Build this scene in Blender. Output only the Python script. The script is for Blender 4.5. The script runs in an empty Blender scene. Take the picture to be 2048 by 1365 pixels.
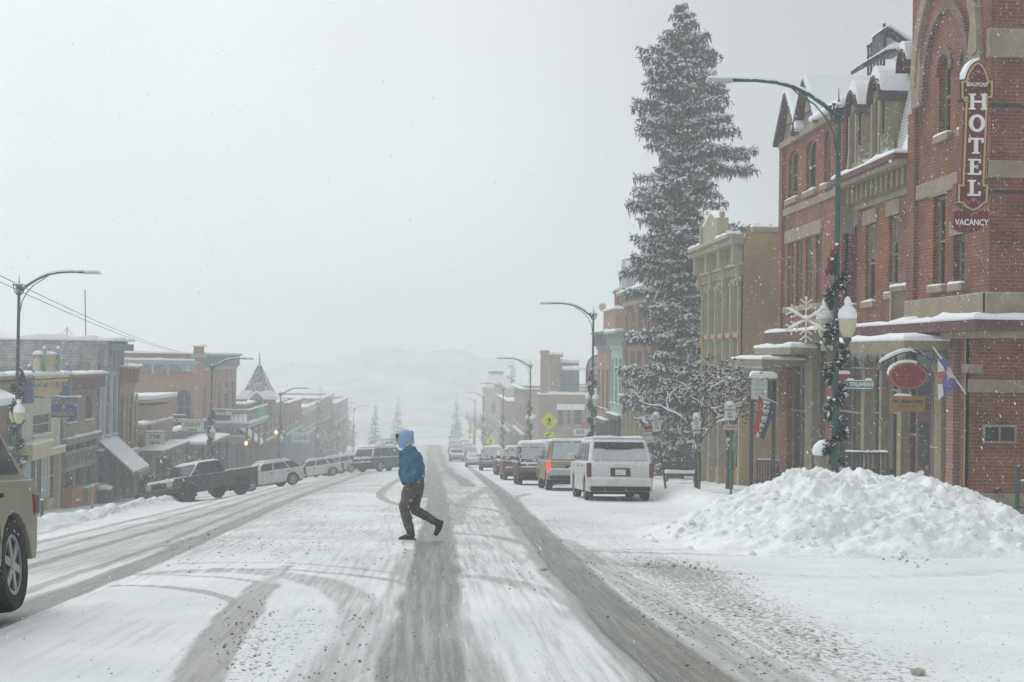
import bpy, bmesh, math, random
import numpy as np
from mathutils import Vector, Matrix, noise as mnoise
random.seed(7)
RNG = np.random.default_rng(7)
SC = bpy.context.scene
COL = SC.collection
R = math.radians
PI = math.pi
V = Vector

# ------------------------------------------------------------------ camera (50 mm lens, looking down the falling street)
FOC = 2844.0          # focal length in photo pixels (2048 wide)
EYE = V((0, 0, 1.42))
ROLL = R(0.8)
_a, _b = (862 - 1024) / FOC, -(712 - 682.5) / FOC
_a0 = _a * math.cos(ROLL) - _b * math.sin(ROLL)
_b0 = _a * math.sin(ROLL) + _b * math.cos(ROLL)
_phi = math.atan(-_b0)
_psi = math.atan(-_a0 * math.cos(_phi))
FWD = V((math.sin(_psi) * math.cos(_phi), math.cos(_psi) * math.cos(_phi), math.sin(_phi)))
_R0 = V((math.cos(_psi), -math.sin(_psi), 0))
_U0 = _R0.cross(FWD)
RGT = _R0 * math.cos(ROLL) + _U0 * math.sin(ROLL)
UPV = _U0 * math.cos(ROLL) - _R0 * math.sin(ROLL)

def ray(px, py):
    return RGT * ((px - 1024) / FOC) + UPV * (-(py - 682.5) / FOC) + FWD

def atY(px, py, Y):
    d = ray(px, py)
    return EYE + d * (Y / d.y)

def atX(px, py, X):
    d = ray(px, py)
    return EYE + d * (X / d.x)

# ------------------------------------------------------------------ the lie of the land
SLOPE = 0.0679

def gz(x, y):
    x = np.asarray(x, float); y = np.asarray(y, float)
    z = np.where(y < 150, -SLOPE * y, -SLOPE * 150 - 0.046 * (y - 150))
    t = np.clip(-2.5 - x, 0, 11.8)
    z = z - 0.175 * t * t / (t + 3.5) - 0.05 * np.clip(-14.3 - x, 0, 40)
    return z

def G(x, y):
    return float(gz(x, y))

def ong(px, py):
    d = ray(px, py)
    t = 5.0
    for _ in range(60):
        p = EYE + d * t
        e = p.z - G(p.x, p.y)
        t += e / max(0.02, (-d.z + -SLOPE * d.y) if (-d.z - SLOPE * d.y) > 0.01 else 0.02) * 0.8
        if t > 400: return EYE + d * 400
    return EYE + d * t

# smooth value noise for height fields
_TAB = RNG.random((256, 256))
def vn(x, y, seed=0):
    x = np.asarray(x, float) + seed * 17.3; y = np.asarray(y, float) + seed * 9.1
    xi = np.floor(x).astype(int); yi = np.floor(y).astype(int)
    fx = x - xi; fy = y - yi
    fx = fx * fx * (3 - 2 * fx); fy = fy * fy * (3 - 2 * fy)
    g = lambda i, j: _TAB[i & 255, j & 255]
    return (g(xi, yi) * (1 - fx) * (1 - fy) + g(xi + 1, yi) * fx * (1 - fy) + g(xi, yi + 1) * (1 - fx) * fy + g(xi + 1, yi + 1) * fx * fy)

def fbm(x, y, oct=4, seed=0):
    s = 0; a = 0.5; f = 1.0
    for k in range(oct):
        s = s + a * vn(np.asarray(x) * f, np.asarray(y) * f, seed + k * 3); a *= 0.5; f *= 2.1
    return s

# ------------------------------------------------------------------ materials
def _nt(name):
    m = bpy.data.materials.new(name); m.use_nodes = True
    nt = m.node_tree; b = nt.nodes['Principled BSDF']
    return m, nt, b

SNOWC = (0.83, 0.86, 0.885, 1)
def rgba(c): return (c[0], c[1], c[2], 1)

def M(name, rgb, rough=0.75, metal=0.0, var=0.25, vs=2.5, bump=0.0, bs=40, brick=None, dust=0.0, spec=0.3, emit=None, es=1.0, grime=0.0, planks=0.0, fleck=0.0, fs=26):
    m, nt, b = _nt(name)
    N = nt.nodes; L = nt.links
    b.inputs['Roughness'].default_value = rough
    b.inputs['Metallic'].default_value = metal
    b.inputs['Specular IOR Level'].default_value = spec
    tc = N.new('ShaderNodeTexCoord')
    col = None
    geo = N.new('ShaderNodeNewGeometry')
    if brick:
        br = N.new('ShaderNodeTexBrick')
        L.new(tc.outputs['UV'], br.inputs['Vector'])
        br.inputs['Color1'].default_value = rgba(rgb)
        br.inputs['Color2'].default_value = rgba(brick['c2'])
        br.inputs['Mortar'].default_value = rgba(brick['mortar'])
        br.inputs['Scale'].default_value = 1.0
        br.inputs['Brick Width'].default_value = brick.get('w', 0.24)
        br.inputs['Row Height'].default_value = brick.get('h', 0.085)
        br.inputs['Mortar Size'].default_value = brick.get('ms', 0.012)
        br.inputs['Bias'].default_value = -0.1
        col = br.outputs['Color']
    if planks:
        wv = N.new('ShaderNodeTexWave'); wv.wave_type = 'BANDS'; wv.bands_direction = 'Y'
        wv.inputs['Scale'].default_value = planks
        L.new(tc.outputs['UV'], wv.inputs['Vector'])
        rp = N.new('ShaderNodeValToRGB'); rp.color_ramp.elements[0].position = 0.0; rp.color_ramp.elements[1].position = 0.18
        rp.color_ramp.elements[0].color = (rgb[0] * .45, rgb[1] * .45, rgb[2] * .45, 1); rp.color_ramp.elements[1].color = rgba(rgb)
        L.new(wv.outputs['Fac'], rp.inputs['Fac']); col = rp.outputs['Color']
    if col is None:
        c = N.new('ShaderNodeRGB'); c.outputs[0].default_value = rgba(rgb); col = c.outputs[0]
    if var:
        nz = N.new('ShaderNodeTexNoise'); nz.inputs['Scale'].default_value = vs; nz.inputs['Detail'].default_value = 6; nz.inputs['Roughness'].default_value = 0.65
        L.new(geo.outputs['Position'], nz.inputs['Vector'])
        mr = N.new('ShaderNodeMapRange'); mr.inputs['From Min'].default_value = 0.3; mr.inputs['From Max'].default_value = 0.7
        mr.inputs['To Min'].default_value = 1 - var; mr.inputs['To Max'].default_value = 1 + var
        L.new(nz.outputs['Fac'], mr.inputs['Value'])
        mx = N.new('ShaderNodeVectorMath'); mx.operation = 'SCALE'
        L.new(col, mx.inputs[0]); L.new(mr.outputs[0], mx.inputs['Scale']); col = mx.outputs[0]
    if grime:
        nz = N.new('ShaderNodeTexNoise'); nz.inputs['Scale'].default_value = 0.7; nz.inputs['Detail'].default_value = 8
        mp = N.new('ShaderNodeMapping'); mp.inputs['Scale'].default_value = (2.5, 2.5, 0.5)
        L.new(geo.outputs['Position'], mp.inputs['Vector']); L.new(mp.outputs[0], nz.inputs['Vector'])
        mr = N.new('ShaderNodeMapRange'); mr.inputs['From Min'].default_value = 0.5; mr.inputs['From Max'].default_value = 0.75; mr.inputs['To Max'].default_value = grime
        L.new(nz.outputs['Fac'], mr.inputs['Value'])
        mx = N.new('ShaderNodeMix'); mx.data_type = 'RGBA'; mx.inputs['B'].default_value = (0.16, 0.14, 0.12, 1)
        L.new(mr.outputs[0], mx.inputs['Factor']); L.new(col, mx.inputs['A']); col = mx.outputs['Result']
    if dust:
        # snow caught on everything that faces up, in patches
        sx = N.new('ShaderNodeSeparateXYZ'); L.new(geo.outputs['Normal'], sx.inputs[0])
        nz = N.new('ShaderNodeTexNoise'); nz.inputs['Scale'].default_value = 9; nz.inputs['Detail'].default_value = 4
        L.new(geo.outputs['Position'], nz.inputs['Vector'])
        ad = N.new('ShaderNodeMath'); ad.operation = 'MULTIPLY_ADD'
        L.new(nz.outputs['Fac'], ad.inputs[0]); ad.inputs[1].default_value = 1.3; L.new(sx.outputs['Z'], ad.inputs[2])
        mr = N.new('ShaderNodeMapRange'); mr.inputs['From Min'].default_value = 1.25 - dust * 0.6; mr.inputs['From Max'].default_value = 1.45 - dust * 0.6
        L.new(ad.outputs[0], mr.inputs['Value'])
        mx = N.new('ShaderNodeMix'); mx.data_type = 'RGBA'; mx.inputs['B'].default_value = SNOWC
        L.new(mr.outputs[0], mx.inputs['Factor']); L.new(col, mx.inputs['A']); col = mx.outputs['Result']
    if fleck:
        # blown snow grains stuck to the surface
        nz = N.new('ShaderNodeTexNoise'); nz.inputs['Scale'].default_value = fs; nz.inputs['Detail'].default_value = 3
        L.new(geo.outputs['Position'], nz.inputs['Vector'])
        mr = N.new('ShaderNodeMapRange'); mr.inputs['From Min'].default_value = 0.62; mr.inputs['From Max'].default_value = 0.72; mr.inputs['To Max'].default_value = fleck
        L.new(nz.outputs['Fac'], mr.inputs['Value'])
        mx = N.new('ShaderNodeMix'); mx.data_type = 'RGBA'; mx.inputs['B'].default_value = SNOWC
        L.new(mr.outputs[0], mx.inputs['Factor']); L.new(col, mx.inputs['A']); col = mx.outputs['Result']
    L.new(col, b.inputs['Base Color'])
    if bump:
        nz = N.new('ShaderNodeTexNoise'); nz.inputs['Scale'].default_value = bs; nz.inputs['Detail'].default_value = 5
        L.new(geo.outputs['Position'], nz.inputs['Vector'])
        bp = N.new('ShaderNodeBump'); bp.inputs['Strength'].default_value = bump; bp.inputs['Distance'].default_value = 0.05
        L.new(nz.outputs['Fac'], bp.inputs['Height']); L.new(bp.outputs[0], b.inputs['Normal'])
    if emit:
        b.inputs['Emission Color'].default_value = rgba(emit); b.inputs['Emission Strength'].default_value = es
    return m

MORT = (0.33, 0.29, 0.25)
m_snow = M('snow', SNOWC[:3], 0.9, var=0.05, vs=5, bump=0.35, bs=14, spec=0.2)
m_brick = M('red_brick', (0.25, 0.062, 0.022), 0.9, var=0.45, vs=1.0, brick=dict(c2=(0.16, 0.042, 0.02), mortar=(.19,.14,.105)), grime=0.2, fleck=0.08)
m_brickD = M('dark_brick', (0.19, 0.085, 0.065), 0.9, var=0.3, vs=1.2, brick=dict(c2=(0.14, 0.065, 0.05), mortar=(0.22, 0.19, 0.17)), grime=0.3, fleck=0.15)
m_brickO = M('orange_brick', (0.37, 0.16, 0.10), 0.9, var=0.28, vs=0.8, brick=dict(c2=(0.29, 0.12, 0.08), mortar=MORT), grime=0.3, fleck=0.1)
m_brickT = M('tan_brick', (0.40, 0.30, 0.19), 0.9, var=0.3, vs=1.0, brick=dict(c2=(0.34, 0.25, 0.16), mortar=(0.35, 0.3, 0.24)), grime=0.2, fleck=0.1)
m_brickW = M('worn_whitewashed_brick', (0.52, 0.51, 0.49), 0.9, var=0.45, vs=3.5, brick=dict(c2=(0.43, 0.42, 0.4), mortar=(0.2, 0.19, 0.19), ms=0.02), grime=0.7)
m_brickF = M('faded_brick', (0.30, 0.19, 0.15), 0.9, var=0.25, vs=1.0, brick=dict(c2=(0.25, 0.15, 0.12), mortar=MORT), grime=0.3, fleck=0.2)
m_stucco = M('tan_stucco', (0.37, 0.30, 0.19), 0.9, var=0.22, vs=0.6, grime=0.25, fleck=0.1)
m_stone = M('sandstone', (0.30, 0.245, 0.17), 0.85, var=0.2, vs=2, bump=0.25, bs=20, dust=0.3, grime=0.25)
m_stoneD = M('grey_brown_stone', (0.25, 0.215, 0.175), 0.9, var=0.3, vs=2, bump=0.3, bs=12, dust=0.3, grime=0.25)
m_trimT = M('tan_painted_trim', (0.27, 0.232, 0.155), 0.7, var=0.25, grime=.3, dust=0.4)
m_trimY = M('pale_yellow_paint', (0.55, 0.49, 0.30), 0.7, var=0.12, dust=0.35)
m_yel = M('pale_stucco', (0.52, 0.50, 0.40), 0.8, var=0.12, vs=0.8, grime=0.15)
m_ochre = M('ochre_paint', (0.55, 0.38, 0.17), 0.7, var=0.15, dust=0.3)
m_blue = M('blue_paint', (0.12, 0.2, 0.36), 0.6, var=0.2, dust=0.3)
m_teal = M('teal_paint', (0.2, 0.34, 0.34), 0.6, var=0.2, dust=0.2)
m_grey = M('blue_grey_pressed_metal', (0.30, 0.37, 0.41), 0.65, var=0.2, bump=0.2, bs=10, dust=0.35)
m_greyD = M('slate_metal', (0.17, 0.2, 0.23), 0.7, var=0.25, dust=0.3)
m_green = M('pale_green_paint', (0.32, 0.43, 0.40), 0.65, var=0.2, dust=0.35)
m_dgreen = M('dark_green_paint', (0.035, 0.085, 0.075), 0.55, var=0.25, dust=0.15)
m_wood = M('weathered_wood', (0.22, 0.17, 0.13), 0.8, var=0.3, vs=6, planks=9, dust=0.3, fleck=0.12)
m_woodL = M('pale_wood', (0.36, 0.31, 0.25), 0.8, var=0.25, vs=4, dust=0.3)
m_shingle = M('slate_shingle', (0.10, 0.09, 0.10), 0.85, var=0.3, vs=5, planks=3, fleck=0.5)
m_maroon = M('maroon_paint', (0.12, 0.045, 0.05), 0.7, var=0.25, dust=0.2, fleck=0.1)
m_white = M('white_paint', (0.72, 0.73, 0.72), 0.5, var=0.08, dust=0.2)
m_black = M('black_iron', (0.035, 0.037, 0.04), 0.5, var=0.2, dust=0.3)
m_iron = M('dark_iron', (0.06, 0.06, 0.065), 0.55, var=0.2, dust=0.3)
m_galv = M('galvanised_steel', (0.42, 0.45, 0.46), 0.45, metal=0.3, var=0.15, dust=0.2)
m_glass = M('window_glass', (0.018, 0.017, 0.021), 0.15, var=0.5, vs=0.7, spec=0.22)
m_glassG = M('shop_glass', (0.035, 0.035, 0.034), 0.15, var=0.6, vs=0.9, spec=0.25)
m_glassT = M('teal_glass', (0.13, 0.22, 0.23), 0.15, var=0.4, vs=0.9, spec=0.5)
m_curtain = M('curtain', (0.40, 0.36, 0.28), 0.9, var=0.2)
m_globe = M('lamp_globe', (0.50, 0.48, 0.32), 0.35, var=0.08, dust=0.25)
m_needle = M('spruce_needles', (0.068, 0.092, 0.080), 0.9, var=0.5, vs=1.2, fleck=.5, fs=18)
m_garl = M('garland_needles', (0.03, 0.055, 0.045), 0.9, var=0.4, vs=12)
m_bark = M('bark', (0.09, 0.07, 0.055), 0.95, var=0.35, vs=9, bump=0.4, bs=25, dust=0.25)
m_red = M('red_paint', (0.27, 0.03, 0.035), 0.5, var=0.15, dust=0.2)
m_gold = M('gold_trim', (0.42, 0.33, 0.16), 0.5, var=0.1)
m_letter = M('cream_lettering', (0.72, 0.76, 0.70), 0.6, var=0.05)
m_letD = M('dark_lettering', (0.05, 0.055, 0.065), 0.6, var=0)
m_signW = M('white_sign_face', (0.62, 0.63, 0.60), 0.6, var=0.12, vs=6)
m_signY = M('fluorescent_yellow_green', (0.70, 0.82, 0.0), 0.6, var=0.05)
m_signG = M('street_sign_green', (0.05, 0.17, 0.15), 0.5, var=0.1)
m_signB = M('blue_sign_face', (0.06, 0.10, 0.26), 0.55, var=0.2, vs=5)
m_rubber = M('tyre_rubber', (0.028, 0.029, 0.031), 0.85, var=0.3, vs=8, fleck=0.12)
m_under = M('underbody', (0.02, 0.021, 0.023), 0.9, var=0.2)
m_alloy = M('alloy_rim', (0.42, 0.43, 0.43), 0.4, metal=0.6, var=0.15, vs=12, fleck=0.3)
m_cglass = M('car_glass', (0.03, 0.035, 0.045), 0.08, var=0.2, spec=0.6, fleck=0.1)
m_frost = M('snow_filmed_glass', (0.50, 0.535, 0.55), 0.7, var=0.12, vs=3)
m_tail = M('tail_light', (0.17, 0.018, 0.022), 0.3, var=0.1, fleck=0.35)
m_tailon = M('tail_light_lit', (0.6, 0.04, 0.03), 0.3, var=0, emit=(1, 0.05, 0.03), es=1.2)
m_head = M('headlight', (0.5, 0.52, 0.53), 0.2, var=0.1)
m_lamp = M('lit_lamp', (0.9, 0.6, 0.2), 0.4, var=0, emit=(1, 0.55, 0.15), es=3.0)

m_blind = M('window_blind', (.17, .15, .125), .9, var=.2)
# ------------------------------------------------------------------ mesh builder
class MB:
    def __init__(s):
        s.v = []; s.f = []; s.fm = []; s.mats = []
    def mi(s, m):
        if m not in s.mats: s.mats.append(m)
        return s.mats.index(m)
    def poly(s, pts, m):
        n = len(s.v); s.v += [tuple(p) for p in pts]; s.f.append(tuple(range(n, n + len(pts)))); s.fm.append(s.mi(m)); return s
    def hexa(s, p, m):
        """p: 8 points, bottom ring 0-3 then top ring 4-7"""
        n = len(s.v); s.v += [tuple(q) for q in p]; k = s.mi(m)
        for f in ((3, 2, 1, 0), (4, 5, 6, 7), (0, 1, 5, 4), (1, 2, 6, 5), (2, 3, 7, 6), (3, 0, 4, 7)):
            s.f.append(tuple(n + i for i in f)); s.fm.append(k)
        return s
    def box(s, x0, x1, y0, y1, z0, z1, m):
        if x0 > x1: x0, x1 = x1, x0
        if y0 > y1: y0, y1 = y1, y0
        if z0 > z1: z0, z1 = z1, z0
        return s.hexa([(x0, y0, z0), (x1, y0, z0), (x1, y1, z0), (x0, y1, z0), (x0, y0, z1), (x1, y0, z1), (x1, y1, z1), (x0, y1, z1)], m)
    def prism(s, pts, off, m, cap2=True):
        pts = [V(p) for p in pts]; off = V(off); n = len(s.v); k = s.mi(m); c = len(pts)
        s.v += [tuple(p) for p in pts] + [tuple(p + off) for p in pts]
        s.f.append(tuple(range(n, n + c))); s.fm.append(k)
        s.f.append(tuple(n + c + i for i in reversed(range(c)))); s.fm.append(k)
        for i in range(c):
            j = (i + 1) % c
            s.f.append((n + i, n + c + i, n + c + j, n + j)); s.fm.append(k)
        return s
    def tube(s, path, rad, m, n=8, cap=True, squash=None):
        path = [V(p) for p in path]
        if not hasattr(rad, '__len__'): rad = [rad] * len(path)
        k = s.mi(m); base = len(s.v); prev = None
        for i, p in enumerate(path):
            t = (path[min(i + 1, len(path) - 1)] - path[max(i - 1, 0)])
            if t.length < 1e-9: t = V((0, 0, 1))
            t.normalize()
            if prev is None:
                a = V((0, 0, 1)) if abs(t.z) < 0.9 else V((0, 1, 0))
                u = t.cross(a).normalized()
            else:
                u = (prev - t * prev.dot(t)); u = u.normalized() if u.length > 1e-6 else t.orthogonal().normalized()
            prev = u; w = t.cross(u)
            r = rad[i]
            for j in range(n):
                an = 2 * PI * j / n
                s.v.append(tuple(p + u * (math.cos(an) * r) + w * (math.sin(an) * r)))
        for i in range(len(path) - 1):
            for j in range(n):
                a = base + i * n + j; b = base + i * n + (j + 1) % n
                s.f.append((a, b, b + n, a + n)); s.fm.append(k)
        if cap:
            s.f.append(tuple(base + j for j in reversed(range(n)))); s.fm.append(k)
            e = base + (len(path) - 1) * n
            s.f.append(tuple(e + j for j in range(n))); s.fm.append(k)
        return s
    def lathe(s, prof, c, m, n=16, axis='z'):
        k = s.mi(m); base = len(s.v); c = V(c)
        for r, z in prof:
            for j in range(n):
                an = 2 * PI * j / n; a, b = r * math.cos(an), r * math.sin(an)
                p = V((a, b, z)) if axis == 'z' else (V((a, z, b)) if axis == 'y' else V((z, a, b)))
                s.v.append(tuple(c + p))
        for i in range(len(prof) - 1):
            for j in range(n):
                a = base + i * n + j; b = base + i * n + (j + 1) % n
                q = (a, b, b + n, a + n)
                s.f.append(q if axis != 'y' else q[::-1]); s.fm.append(k)
        if prof[0][0] > 1e-4: s.f.append(tuple(base + j for j in reversed(range(n)))); s.fm.append(k)
        if prof[-1][0] > 1e-4:
            e = base + (len(prof) - 1) * n; s.f.append(tuple(e + j for j in range(n))); s.fm.append(k)
        return s
    def ell(s, c, r, m, n1=8, n2=12, jit=0.0):
        prof = []
        k = s.mi(m); base = len(s.v)
        for i in range(n1 + 1):
            th = -PI / 2 + PI * i / n1
            for j in range(n2):
                a = 2 * PI * j / n2
                q = 1 + (random.random() - 0.5) * jit
                s.v.append((c[0] + r[0] * math.cos(th) * math.cos(a) * q, c[1] + r[1] * math.cos(th) * math.sin(a) * q, c[2] + r[2] * math.sin(th) * q))
        for i in range(n1):
            for j in range(n2):
                a = base + i * n2 + j; b = base + i * n2 + (j + 1) % n2
                s.f.append((a, b, b + n2, a + n2)); s.fm.append(k)
        return s
    def snow(s, x0, x1, y0, y1, z, h=0.14, over=0.05, m=None, zx=0.0, zy=0.0, step=0.4):
        """a soft lumpy slab of lying snow over a rectangle (zx, zy tilt it)"""
        m = m or m_snow
        if x0 > x1: x0, x1 = x1, x0
        if y0 > y1: y0, y1 = y1, y0
        x0 -= over; x1 += over; y0 -= over; y1 += over
        def ticks(a, b):
            w = b - a; e = min(0.09, w * 0.18)
            n = max(2, min(40, int(w / step)))
            return [a, a + e * 0.35, a + e] + [a + e + (w - 2 * e) * i / n for i in range(1, n)] + [b - e, b - e * 0.35, b]
        X = ticks(x0, x1); Y = ticks(y0, y1); k = s.mi(m); base = len(s.v)
        nx, ny = len(X), len(Y)
        fall = [0.25, 0.75, 1.0]
        sd = random.random() * 100
        for j, y in enumerate(Y):
            for i, x in enumerate(X):
                e = min(i, nx - 1 - i, j, ny - 1 - j)
                f = fall[min(e, 2)]
                q = 0.72 + 0.55 * mnoise.noise((x * 1.3 + sd, y * 1.3, sd)) + 0.25 * mnoise.noise((x * 4 + sd, y * 4, sd))
                s.v.append((x, y, z + zx * (x - x0) + zy * (y - y0) + h * f * max(0.35, q)))
        for j in range(ny - 1):
            for i in range(nx - 1):
                a = base + j * nx + i
                s.f.append((a, a + 1, a + nx + 1, a + nx)); s.fm.append(k)
        # skirt
        loop = [base + i for i in range(nx)] + [base + j * nx + nx - 1 for j in range(1, ny)] + [base + (ny - 1) * nx + i for i in range(nx - 2, -1, -1)] + [base + j * nx for j in range(ny - 2, 0, -1)]
        b2 = len(s.v)
        for q in loop:
            x, y, zz = s.v[q]
            s.v.append((min(max(x, x0 + over * .6), x1 - over * .6), min(max(y, y0 + over * .6), y1 - over * .6), z + zx * (x - x0) + zy * (y - y0) - 0.004))
        n = len(loop)
        for i in range(n):
            j = (i + 1) % n
            s.f.append((loop[j], loop[i], b2 + i, b2 + j)); s.fm.append(k)
        s.f.append(tuple(b2 + i for i in reversed(range(n)))); s.fm.append(k)
        return s
    def mesh(s, name):
        me = bpy.data.meshes.new(name)
        me.from_pydata(s.v, [], s.f)
        for m in s.mats: me.materials.append(m)
        me.polygons.foreach_set('material_index', s.fm)
        me.update()
        uv = me.uv_layers.new(name='UVMap')
        nl = len(me.loops); li = np.zeros(nl, int); me.loops.foreach_get('vertex_index', li)
        co = np.zeros(len(me.vertices) * 3); me.vertices.foreach_get('co', co); co = co.reshape(-1, 3)
        npol = len(me.polygons); nn = np.zeros(npol * 3); me.polygons.foreach_get('normal', nn); nn = np.abs(nn.reshape(-1, 3))
        tot = np.zeros(npol, int); me.polygons.foreach_get('loop_total', tot)
        ln = np.repeat(nn, tot, axis=0); p = co[li]
        u = np.where((ln[:, 0] >= ln[:, 1]) & (ln[:, 0] >= ln[:, 2]), p[:, 1], p[:, 0])
        v = np.where((ln[:, 2] > ln[:, 0]) & (ln[:, 2] > ln[:, 1]), p[:, 1], p[:, 2])
        uv.data.foreach_set('uv', np.stack([u, v], 1).ravel().astype(np.float32))
        return me
    def build(s, name, parent=None, smooth=False, bevel=0.0, local=False, bseg=2):
        me = s.mesh(name)
        o = bpy.data.objects.new(name, me); COL.objects.link(o)
        if smooth: me.polygons.foreach_set('use_smooth', [True] * len(me.polygons))
        if bevel:
            bv = o.modifiers.new('Bevel', 'BEVEL'); bv.width = bevel; bv.segments = bseg; bv.limit_method = 'ANGLE'; bv.angle_limit = R(30)
        attach(o, parent, local)
        return o

def attach(o, parent, local=False):
    if parent is not None:
        o.parent = parent
        if not local and parent.type == 'EMPTY':
            o.matrix_parent_inverse = Matrix.Translation(-parent.location)

def tag(o, label=None, cat=None, group=None, kind=None):
    if label: o['label'] = label
    if cat: o['category'] = cat
    if group: o['group'] = group
    if kind: o['kind'] = kind
    return o

def thing(name, label, cat, loc=(0, 0, 0), rz=0.0, group=None):
    o = bpy.data.objects.new(name, None); COL.objects.link(o)
    o.empty_display_size = 0.2
    o.location = loc; o.rotation_euler = (0, 0, rz)
    return tag(o, label, cat, group)

def kids(o):
    return [c for c in bpy.data.objects if c.parent == o]

def copy_tree(o, parent=None):
    c = o.copy(); COL.objects.link(c)
    if parent is not None: c.parent = parent
    for ch in KID.get(o.name, None) or kids(o):
        copy_tree(ch, c)
    return c
KID = {}

def text(s, size, m, name='lettering', parent=None, mat=None, ext=0.004, bold=0.0, width=None, local=False, sx=1.0):
    """flat raised lettering; mat places it (x right, y up, z towards the reader)"""
    cu = bpy.data.curves.new(name, 'FONT'); cu.body = s; cu.size = size; cu.extrude = ext; cu.align_x = 'CENTER'; cu.align_y = 'CENTER'; cu.offset = bold
    cu.materials.append(m); cu.resolution_u = 3
    o = bpy.data.objects.new(name, cu); COL.objects.link(o)
    attach(o, parent, local)
    o.matrix_basis = mat @ Matrix.Diagonal((sx, 1, 1, 1))
    return o

def basis(x, y, z, loc):
    x = V(x); y = V(y); z = V(z)
    return Matrix(((x.x, y.x, z.x, loc[0]), (x.y, y.y, z.y, loc[1]), (x.z, y.z, z.z, loc[2]), (0, 0, 0, 1)))

# a wall's own frame: u along it, n out of it, z up
class Fr:
    def __init__(s, o, u, n): s.o = V(o); s.u = V(u); s.n = V(n)
    def p(s, u, z, n=0.0):
        q = s.o + s.u * u + s.n * n
        return V((q.x, q.y, z))
    def box(s, mb, u0, u1, z0, z1, n0, n1, m):
        a = s.p(u0, z0, n0); b = s.p(u1, z1, n1)
        mb.box(a.x, b.x, a.y, b.y, z0, z1, m)
    def prism(s, mb, uz, n0, n1, m):
        mb.prism([s.p(u, z, n0) for u, z in uz], s.n * (n1 - n0), m)
    def mat(s, u, z, n=0.0, flip=False):
        x = -s.u if flip else s.u
        return basis(x, (0, 0, 1), s.n, s.p(u, z, n))
    def arch(s, u0, u1, z1, rise, k=8):
        """points along an arch head from (u0, z1 - rise) over the crown to (u1, z1 - rise)"""
        c = (u0 + u1) / 2; r = (u1 - u0) / 2
        return [(c - r * math.cos(PI * i / k), z1 - rise + rise * math.sin(PI * i / k)) for i in range(k + 1)]

def frontX(X, side):      # side -1: building on the right, facing the street (-x); +1: on the left
    return Fr((X, 0, 0), (0, 1, 0), (side, 0, 0))
def sideY(Y): return Fr((0, Y, 0), (1, 0, 0), (0, -1, 0))

def wall(mb, fr, u0, u1, z0, z1, holes, m, depth=0.22, mrev=None, n=0.0):
    """a wall face with true openings: holes are (u0, u1, z0, z1, rise)"""
    us = sorted({u0, u1} | {h[0] for h in holes} | {h[1] for h in holes}); zs = sorted({z0, z1} | {h[2] for h in holes} | {h[3] for h in holes})
    us = [u for u in us if u0 <= u <= u1]; zs = [z for z in zs if z0 <= z <= z1]
    inh = lambda u, z: any(h[0] < u < h[1] and h[2] < z < h[3] for h in holes)
    for i in range(len(us) - 1):
        for j in range(len(zs) - 1):
            if inh((us[i] + us[i + 1]) / 2, (zs[j] + zs[j + 1]) / 2): continue
            mb.poly([fr.p(us[i], zs[j], n), fr.p(us[i + 1], zs[j], n), fr.p(us[i + 1], zs[j + 1], n), fr.p(us[i], zs[j + 1], n)], m)
    mr = mrev or m
    for h in holes:
        a, b, c, d = h[:4]; rise = h[4] if len(h) > 4 else 0
        top = fr.arch(a, b, d, rise) if rise else [(a, d), (b, d)]
        loop = [(a, c)] + top + [(b, c)]
        for i in range(len(loop)):
            p, q = loop[i], loop[(i + 1) % len(loop)]
            mb.poly([fr.p(*p, n), fr.p(*q, n), fr.p(*q, n - depth), fr.p(*p, n - depth)], mr)
        if rise:
            h2 = len(top) // 2
            for i in range(h2):
                mb.poly([fr.p(a, d, n), fr.p(*top[i], n), fr.p(*top[i + 1], n)], m)
            for i in range(h2, len(top) - 1):
                mb.poly([fr.p(b, d, n), fr.p(*top[i], n), fr.p(*top[i + 1], n)], m)

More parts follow.
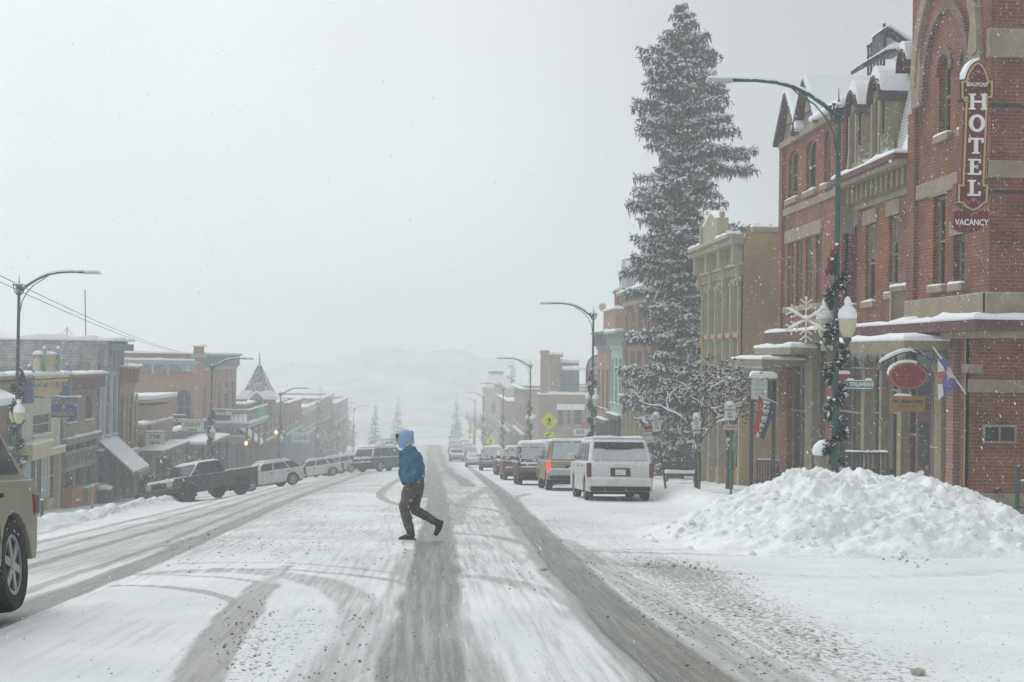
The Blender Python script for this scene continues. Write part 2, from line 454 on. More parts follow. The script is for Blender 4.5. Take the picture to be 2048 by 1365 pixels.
def window(fr, parent, h, mf, mg=None, depth=0.2, fw=0.07, sill=None, lintel=None, bars=(1, 1), name='window', n=0.0, sashes=True):
    """one window in an opening: frame, pane as sub-part, sill and lintel"""
    a, b, c, d = h[:4]; rise = h[4] if len(h) > 4 else 0
    mb = MB()
    n0, n1 = n - depth, n - depth + 0.07
    fr.box(mb, a, a + fw, c, d - rise, n0, n1, mf); fr.box(mb, b - fw, b, c, d - rise, n0, n1, mf)
    fr.box(mb, a + fw, b - fw, c, c + fw, n0, n1 - 0.003, mf)
    if rise:
        o = fr.arch(a, b, d, rise); i_ = fr.arch(a + fw, b - fw, d - fw, rise - fw * .6)
        for k in range(len(o) - 1):
            fr.prism(mb, [o[k], o[k + 1], i_[k + 1], i_[k]], n0, n1, mf)
    else:
        fr.box(mb, a + fw, b - fw, d - fw, d, n0, n1 - 0.003, mf)
    for k in range(1, bars[0]):
        u = a + (b - a) * k / bars[0]; fr.box(mb, u - fw * .35, u + fw * .35, c + fw, d - fw - rise * .4, n0, n1 - 0.012, mf)
    for k in range(1, bars[1] + (1 if sashes else 0)):
        t = k / (bars[1] + (1 if sashes else 0)); z = c + (d - c) * t; fr.box(mb, a + fw, b - fw, z - fw * .4, z + fw * .4, n0, n1 - 0.006, mf)
    w = mb.build(name, parent)
    g = MB()
    pts = [(a + .01, c + .01)] + ([(u, z - .01) for u, z in fr.arch(a + .01, b - .01, d, rise)] if rise else [(a + .01, d - .01), (b - .01, d - .01)]) + [(b - .01, c + .01)]
    fr.prism(g, pts, n - depth + 0.004, n - depth + 0.014, mg or m_glass)
    g.build('pane', w)
    if mg is None or mg is m_glass:
        if random.random() < .45 and d - c > 1.2:
            q = MB(); t = random.uniform(.55, .8); fr.box(q, a + fw, b - fw, c + (d - c) * t, d - fw - rise * .7, n - depth + .016, n - depth + .022, m_blind); q.build('blind', w)
    if sill:
        s = MB(); fr.box(s, a - .12, b + .12, c - .16, c, n - .1, n + .12, sill)
        A, B = fr.p(a - .1, 0, n + .0), fr.p(b + .1, 0, n + .12)
        s.snow(A.x, B.x, A.y, B.y, c, 0.07, 0.0)
        s.build('sill', w)
    if lintel:
        s = MB(); fr.box(s, a - .18, b + .18, d, d + lintel[1], n - .1, n + .05, lintel[0]); s.build('lintel', w)
    return w

def snowcap(name, parent, x0, x1, y0, y1, z, h=0.16, over=0.06):
    return MB().snow(x0, x1, y0, y1, z, h, over).build(name, parent, smooth=True)
# ------------------------------------------------------------------ sky, light, air
def setup_world():
    w = bpy.data.worlds.new('World'); SC.world = w; w.use_nodes = True
    nt = w.node_tree; N = nt.nodes; L = nt.links; N.clear()
    out = N.new('ShaderNodeOutputWorld'); bg = N.new('ShaderNodeBackground')
    sky = N.new('ShaderNodeTexSky'); sky.sky_type = 'NISHITA'; sky.sun_disc = False
    sky.sun_elevation = R(48); sky.sun_rotation = R(-25); sky.dust_density = 6.0; sky.air_density = 1.2; sky.ozone_density = 1.5; sky.altitude = 2300
    hs = N.new('ShaderNodeHueSaturation'); hs.inputs['Saturation'].default_value = 0.16
    tint = N.new('ShaderNodeMix'); tint.data_type = 'RGBA'; tint.blend_type = 'MULTIPLY'; tint.inputs['Factor'].default_value = 1; tint.inputs['B'].default_value = (0.955, 1.0, 1.012, 1)
    # thick even cloud deck: lifts the dark zenith of the clear sky
    mx = N.new('ShaderNodeMix'); mx.data_type = 'RGBA'; mx.inputs['Factor'].default_value = 0.72
    tc = N.new('ShaderNodeTexCoord'); nz = N.new('ShaderNodeTexNoise'); nz.inputs['Scale'].default_value = 2.2; nz.inputs['Detail'].default_value = 5
    L.new(tc.outputs['Generated'], nz.inputs['Vector'])
    rp = N.new('ShaderNodeMapRange'); rp.inputs['From Min'].default_value = .3; rp.inputs['From Max'].default_value = .7; rp.inputs['To Min'].default_value = 10.0; rp.inputs['To Max'].default_value = 12.6
    L.new(nz.outputs['Fac'], rp.inputs['Value'])
    # sky colour graded darker to the right, standing in for the hazy grey mountainside
    sp = N.new('ShaderNodeSeparateXYZ'); L.new(tc.outputs['Generated'], sp.inputs[0])
    gr = N.new('ShaderNodeMapRange'); gr.interpolation_type = 'SMOOTHSTEP'; gr.inputs['From Min'].default_value = -.02; gr.inputs['From Max'].default_value = .30; gr.inputs['To Min'].default_value = .97; gr.inputs['To Max'].default_value = .52
    L.new(sp.outputs['X'], gr.inputs['Value'])
    ml = N.new('ShaderNodeMath'); ml.operation = 'MULTIPLY'; L.new(rp.outputs[0], ml.inputs[0]); L.new(gr.outputs[0], ml.inputs[1])
    L.new(sky.outputs[0], hs.inputs['Color']); L.new(hs.outputs[0], mx.inputs['A']); L.new(ml.outputs[0], mx.inputs['B'])
    L.new(mx.outputs['Result'], tint.inputs['A']); L.new(tint.outputs['Result'], bg.inputs['Color'])
    bg.inputs['Strength'].default_value = 0.1
    L.new(bg.outputs[0], out.inputs['Surface'])
    s = bpy.data.lights.new('sun', 'SUN'); s.energy = 1.45; s.angle = R(35); s.color = (1, 0.97, 0.93)
    so = bpy.data.objects.new('sun', s); COL.objects.link(so)
    # sun high, behind the left shoulder of the view's far end: light falls from ahead-left
    d = V((-math.sin(R(25)) * math.cos(R(48)), math.cos(R(25)) * math.cos(R(48)), math.sin(R(48))))
    so.rotation_euler = d.to_track_quat('Z', 'Y').to_euler()
    SC.view_settings.view_transform = 'Standard'; SC.view_settings.look = 'None'
    SC.view_settings.exposure = -0.07; SC.view_settings.gamma = 1
    SC.cycles.volume_bounces = 3
    SC.cycles.max_bounces = 6; SC.cycles.diffuse_bounces = 3; SC.cycles.glossy_bounces = 2
    SC.cycles.use_denoising = True

def setup_camera():
    cd = bpy.data.cameras.new('camera'); cd.lens = FOC / 2048 * 36; cd.sensor_width = 36; cd.sensor_fit = 'HORIZONTAL'
    cd.clip_start = 0.3; cd.clip_end = 3000
    co = bpy.data.objects.new('camera', cd); COL.objects.link(co)
    co.matrix_world = basis(RGT, UPV, -FWD, EYE)
    SC.camera = co

HAZE = 0.0031
def build_haze():
    mb = MB().box(-190, 190, -40, 640, -38, 27, m_snow)
    o = mb.build('haze'); o['kind'] = 'stuff'
    m = bpy.data.materials.new('haze_air'); m.use_nodes = True; nt = m.node_tree
    nt.nodes.clear()
    out = nt.nodes.new('ShaderNodeOutputMaterial'); pv = nt.nodes.new('ShaderNodeVolumePrincipled')
    pv.inputs['Color'].default_value = (0.885, 0.92, 0.925, 1); pv.inputs['Density'].default_value = HAZE; pv.inputs['Anisotropy'].default_value = 0.25
    nt.links.new(pv.outputs[0], out.inputs['Volume'])
    o.data.materials.clear(); o.data.materials.append(m)

# ------------------------------------------------------------------ ground: one snowed sheet, tracks pressed into it
def road_material():
    m, nt, b = _nt('snow_covered_street'); N = nt.nodes; L = nt.links
    at = lambda n: (lambda a: (setattr(a, 'attribute_name', n), a)[1])(N.new('ShaderNodeAttribute'))
    geo = N.new('ShaderNodeNewGeometry')
    def noise(scale, detail=5, map3=(1, 1, 1), rough=0.6):
        mp = N.new('ShaderNodeMapping'); mp.inputs['Scale'].default_value = map3; L.new(geo.outputs['Position'], mp.inputs['Vector'])
        n = N.new('ShaderNodeTexNoise'); n.inputs['Scale'].default_value = scale; n.inputs['Detail'].default_value = detail; n.inputs['Roughness'].default_value = rough
        L.new(mp.outputs[0], n.inputs['Vector']); return n.outputs['Fac']
    def math_(op, a, b_, c=None):
        n = N.new('ShaderNodeMath'); n.operation = op
        for i, q in enumerate((a, b_, c)):
            if q is None: continue
            if isinstance(q, (int, float)): n.inputs[i].default_value = q
            else: L.new(q, n.inputs[i])
        return n.outputs[0]
    def rng_(v, a, b_, c=0, d=1):
        n = N.new('ShaderNodeMapRange'); n.interpolation_type = 'SMOOTHSTEP'; L.new(v, n.inputs['Value'])
        for k, q in zip(('From Min', 'From Max', 'To Min', 'To Max'), (a, b_, c, d)): n.inputs[k].default_value = q
        return n.outputs[0]
    def mix(f, a, b_):
        n = N.new('ShaderNodeMix'); n.data_type = 'RGBA'; L.new(f, n.inputs['Factor'])
        for k, q in (('A', a), ('B', b_)):
            if isinstance(q, tuple): n.inputs[k].default_value = q
            else: L.new(q, n.inputs[k])
        return n.outputs['Result']
    sl = at('slush').outputs['Fac']; br = at('sand').outputs['Fac']; gr = at('grit').outputs['Fac']
    # clean snow with faint tone changes
    big = noise(0.5, 4)
    c = mix(rng_(big, .3, .7), (0.68, 0.72, 0.735, 1), (0.80, 0.825, 0.84, 1))
    # packed, wheel-polished snow and wet asphalt showing through, streaked along the street
    streak = noise(1.0, 5, (16, 0.5, 1)); grain = noise(55, 4)
    s1 = math_('ADD', sl, math_('MULTIPLY_ADD', streak, 0.95, -0.50)); s1 = math_('ADD', s1, math_('MULTIPLY_ADD', grain, 0.42, -0.21))
    c = mix(rng_(s1, .12, .75), c, (0.36, 0.362, 0.356, 1))
    c = mix(rng_(s1, .72, 1.15), c, (0.16, 0.16, 0.158, 1))
    sd = math_('ADD', br, math_('MULTIPLY_ADD', noise(9, 6), .9, -.45))
    c = mix(rng_(sd, .25, .85, 0, .8), c, (0.30, 0.255, 0.18, 1))
    # scattered dirty grains and crumbs
    g1 = math_('ADD', noise(24, 3, (1, .6, 1), .55), math_('MULTIPLY_ADD', gr, .30, -.30))
    c = mix(rng_(g1, .50, .58, 0, .7), c, (0.22, 0.205, 0.18, 1))
    g2 = math_('ADD', noise(70, 2), math_('MULTIPLY_ADD', gr, .2, -.2))
    c = mix(rng_(g2, .60, .66, 0, .6), c, (0.16, 0.15, 0.14, 1))
    L.new(c, b.inputs['Base Color'])
    rr = rng_(sl, .3, 1.0, .85, .42); L.new(rr, b.inputs['Roughness']); b.inputs['Specular IOR Level'].default_value = .3
    bp = N.new('ShaderNodeBump'); bp.inputs['Strength'].default_value = .5; bp.inputs['Distance'].default_value = .03
    h = math_('ADD', noise(20, 5), math_('MULTIPLY', grain, .4)); h = math_('ADD', h, math_('MULTIPLY', math_('MULTIPLY', streak, sl), 1.2)); L.new(h, bp.inputs['Height']); L.new(bp.outputs[0], b.inputs['Normal'])
    return m

def seg_dist(x, y, pts):
    d = np.full(x.shape, 1e9)
    for (ax, ay), (bx, by) in zip(pts[:-1], pts[1:]):
        vx, vy = bx - ax, by - ay; l2 = vx * vx + vy * vy + 1e-9
        t = np.clip(((x - ax) * vx + (y - ay) * vy) / l2, 0, 1)
        d = np.minimum(d, np.hypot(x - ax - t * vx, y - ay - t * vy))
    return d

def smooth_line(pts, n=8):
    out = []
    for i in range(len(pts) - 1):
        p0 = pts[max(i - 1, 0)]; p1 = pts[i]; p2 = pts[i + 1]; p3 = pts[min(i + 2, len(pts) - 1)]
        for k in range(n):
            t = k / n
            out.append(tuple(0.5 * (2 * b + (c - a) * t + (2 * a - 5 * b + 4 * c - d) * t * t + (3 * b - a - 3 * c + d) * t ** 3) for a, b, c, d in zip(p0, p1, p2, p3)))
    out.append(tuple(pts[-1])); return out

def gline(*px):
    return smooth_line([tuple(ong(a, b)[:2]) for a, b in px])

TRACKS = None
def tracks():
    global TRACKS
    if TRACKS is None:
        S = lambda x, y0=4, y1=280, k=0.0: [(x + .12 * math.sin(y * .11 + k), y) for y in np.linspace(y0, y1, 60)]
        TRACKS = [  # line, half width, soft edge, slush, sand, depth
            # our lane's two wheel lines
            (gline((845, 1364), (856, 1250), (868, 1150), (872, 1080), (876, 1010), (873, 960), (868, 925)), .27, .10, .72, .03, .012),
            (S(.03, 45, 280), .3, .15, .6, .03, .01),
            (gline((1400, 1364), (1240, 1235), (1130, 1125), (1052, 1040), (990, 975), (935, 930)), .24, .10, .74, .03, .012),
            (S(1.62, 60, 280), .3, .15, .6, .03, .01),
            (gline((1330, 1364), (1190, 1235), (1095, 1125), (1030, 1045), (978, 978)), .14, .14, .34, .02, .0),
            (gline((700, 1364), (760, 1250), (800, 1170), (830, 1100)), .12, .12, .22, .0, .0),
            (gline((975, 1364), (925, 1260), (900, 1170), (893, 1090)), .10, .10, .30, .18, .0),
            # oncoming lane
            (gline((-60, 1262), (120, 1190), (300, 1122), (470, 1048), (620, 985), (740, 943)), .20, .12, .72, .10, .012),
            (gline((-60, 1225), (120, 1160), (300, 1097), (470, 1028), (620, 972), (740, 936)), .09, .10, .45, .0, .0),
            (gline((335, 1093), (400, 1072)), .10, .04, .6, .0, .0),
            (gline((20, 1145), (200, 1092), (400, 1033), (600, 970), (760, 926)), .16, .12, .74, .30, .012),
            (gline((20, 1122), (200, 1072), (400, 1018), (600, 962)), .12, .2, .50, .30, .0),
            (gline((20, 1098), (250, 1044), (420, 1003), (600, 957), (740, 925)), .3, .3, .42, .35, .01),
            (gline((60, 1076), (300, 1022), (480, 985), (640, 952)), .12, .12, .42, .05, .0),
            # turning arcs
            (gline((395, 1364), (430, 1300), (470, 1240), (497, 1205)), .15, .10, .56, .22, .01), (gline((480, 1228), (505, 1195), (532, 1170)), .12, .10, .44, .15, .006), (gline((515, 1183), (545, 1157), (580, 1132)), .06, .10, .30, .05, 0),
            (gline((230, 1172), (330, 1175), (420, 1188), (490, 1212)), .07, .06, .5, .0, .0),
            (gline((250, 1152), (380, 1152), (490, 1160), (550, 1176)), .05, .05, .42, .0, .0),
            (gline((300, 1148), (470, 1142), (600, 1155), (690, 1185), (728, 1225), (722, 1275), (680, 1330), (640, 1364)), .20, .14, .30, .02, .004),
            (gline((350, 1142), (560, 1140), (760, 1158), (840, 1180)), .06, .06, .40, .0, .0),
            (gline((360, 1128), (600, 1128), (800, 1148)), .04, .05, .36, .0, .0),
            (gline((850, 930), (800, 958), (768, 980), (764, 996), (800, 1010), (850, 1018)), .13, .07, .48, .45, .006),
            (gline((905, 935), (872, 955), (866, 985), (905, 1008), (985, 1020), (1060, 1040)), .16, .08, .42, .05, .006),
            (gline((990, 968), (960, 985), (925, 1010), (905, 1050)), .16, .12, .3, .0, .0),
            (gline((1060, 988), (1034, 995), (1036, 1012), (1060, 1038), (1100, 1075)), .12, .06, .46, .38, .006),
            (gline((890, 1150), (1000, 1160), (1120, 1195), (1250, 1260)), .14, .1, .22, .0, .0),
            (gline((905, 1066), (1000, 1076), (1100, 1098), (1200, 1104), (1500, 1112), (1800, 1116), (2080, 1108)), .12, .14, .34, .12, .0),
            (gline((1100, 1118), (1300, 1132), (1600, 1150), (1850, 1150), (2080, 1136)), .22, .25, .26, .12, .01),
            (gline((1130, 1100), (1400, 1100), (1700, 1108), (2080, 1090)), .1, .1, .26, .08, .0),
            # wet shoulder by the right wheel line
            (gline((1560, 1364), (1400, 1262), (1250, 1165), (1120, 1080)), .18, .2, .22, .05, .0),
            (gline((1440, 1364), (1330, 1290), (1270, 1248)), .09, .06, .3, .5, .0),
        ]
    return TRACKS

def bank(x, y):
    """ploughed ridges, kerbs and drifts added to the bare slope"""
    h = np.zeros(x.shape)
    sm = lambda a, b, v: np.clip((v - a) / (b - a), 0, 1) ** 2 * (3 - 2 * np.clip((v - a) / (b - a), 0, 1))
    n = fbm(x * 1.6, y * 1.6, 4, 3); n2 = fbm(x * .5, y * .5, 3, 8)
    rk = sm(33, 36, y)
    h += rk * sm(7.0, 7.5, x) * .16                                        # right pavement
    h += rk * np.exp(-((x - 7.9) / .7) ** 2) * (.20 + .5 * np.clip(n2 - .35, 0, 1)) * (.6 + .8 * n)
    h += rk * sm(8.6, 10, x) * .12 * n
    lk = sm(38, 43, y)
    ed = -11.6 - .5 * sm(60, 75, y) - 1.0 * sm(80, 100, y)
    h += lk * sm(0, .6, ed - x) * .22
    h += lk * np.exp(-((x - ed + .5) / .7) ** 2) * (.26 * (1 - .5 * sm(70, 90, y))) * (.1 + 2.0 * n) + lk * np.clip(ed - x + 1.2, 0, 1) * .10 * (fbm(x * 4, y * 4, 3, 15) - .4)
    h += .016 * (fbm(x * 4, y * 4, 3, 5) - .5) * 2 * sm(3, 4, x) + .008 * (n - .5) * 2
    return h

def build_ground():
    N_, M_ = 640, 900
    yy = 6.2 * (46.0) ** (np.arange(N_) / (N_ - 1))
    t = np.concatenate([np.linspace(-.75, -.36, 90, endpoint=False), np.linspace(-.36, .46, 700, endpoint=False), np.linspace(.46, .8, 111)[:110]])
    M_ = len(t)
    Y, T = np.meshgrid(yy, t, indexing='ij'); X = T * (Y + 3.0)
    x = X.ravel(); y = Y.ravel()
    z = gz(x, y) + bank(x, y)
    sl = np.zeros(x.shape); sa = np.zeros(x.shape); dep = np.zeros(x.shape); rdg = np.zeros(x.shape)
    wob = (fbm(x * 1.1, y * .8, 3, 21) - .45) * .22
    for pts, hw, soft, a, b, dp in tracks():
        soft *= .7; a *= 1.12
        xs = [p[0] for p in pts]; ys = [p[1] for p in pts]; mg = hw + soft * 2 + .4
        k = (x > min(xs) - mg) & (x < max(xs) + mg) & (y > min(ys) - mg) & (y < max(ys) + mg)
        if not k.any(): continue
        d = seg_dist(x[k], y[k], pts) + wob[k] * .5
        f = 1 - np.clip((d - hw + soft * .3) / (soft * 1.3), 0, 1); f = f * f * (3 - 2 * f)
        sl[k] = np.maximum(sl[k], a * f); sa[k] = np.maximum(sa[k], b * f); dep[k] = np.maximum(dep[k], dp * f)
        rdg[k] = np.maximum(rdg[k], np.exp(-((d - hw - soft * .4) / .06) ** 2) * (a > .3))
    sm = lambda a, b, v: np.clip((v - a) / (b - a), 0, 1)
    # travelled lanes keep a general grey film
    film = .24 * np.exp(-((x - .9) / 1.6) ** 2) * sm(8, 20, y) + .46 * np.exp(-((x + 5.4) / 2.6) ** 2) * sm(10, 25, y) * (.5 + fbm(x * .8, y * .25, 3, 2))
    film += .22 * np.exp(-((x - .8) / 2.2) ** 2) * sm(35, 90, y)
    film += (.13 + .24 * np.clip(fbm(x * .45, y * .3, 4, 77) - .35, 0, .4) / .4) * (1 - sm(2.6, 4.2, x)) * sm(-11, -9, x)
    sl = np.clip(sl + film, 0, 1.1)
    z -= dep * 1.6
    z += rdg * .022 * np.clip(fbm(x * 3.5, y * 3.5, 3, 61) - .25, 0, 1) * (y < 60)
    # grit: crumbs kicked to the shoulders, the crossing, the lane edge
    q = fbm(x * .7, y * .5, 4, 31)
    gr = .25 + .25 * (q - .45)
    gr += .95 * np.exp(-(((x - 2.85 - .02 * (y - 10)) / .75) ** 2)) * np.exp(-((y - 14) / 9) ** 2)
    gr += .75 * np.exp(-((y - 24 - .2 * x) / 3.5) ** 2) * np.exp(-((x + 2.2) / 2.6) ** 2) * (.4 + q)
    gr += .65 * np.exp(-((x + 1.2) / .6) ** 2) * np.exp(-((y - 10.5) / 3) ** 2)
    gr += .55 * np.exp(-((x - 3.2) / 1.0) ** 2) * sm(20, 28, y) * (1 - sm(45, 70, y))
    gr += .4 * np.exp(-((x + 6.5) / 2.0) ** 2) * q
    gr += .5 * np.exp(-((y - 17.5) / 1.5) ** 2) * sm(2, 3, x) * (.3 + q)
    gr *= 1 - .6 * sm(.5, 1.0, sl)
    z += np.where(gr > .6, (gr - .6) * .03 * fbm(x * 11, y * 11, 2, 4), 0)
    co = np.stack([x, y, z], 1)
    i = np.arange(N_ - 1)[:, None] * M_ + np.arange(M_ - 1)[None, :]
    fc = np.stack([i, i + 1, i + M_ + 1, i + M_], -1).reshape(-1, 4)
    me = bpy.data.meshes.new('street'); me.vertices.add(len(co)); me.vertices.foreach_set('co', co.ravel())
    me.loops.add(fc.size); me.loops.foreach_set('vertex_index', fc.ravel()); me.polygons.add(len(fc))
    me.polygons.foreach_set('loop_start', np.arange(len(fc)) * 4); me.polygons.foreach_set('loop_total', np.full(len(fc), 4))
    me.polygons.foreach_set('use_smooth', np.ones(len(fc), bool)); me.update(calc_edges=True)
    for nm, ar in (('slush', sl), ('sand', sa), ('grit', gr)):
        at = me.attributes.new(nm, 'FLOAT', 'POINT'); at.data.foreach_set('value', ar.astype(np.float32))
    me.materials.append(road_material())
    o = bpy.data.objects.new('street', me); COL.objects.link(o); o['kind'] = 'structure'
    # the valley floor round about, out to where the air swallows it
    gx = np.concatenate([np.linspace(-185, -20, 24), np.linspace(-16, 16, 9), np.linspace(20, 185, 24)]); gy = np.concatenate([np.linspace(-38, 0, 8), np.linspace(6, 200, 40), np.linspace(215, 635, 30)])
    mb = MB(); k = mb.mi(m_snow)
    for b in gy:
        for a in gx:
            mb.v.append((a, b, G(a, b) - .22 + max(0, abs(a) - 30) * .02 * random.random()))
    n = len(gx)
    for j in range(len(gy) - 1):
        for i2 in range(n - 1):
            a = j * n + i2; mb.f.append((a, a + 1, a + n + 1, a + n)); mb.fm.append(k)
    mb.build('ground', smooth=True)['kind'] = 'structure'

# ------------------------------------------------------------------ snow heap ploughed onto the corner
def build_pile():
    x0, x1, y0, y1 = 2.9, 13.2, 18.6, 29.6; n, m = 300, 210
    xs = np.linspace(x0, x1, n); ys = np.linspace(y0, y1, m); X, Y = np.meshgrid(xs, ys)
    # skyline traced along the heap, as height over the street
    kx = np.array([3.2, 4.0, 4.65, 5.25, 5.8, 6.35, 6.8, 7.2, 7.7, 8.2, 8.7, 9.15, 9.7, 10.4, 11.4, 13.2]); kh = np.array([0, .06, .32, .62, .93, 1.12, 1.12, 1.06, 1.13, 1.06, .98, .85, .48, .28, .2, .1])
    prof = np.interp(X, kx, kh)
    yc = 24.4; w = np.where(Y < yc, (yc - Y) / 4.6, (Y - yc) / 3.6)
    sh = np.clip(1 - w ** 1.55, 0, 1)
    lump = fbm(X * 1.5, Y * 1.5, 3, 41) - .45; ch = fbm(X * 5.2, Y * 5.2, 3, 44) - .45
    cell = np.abs(vn(X * 3.4, Y * 3.4, 47) - .5) * 2
    h = prof * sh
    amt = np.clip(h * 3.2, 0, 1)
    h = h + amt * (.30 * lump + .24 * ch + .10 * (.5 - cell) + .12 * (fbm(X * 13, Y * 13, 2, 49) - .4))
    Z = gz(X, Y) + h - .05 + .05 * np.clip(amt * 3, 0, 1)
    mb = MB(); k = mb.mi(m_pile)
    mb.v = [tuple(p) for p in np.stack([X.ravel(), Y.ravel(), Z.ravel()], 1)]
    for j in range(m - 1):
        for i in range(n - 1):
            a = j * n + i; mb.f.append((a, a + 1, a + n + 1, a + n)); mb.fm.append(k)
    # loose chunks lying on the face
    for _ in range(150):
        a = random.uniform(3.4, 9.8); b = random.uniform(19.6, 25)
        i = int((a - x0) / (x1 - x0) * (n - 1)); j = int((b - y0) / (y1 - y0) * (m - 1))
        if h[j, i] < .04 and random.random() < .6: continue
        r = random.uniform(.02, .06)
        mb.ell((a, b, Z[j, i] + r * .25), (r, r * random.uniform(.7, 1.2), r * .75), m_pile, 5, 7, .5)
    for _ in range(110):
        a = random.uniform(3.5, 9.8); b = random.uniform(19.8, 24.8)
        i = int((a - x0) / (x1 - x0) * (n - 1)); j = int((b - y0) / (y1 - y0) * (m - 1))
        if h[j, i] < .10: continue
        r = random.uniform(.04, .10); rot = Matrix.Rotation(random.random() * 6, 3, 'Z') @ Matrix.Rotation(random.gauss(0, .5), 3, 'X')
        mb.ell((a, b, Z[j, i]), (r, r * random.uniform(.6, 1), r * random.uniform(.5, .8)), m_pile, 4, 6, .55)
    o = mb.build('snow_pile', smooth=True); o.modifiers.new('Edge', 'EDGE_SPLIT').split_angle = R(50)
    tag(o, 'big lumpy heap of ploughed white snow on the street corner before the brick hotel', 'snow pile')
m_pile = M('ploughed_snow', (0.80, 0.825, 0.84), 0.92, var=0.12, vs=2.2, grime=.2, bump=0.7, bs=11, spec=.2)

def build_clods():
    mb = MB(); ms = [M('slush_clod', (0.46, 0.44, 0.40), .85, var=.5, vs=30), M('pale_clod', (0.55, 0.54, 0.52), .9, var=.3, vs=20), M('dark_clod', (0.2, 0.19, 0.18), .9, var=.4, vs=30)]
    def put(px, py, r, w=(5, 3, 2)):
        p = ong(px, py)
        if p.y > 60: return
        q = r * .58 * random.uniform(.4, 1.5) ** 1.4
        zz = float(bank(np.array([p.x]), np.array([p.y]))[0])
        mb.ell((p.x, p.y, G(p.x, p.y) + zz + q * .15), (q, q * random.uniform(.6, 1.3), q * random.uniform(.4, .7)), random.choices(ms, w)[0], 4, 6, .6)
    # trails and patches of kicked-up slush, following what lies on the street
    for _ in range(620):   # right shoulder fan
        t = random.random(); cx = 1290 + 330 * t; cy = 1165 + 190 * t
        put(cx + random.gauss(0, 70), cy + random.gauss(0, 26), .015)
    for _ in range(300):
        t = random.random(); put(1130 + 260 * t + random.gauss(0, 16), 1075 + 190 * t + random.gauss(0, 10), .016)
    for cx, cy, n in ((1370, 1130, 60), (1440, 1157, 70), (1480, 1225, 70), (1640, 1310, 60), (1600, 1270, 50), (1830, 1120, 50), (1310, 1120, 50)):
        for _ in range(n): put(cx + random.gauss(0, 32), cy + random.gauss(0, 7), .024)
    for _ in range(170): put(random.gauss(610, 90), random.gauss(1270, 50), .013)
    for _ in range(200): put(random.gauss(500, 30) , random.gauss(1290, 50), .015)
    for _ in range(300): put(random.uniform(330, 830), random.gauss(1085, 26), .022, (5, 4, 1))
    for _ in range(220): put(random.uniform(880, 1120), random.gauss(1120, 30), .016, (4, 4, 1))
    for _ in range(200): put(random.uniform(0, 1000), random.uniform(1130, 1364), .008, (4, 1, 3))
    for _ in range(200): put(random.uniform(700, 1300), random.uniform(1200, 1364), .006, (3, 1, 5))
    for _ in range(260): put(random.uniform(1500, 2048), random.uniform(1180, 1364), .010, (4, 3, 1))
    for _ in range(260): put(random.uniform(1030, 1400), random.uniform(960, 1060), .022, (5, 4, 1))
    o = mb.build('slush_clods', smooth=True); o['kind'] = 'stuff'
    for px, py, r in ((1836, 1351, .042), (1087, 1141, .04)):
        b = MB(); p = ong(px, py); b.ell((p.x, p.y, p.z + r * .5), (r * 1.25, r, r * .7), ms[1] if px < 1500 else ms[0], 6, 9, .25)
        tag(b.build('snow_chunk', smooth=True), 'small white snow lump lying alone on the driving lane' if px < 1500 else 'dirty brown ice lump lying at the right edge of the street', 'snow chunk')

def build_flakes():
    n = 46000
    # falling through the street's air, nearest ones a few metres off
    y = 2.6 + 46 * RNG.random(n) ** 1.35
    x = (RNG.random(n) - .5) * (9 + y * .95) + y * .05
    z = np.array(gz(np.clip(x, -13, 20), y)) + .05 + RNG.random(n) * (1.5 + y * .42)
    r = .0022 + .0028 * RNG.random(n) ** 2
    r = r * np.clip(y / 14, .35, 1.9)**.75
    dirs = np.array([[.25, 0, -1.0]])
    o3 = np.array([[1, 0, 0], [-.5, .87, 0], [-.5, -.87, 0]])
    C = np.stack([x, y, z], 1)
    up = np.stack([r * .9, r * 0, -r * 2.1], 1)
    vs = np.concatenate([(C + up)[:, None], (C - up)[:, None], C[:, None] + o3[None] * r[:, None, None]], 1).reshape(-1, 3)
    f = np.array([[0, 2, 3], [0, 3, 4], [0, 4, 2], [1, 3, 2], [1, 4, 3], [1, 2, 4]])
    fc = (np.arange(n)[:, None, None] * 5 + f[None]).reshape(-1, 3)
    me = bpy.data.meshes.new('falling_snow'); me.from_pydata(vs.tolist(), [], fc.tolist())
    me.materials.append(M('snowflake', (.9, .92, .94), .9, var=0)); me.update()
    o = bpy.data.objects.new('falling_snow', me); COL.objects.link(o); o['kind'] = 'stuff'

# ------------------------------------------------------------------ valley sides, lost in the cloud
def build_hills():
    m1 = M('forest_slope', (0.22, 0.24, 0.25), .95, var=.5, vs=.12, dust=.1)
    m2 = M('snowy_slope', (0.72, 0.745, 0.76), .95, var=.25, vs=.07)
    def slope(name, fx, seed, kind):
        m = m2 if kind else m1
        mb = MB(); k = mb.mi(m); nu, nv = 150, 40
        for j in range(nv):
            for i in range(nu):
                u = i / (nu - 1); v = j / (nv - 1)
                mb.v.append(fx(u, v))
        for j in range(nv - 1):
            for i in range(nu - 1):
                a = j * nu + i; mb.f.append((a, a + 1, a + nu + 1, a + nu)); mb.fm.append(k)
        mb.build(name, smooth=False)['kind'] = 'structure'
    def right(u, v):
        y = 60 + 460 * u; x = 42 + 118 * v + 34 * math.sin(u * 4) * v
        h = float(fbm(np.array([u * 9]), np.array([v * 5]), 4, 3)[0])
        return (min(x, 185), y, G(12, y) - 3 + 24 * v ** .8 * (.75 + .5 * h) - 6 * u)
    slope('hills', right, 3, 0)
    def far(u, v):
        x = -185 + 370 * u; y = 380 + 200 * v + 30 * math.sin(u * 7)
        h = float(fbm(np.array([u * 9 + 30]), np.array([v * 5]), 4, 3)[0])
        return (x, y, G(0, y) - 3 + 36 * v ** 1.2 * (.4 + 1.0 * h))
    slope('hillside', far, 5, 1)
BUILDERS = []
def builder(f): BUILDERS.append(f); return f
XR = 12.5
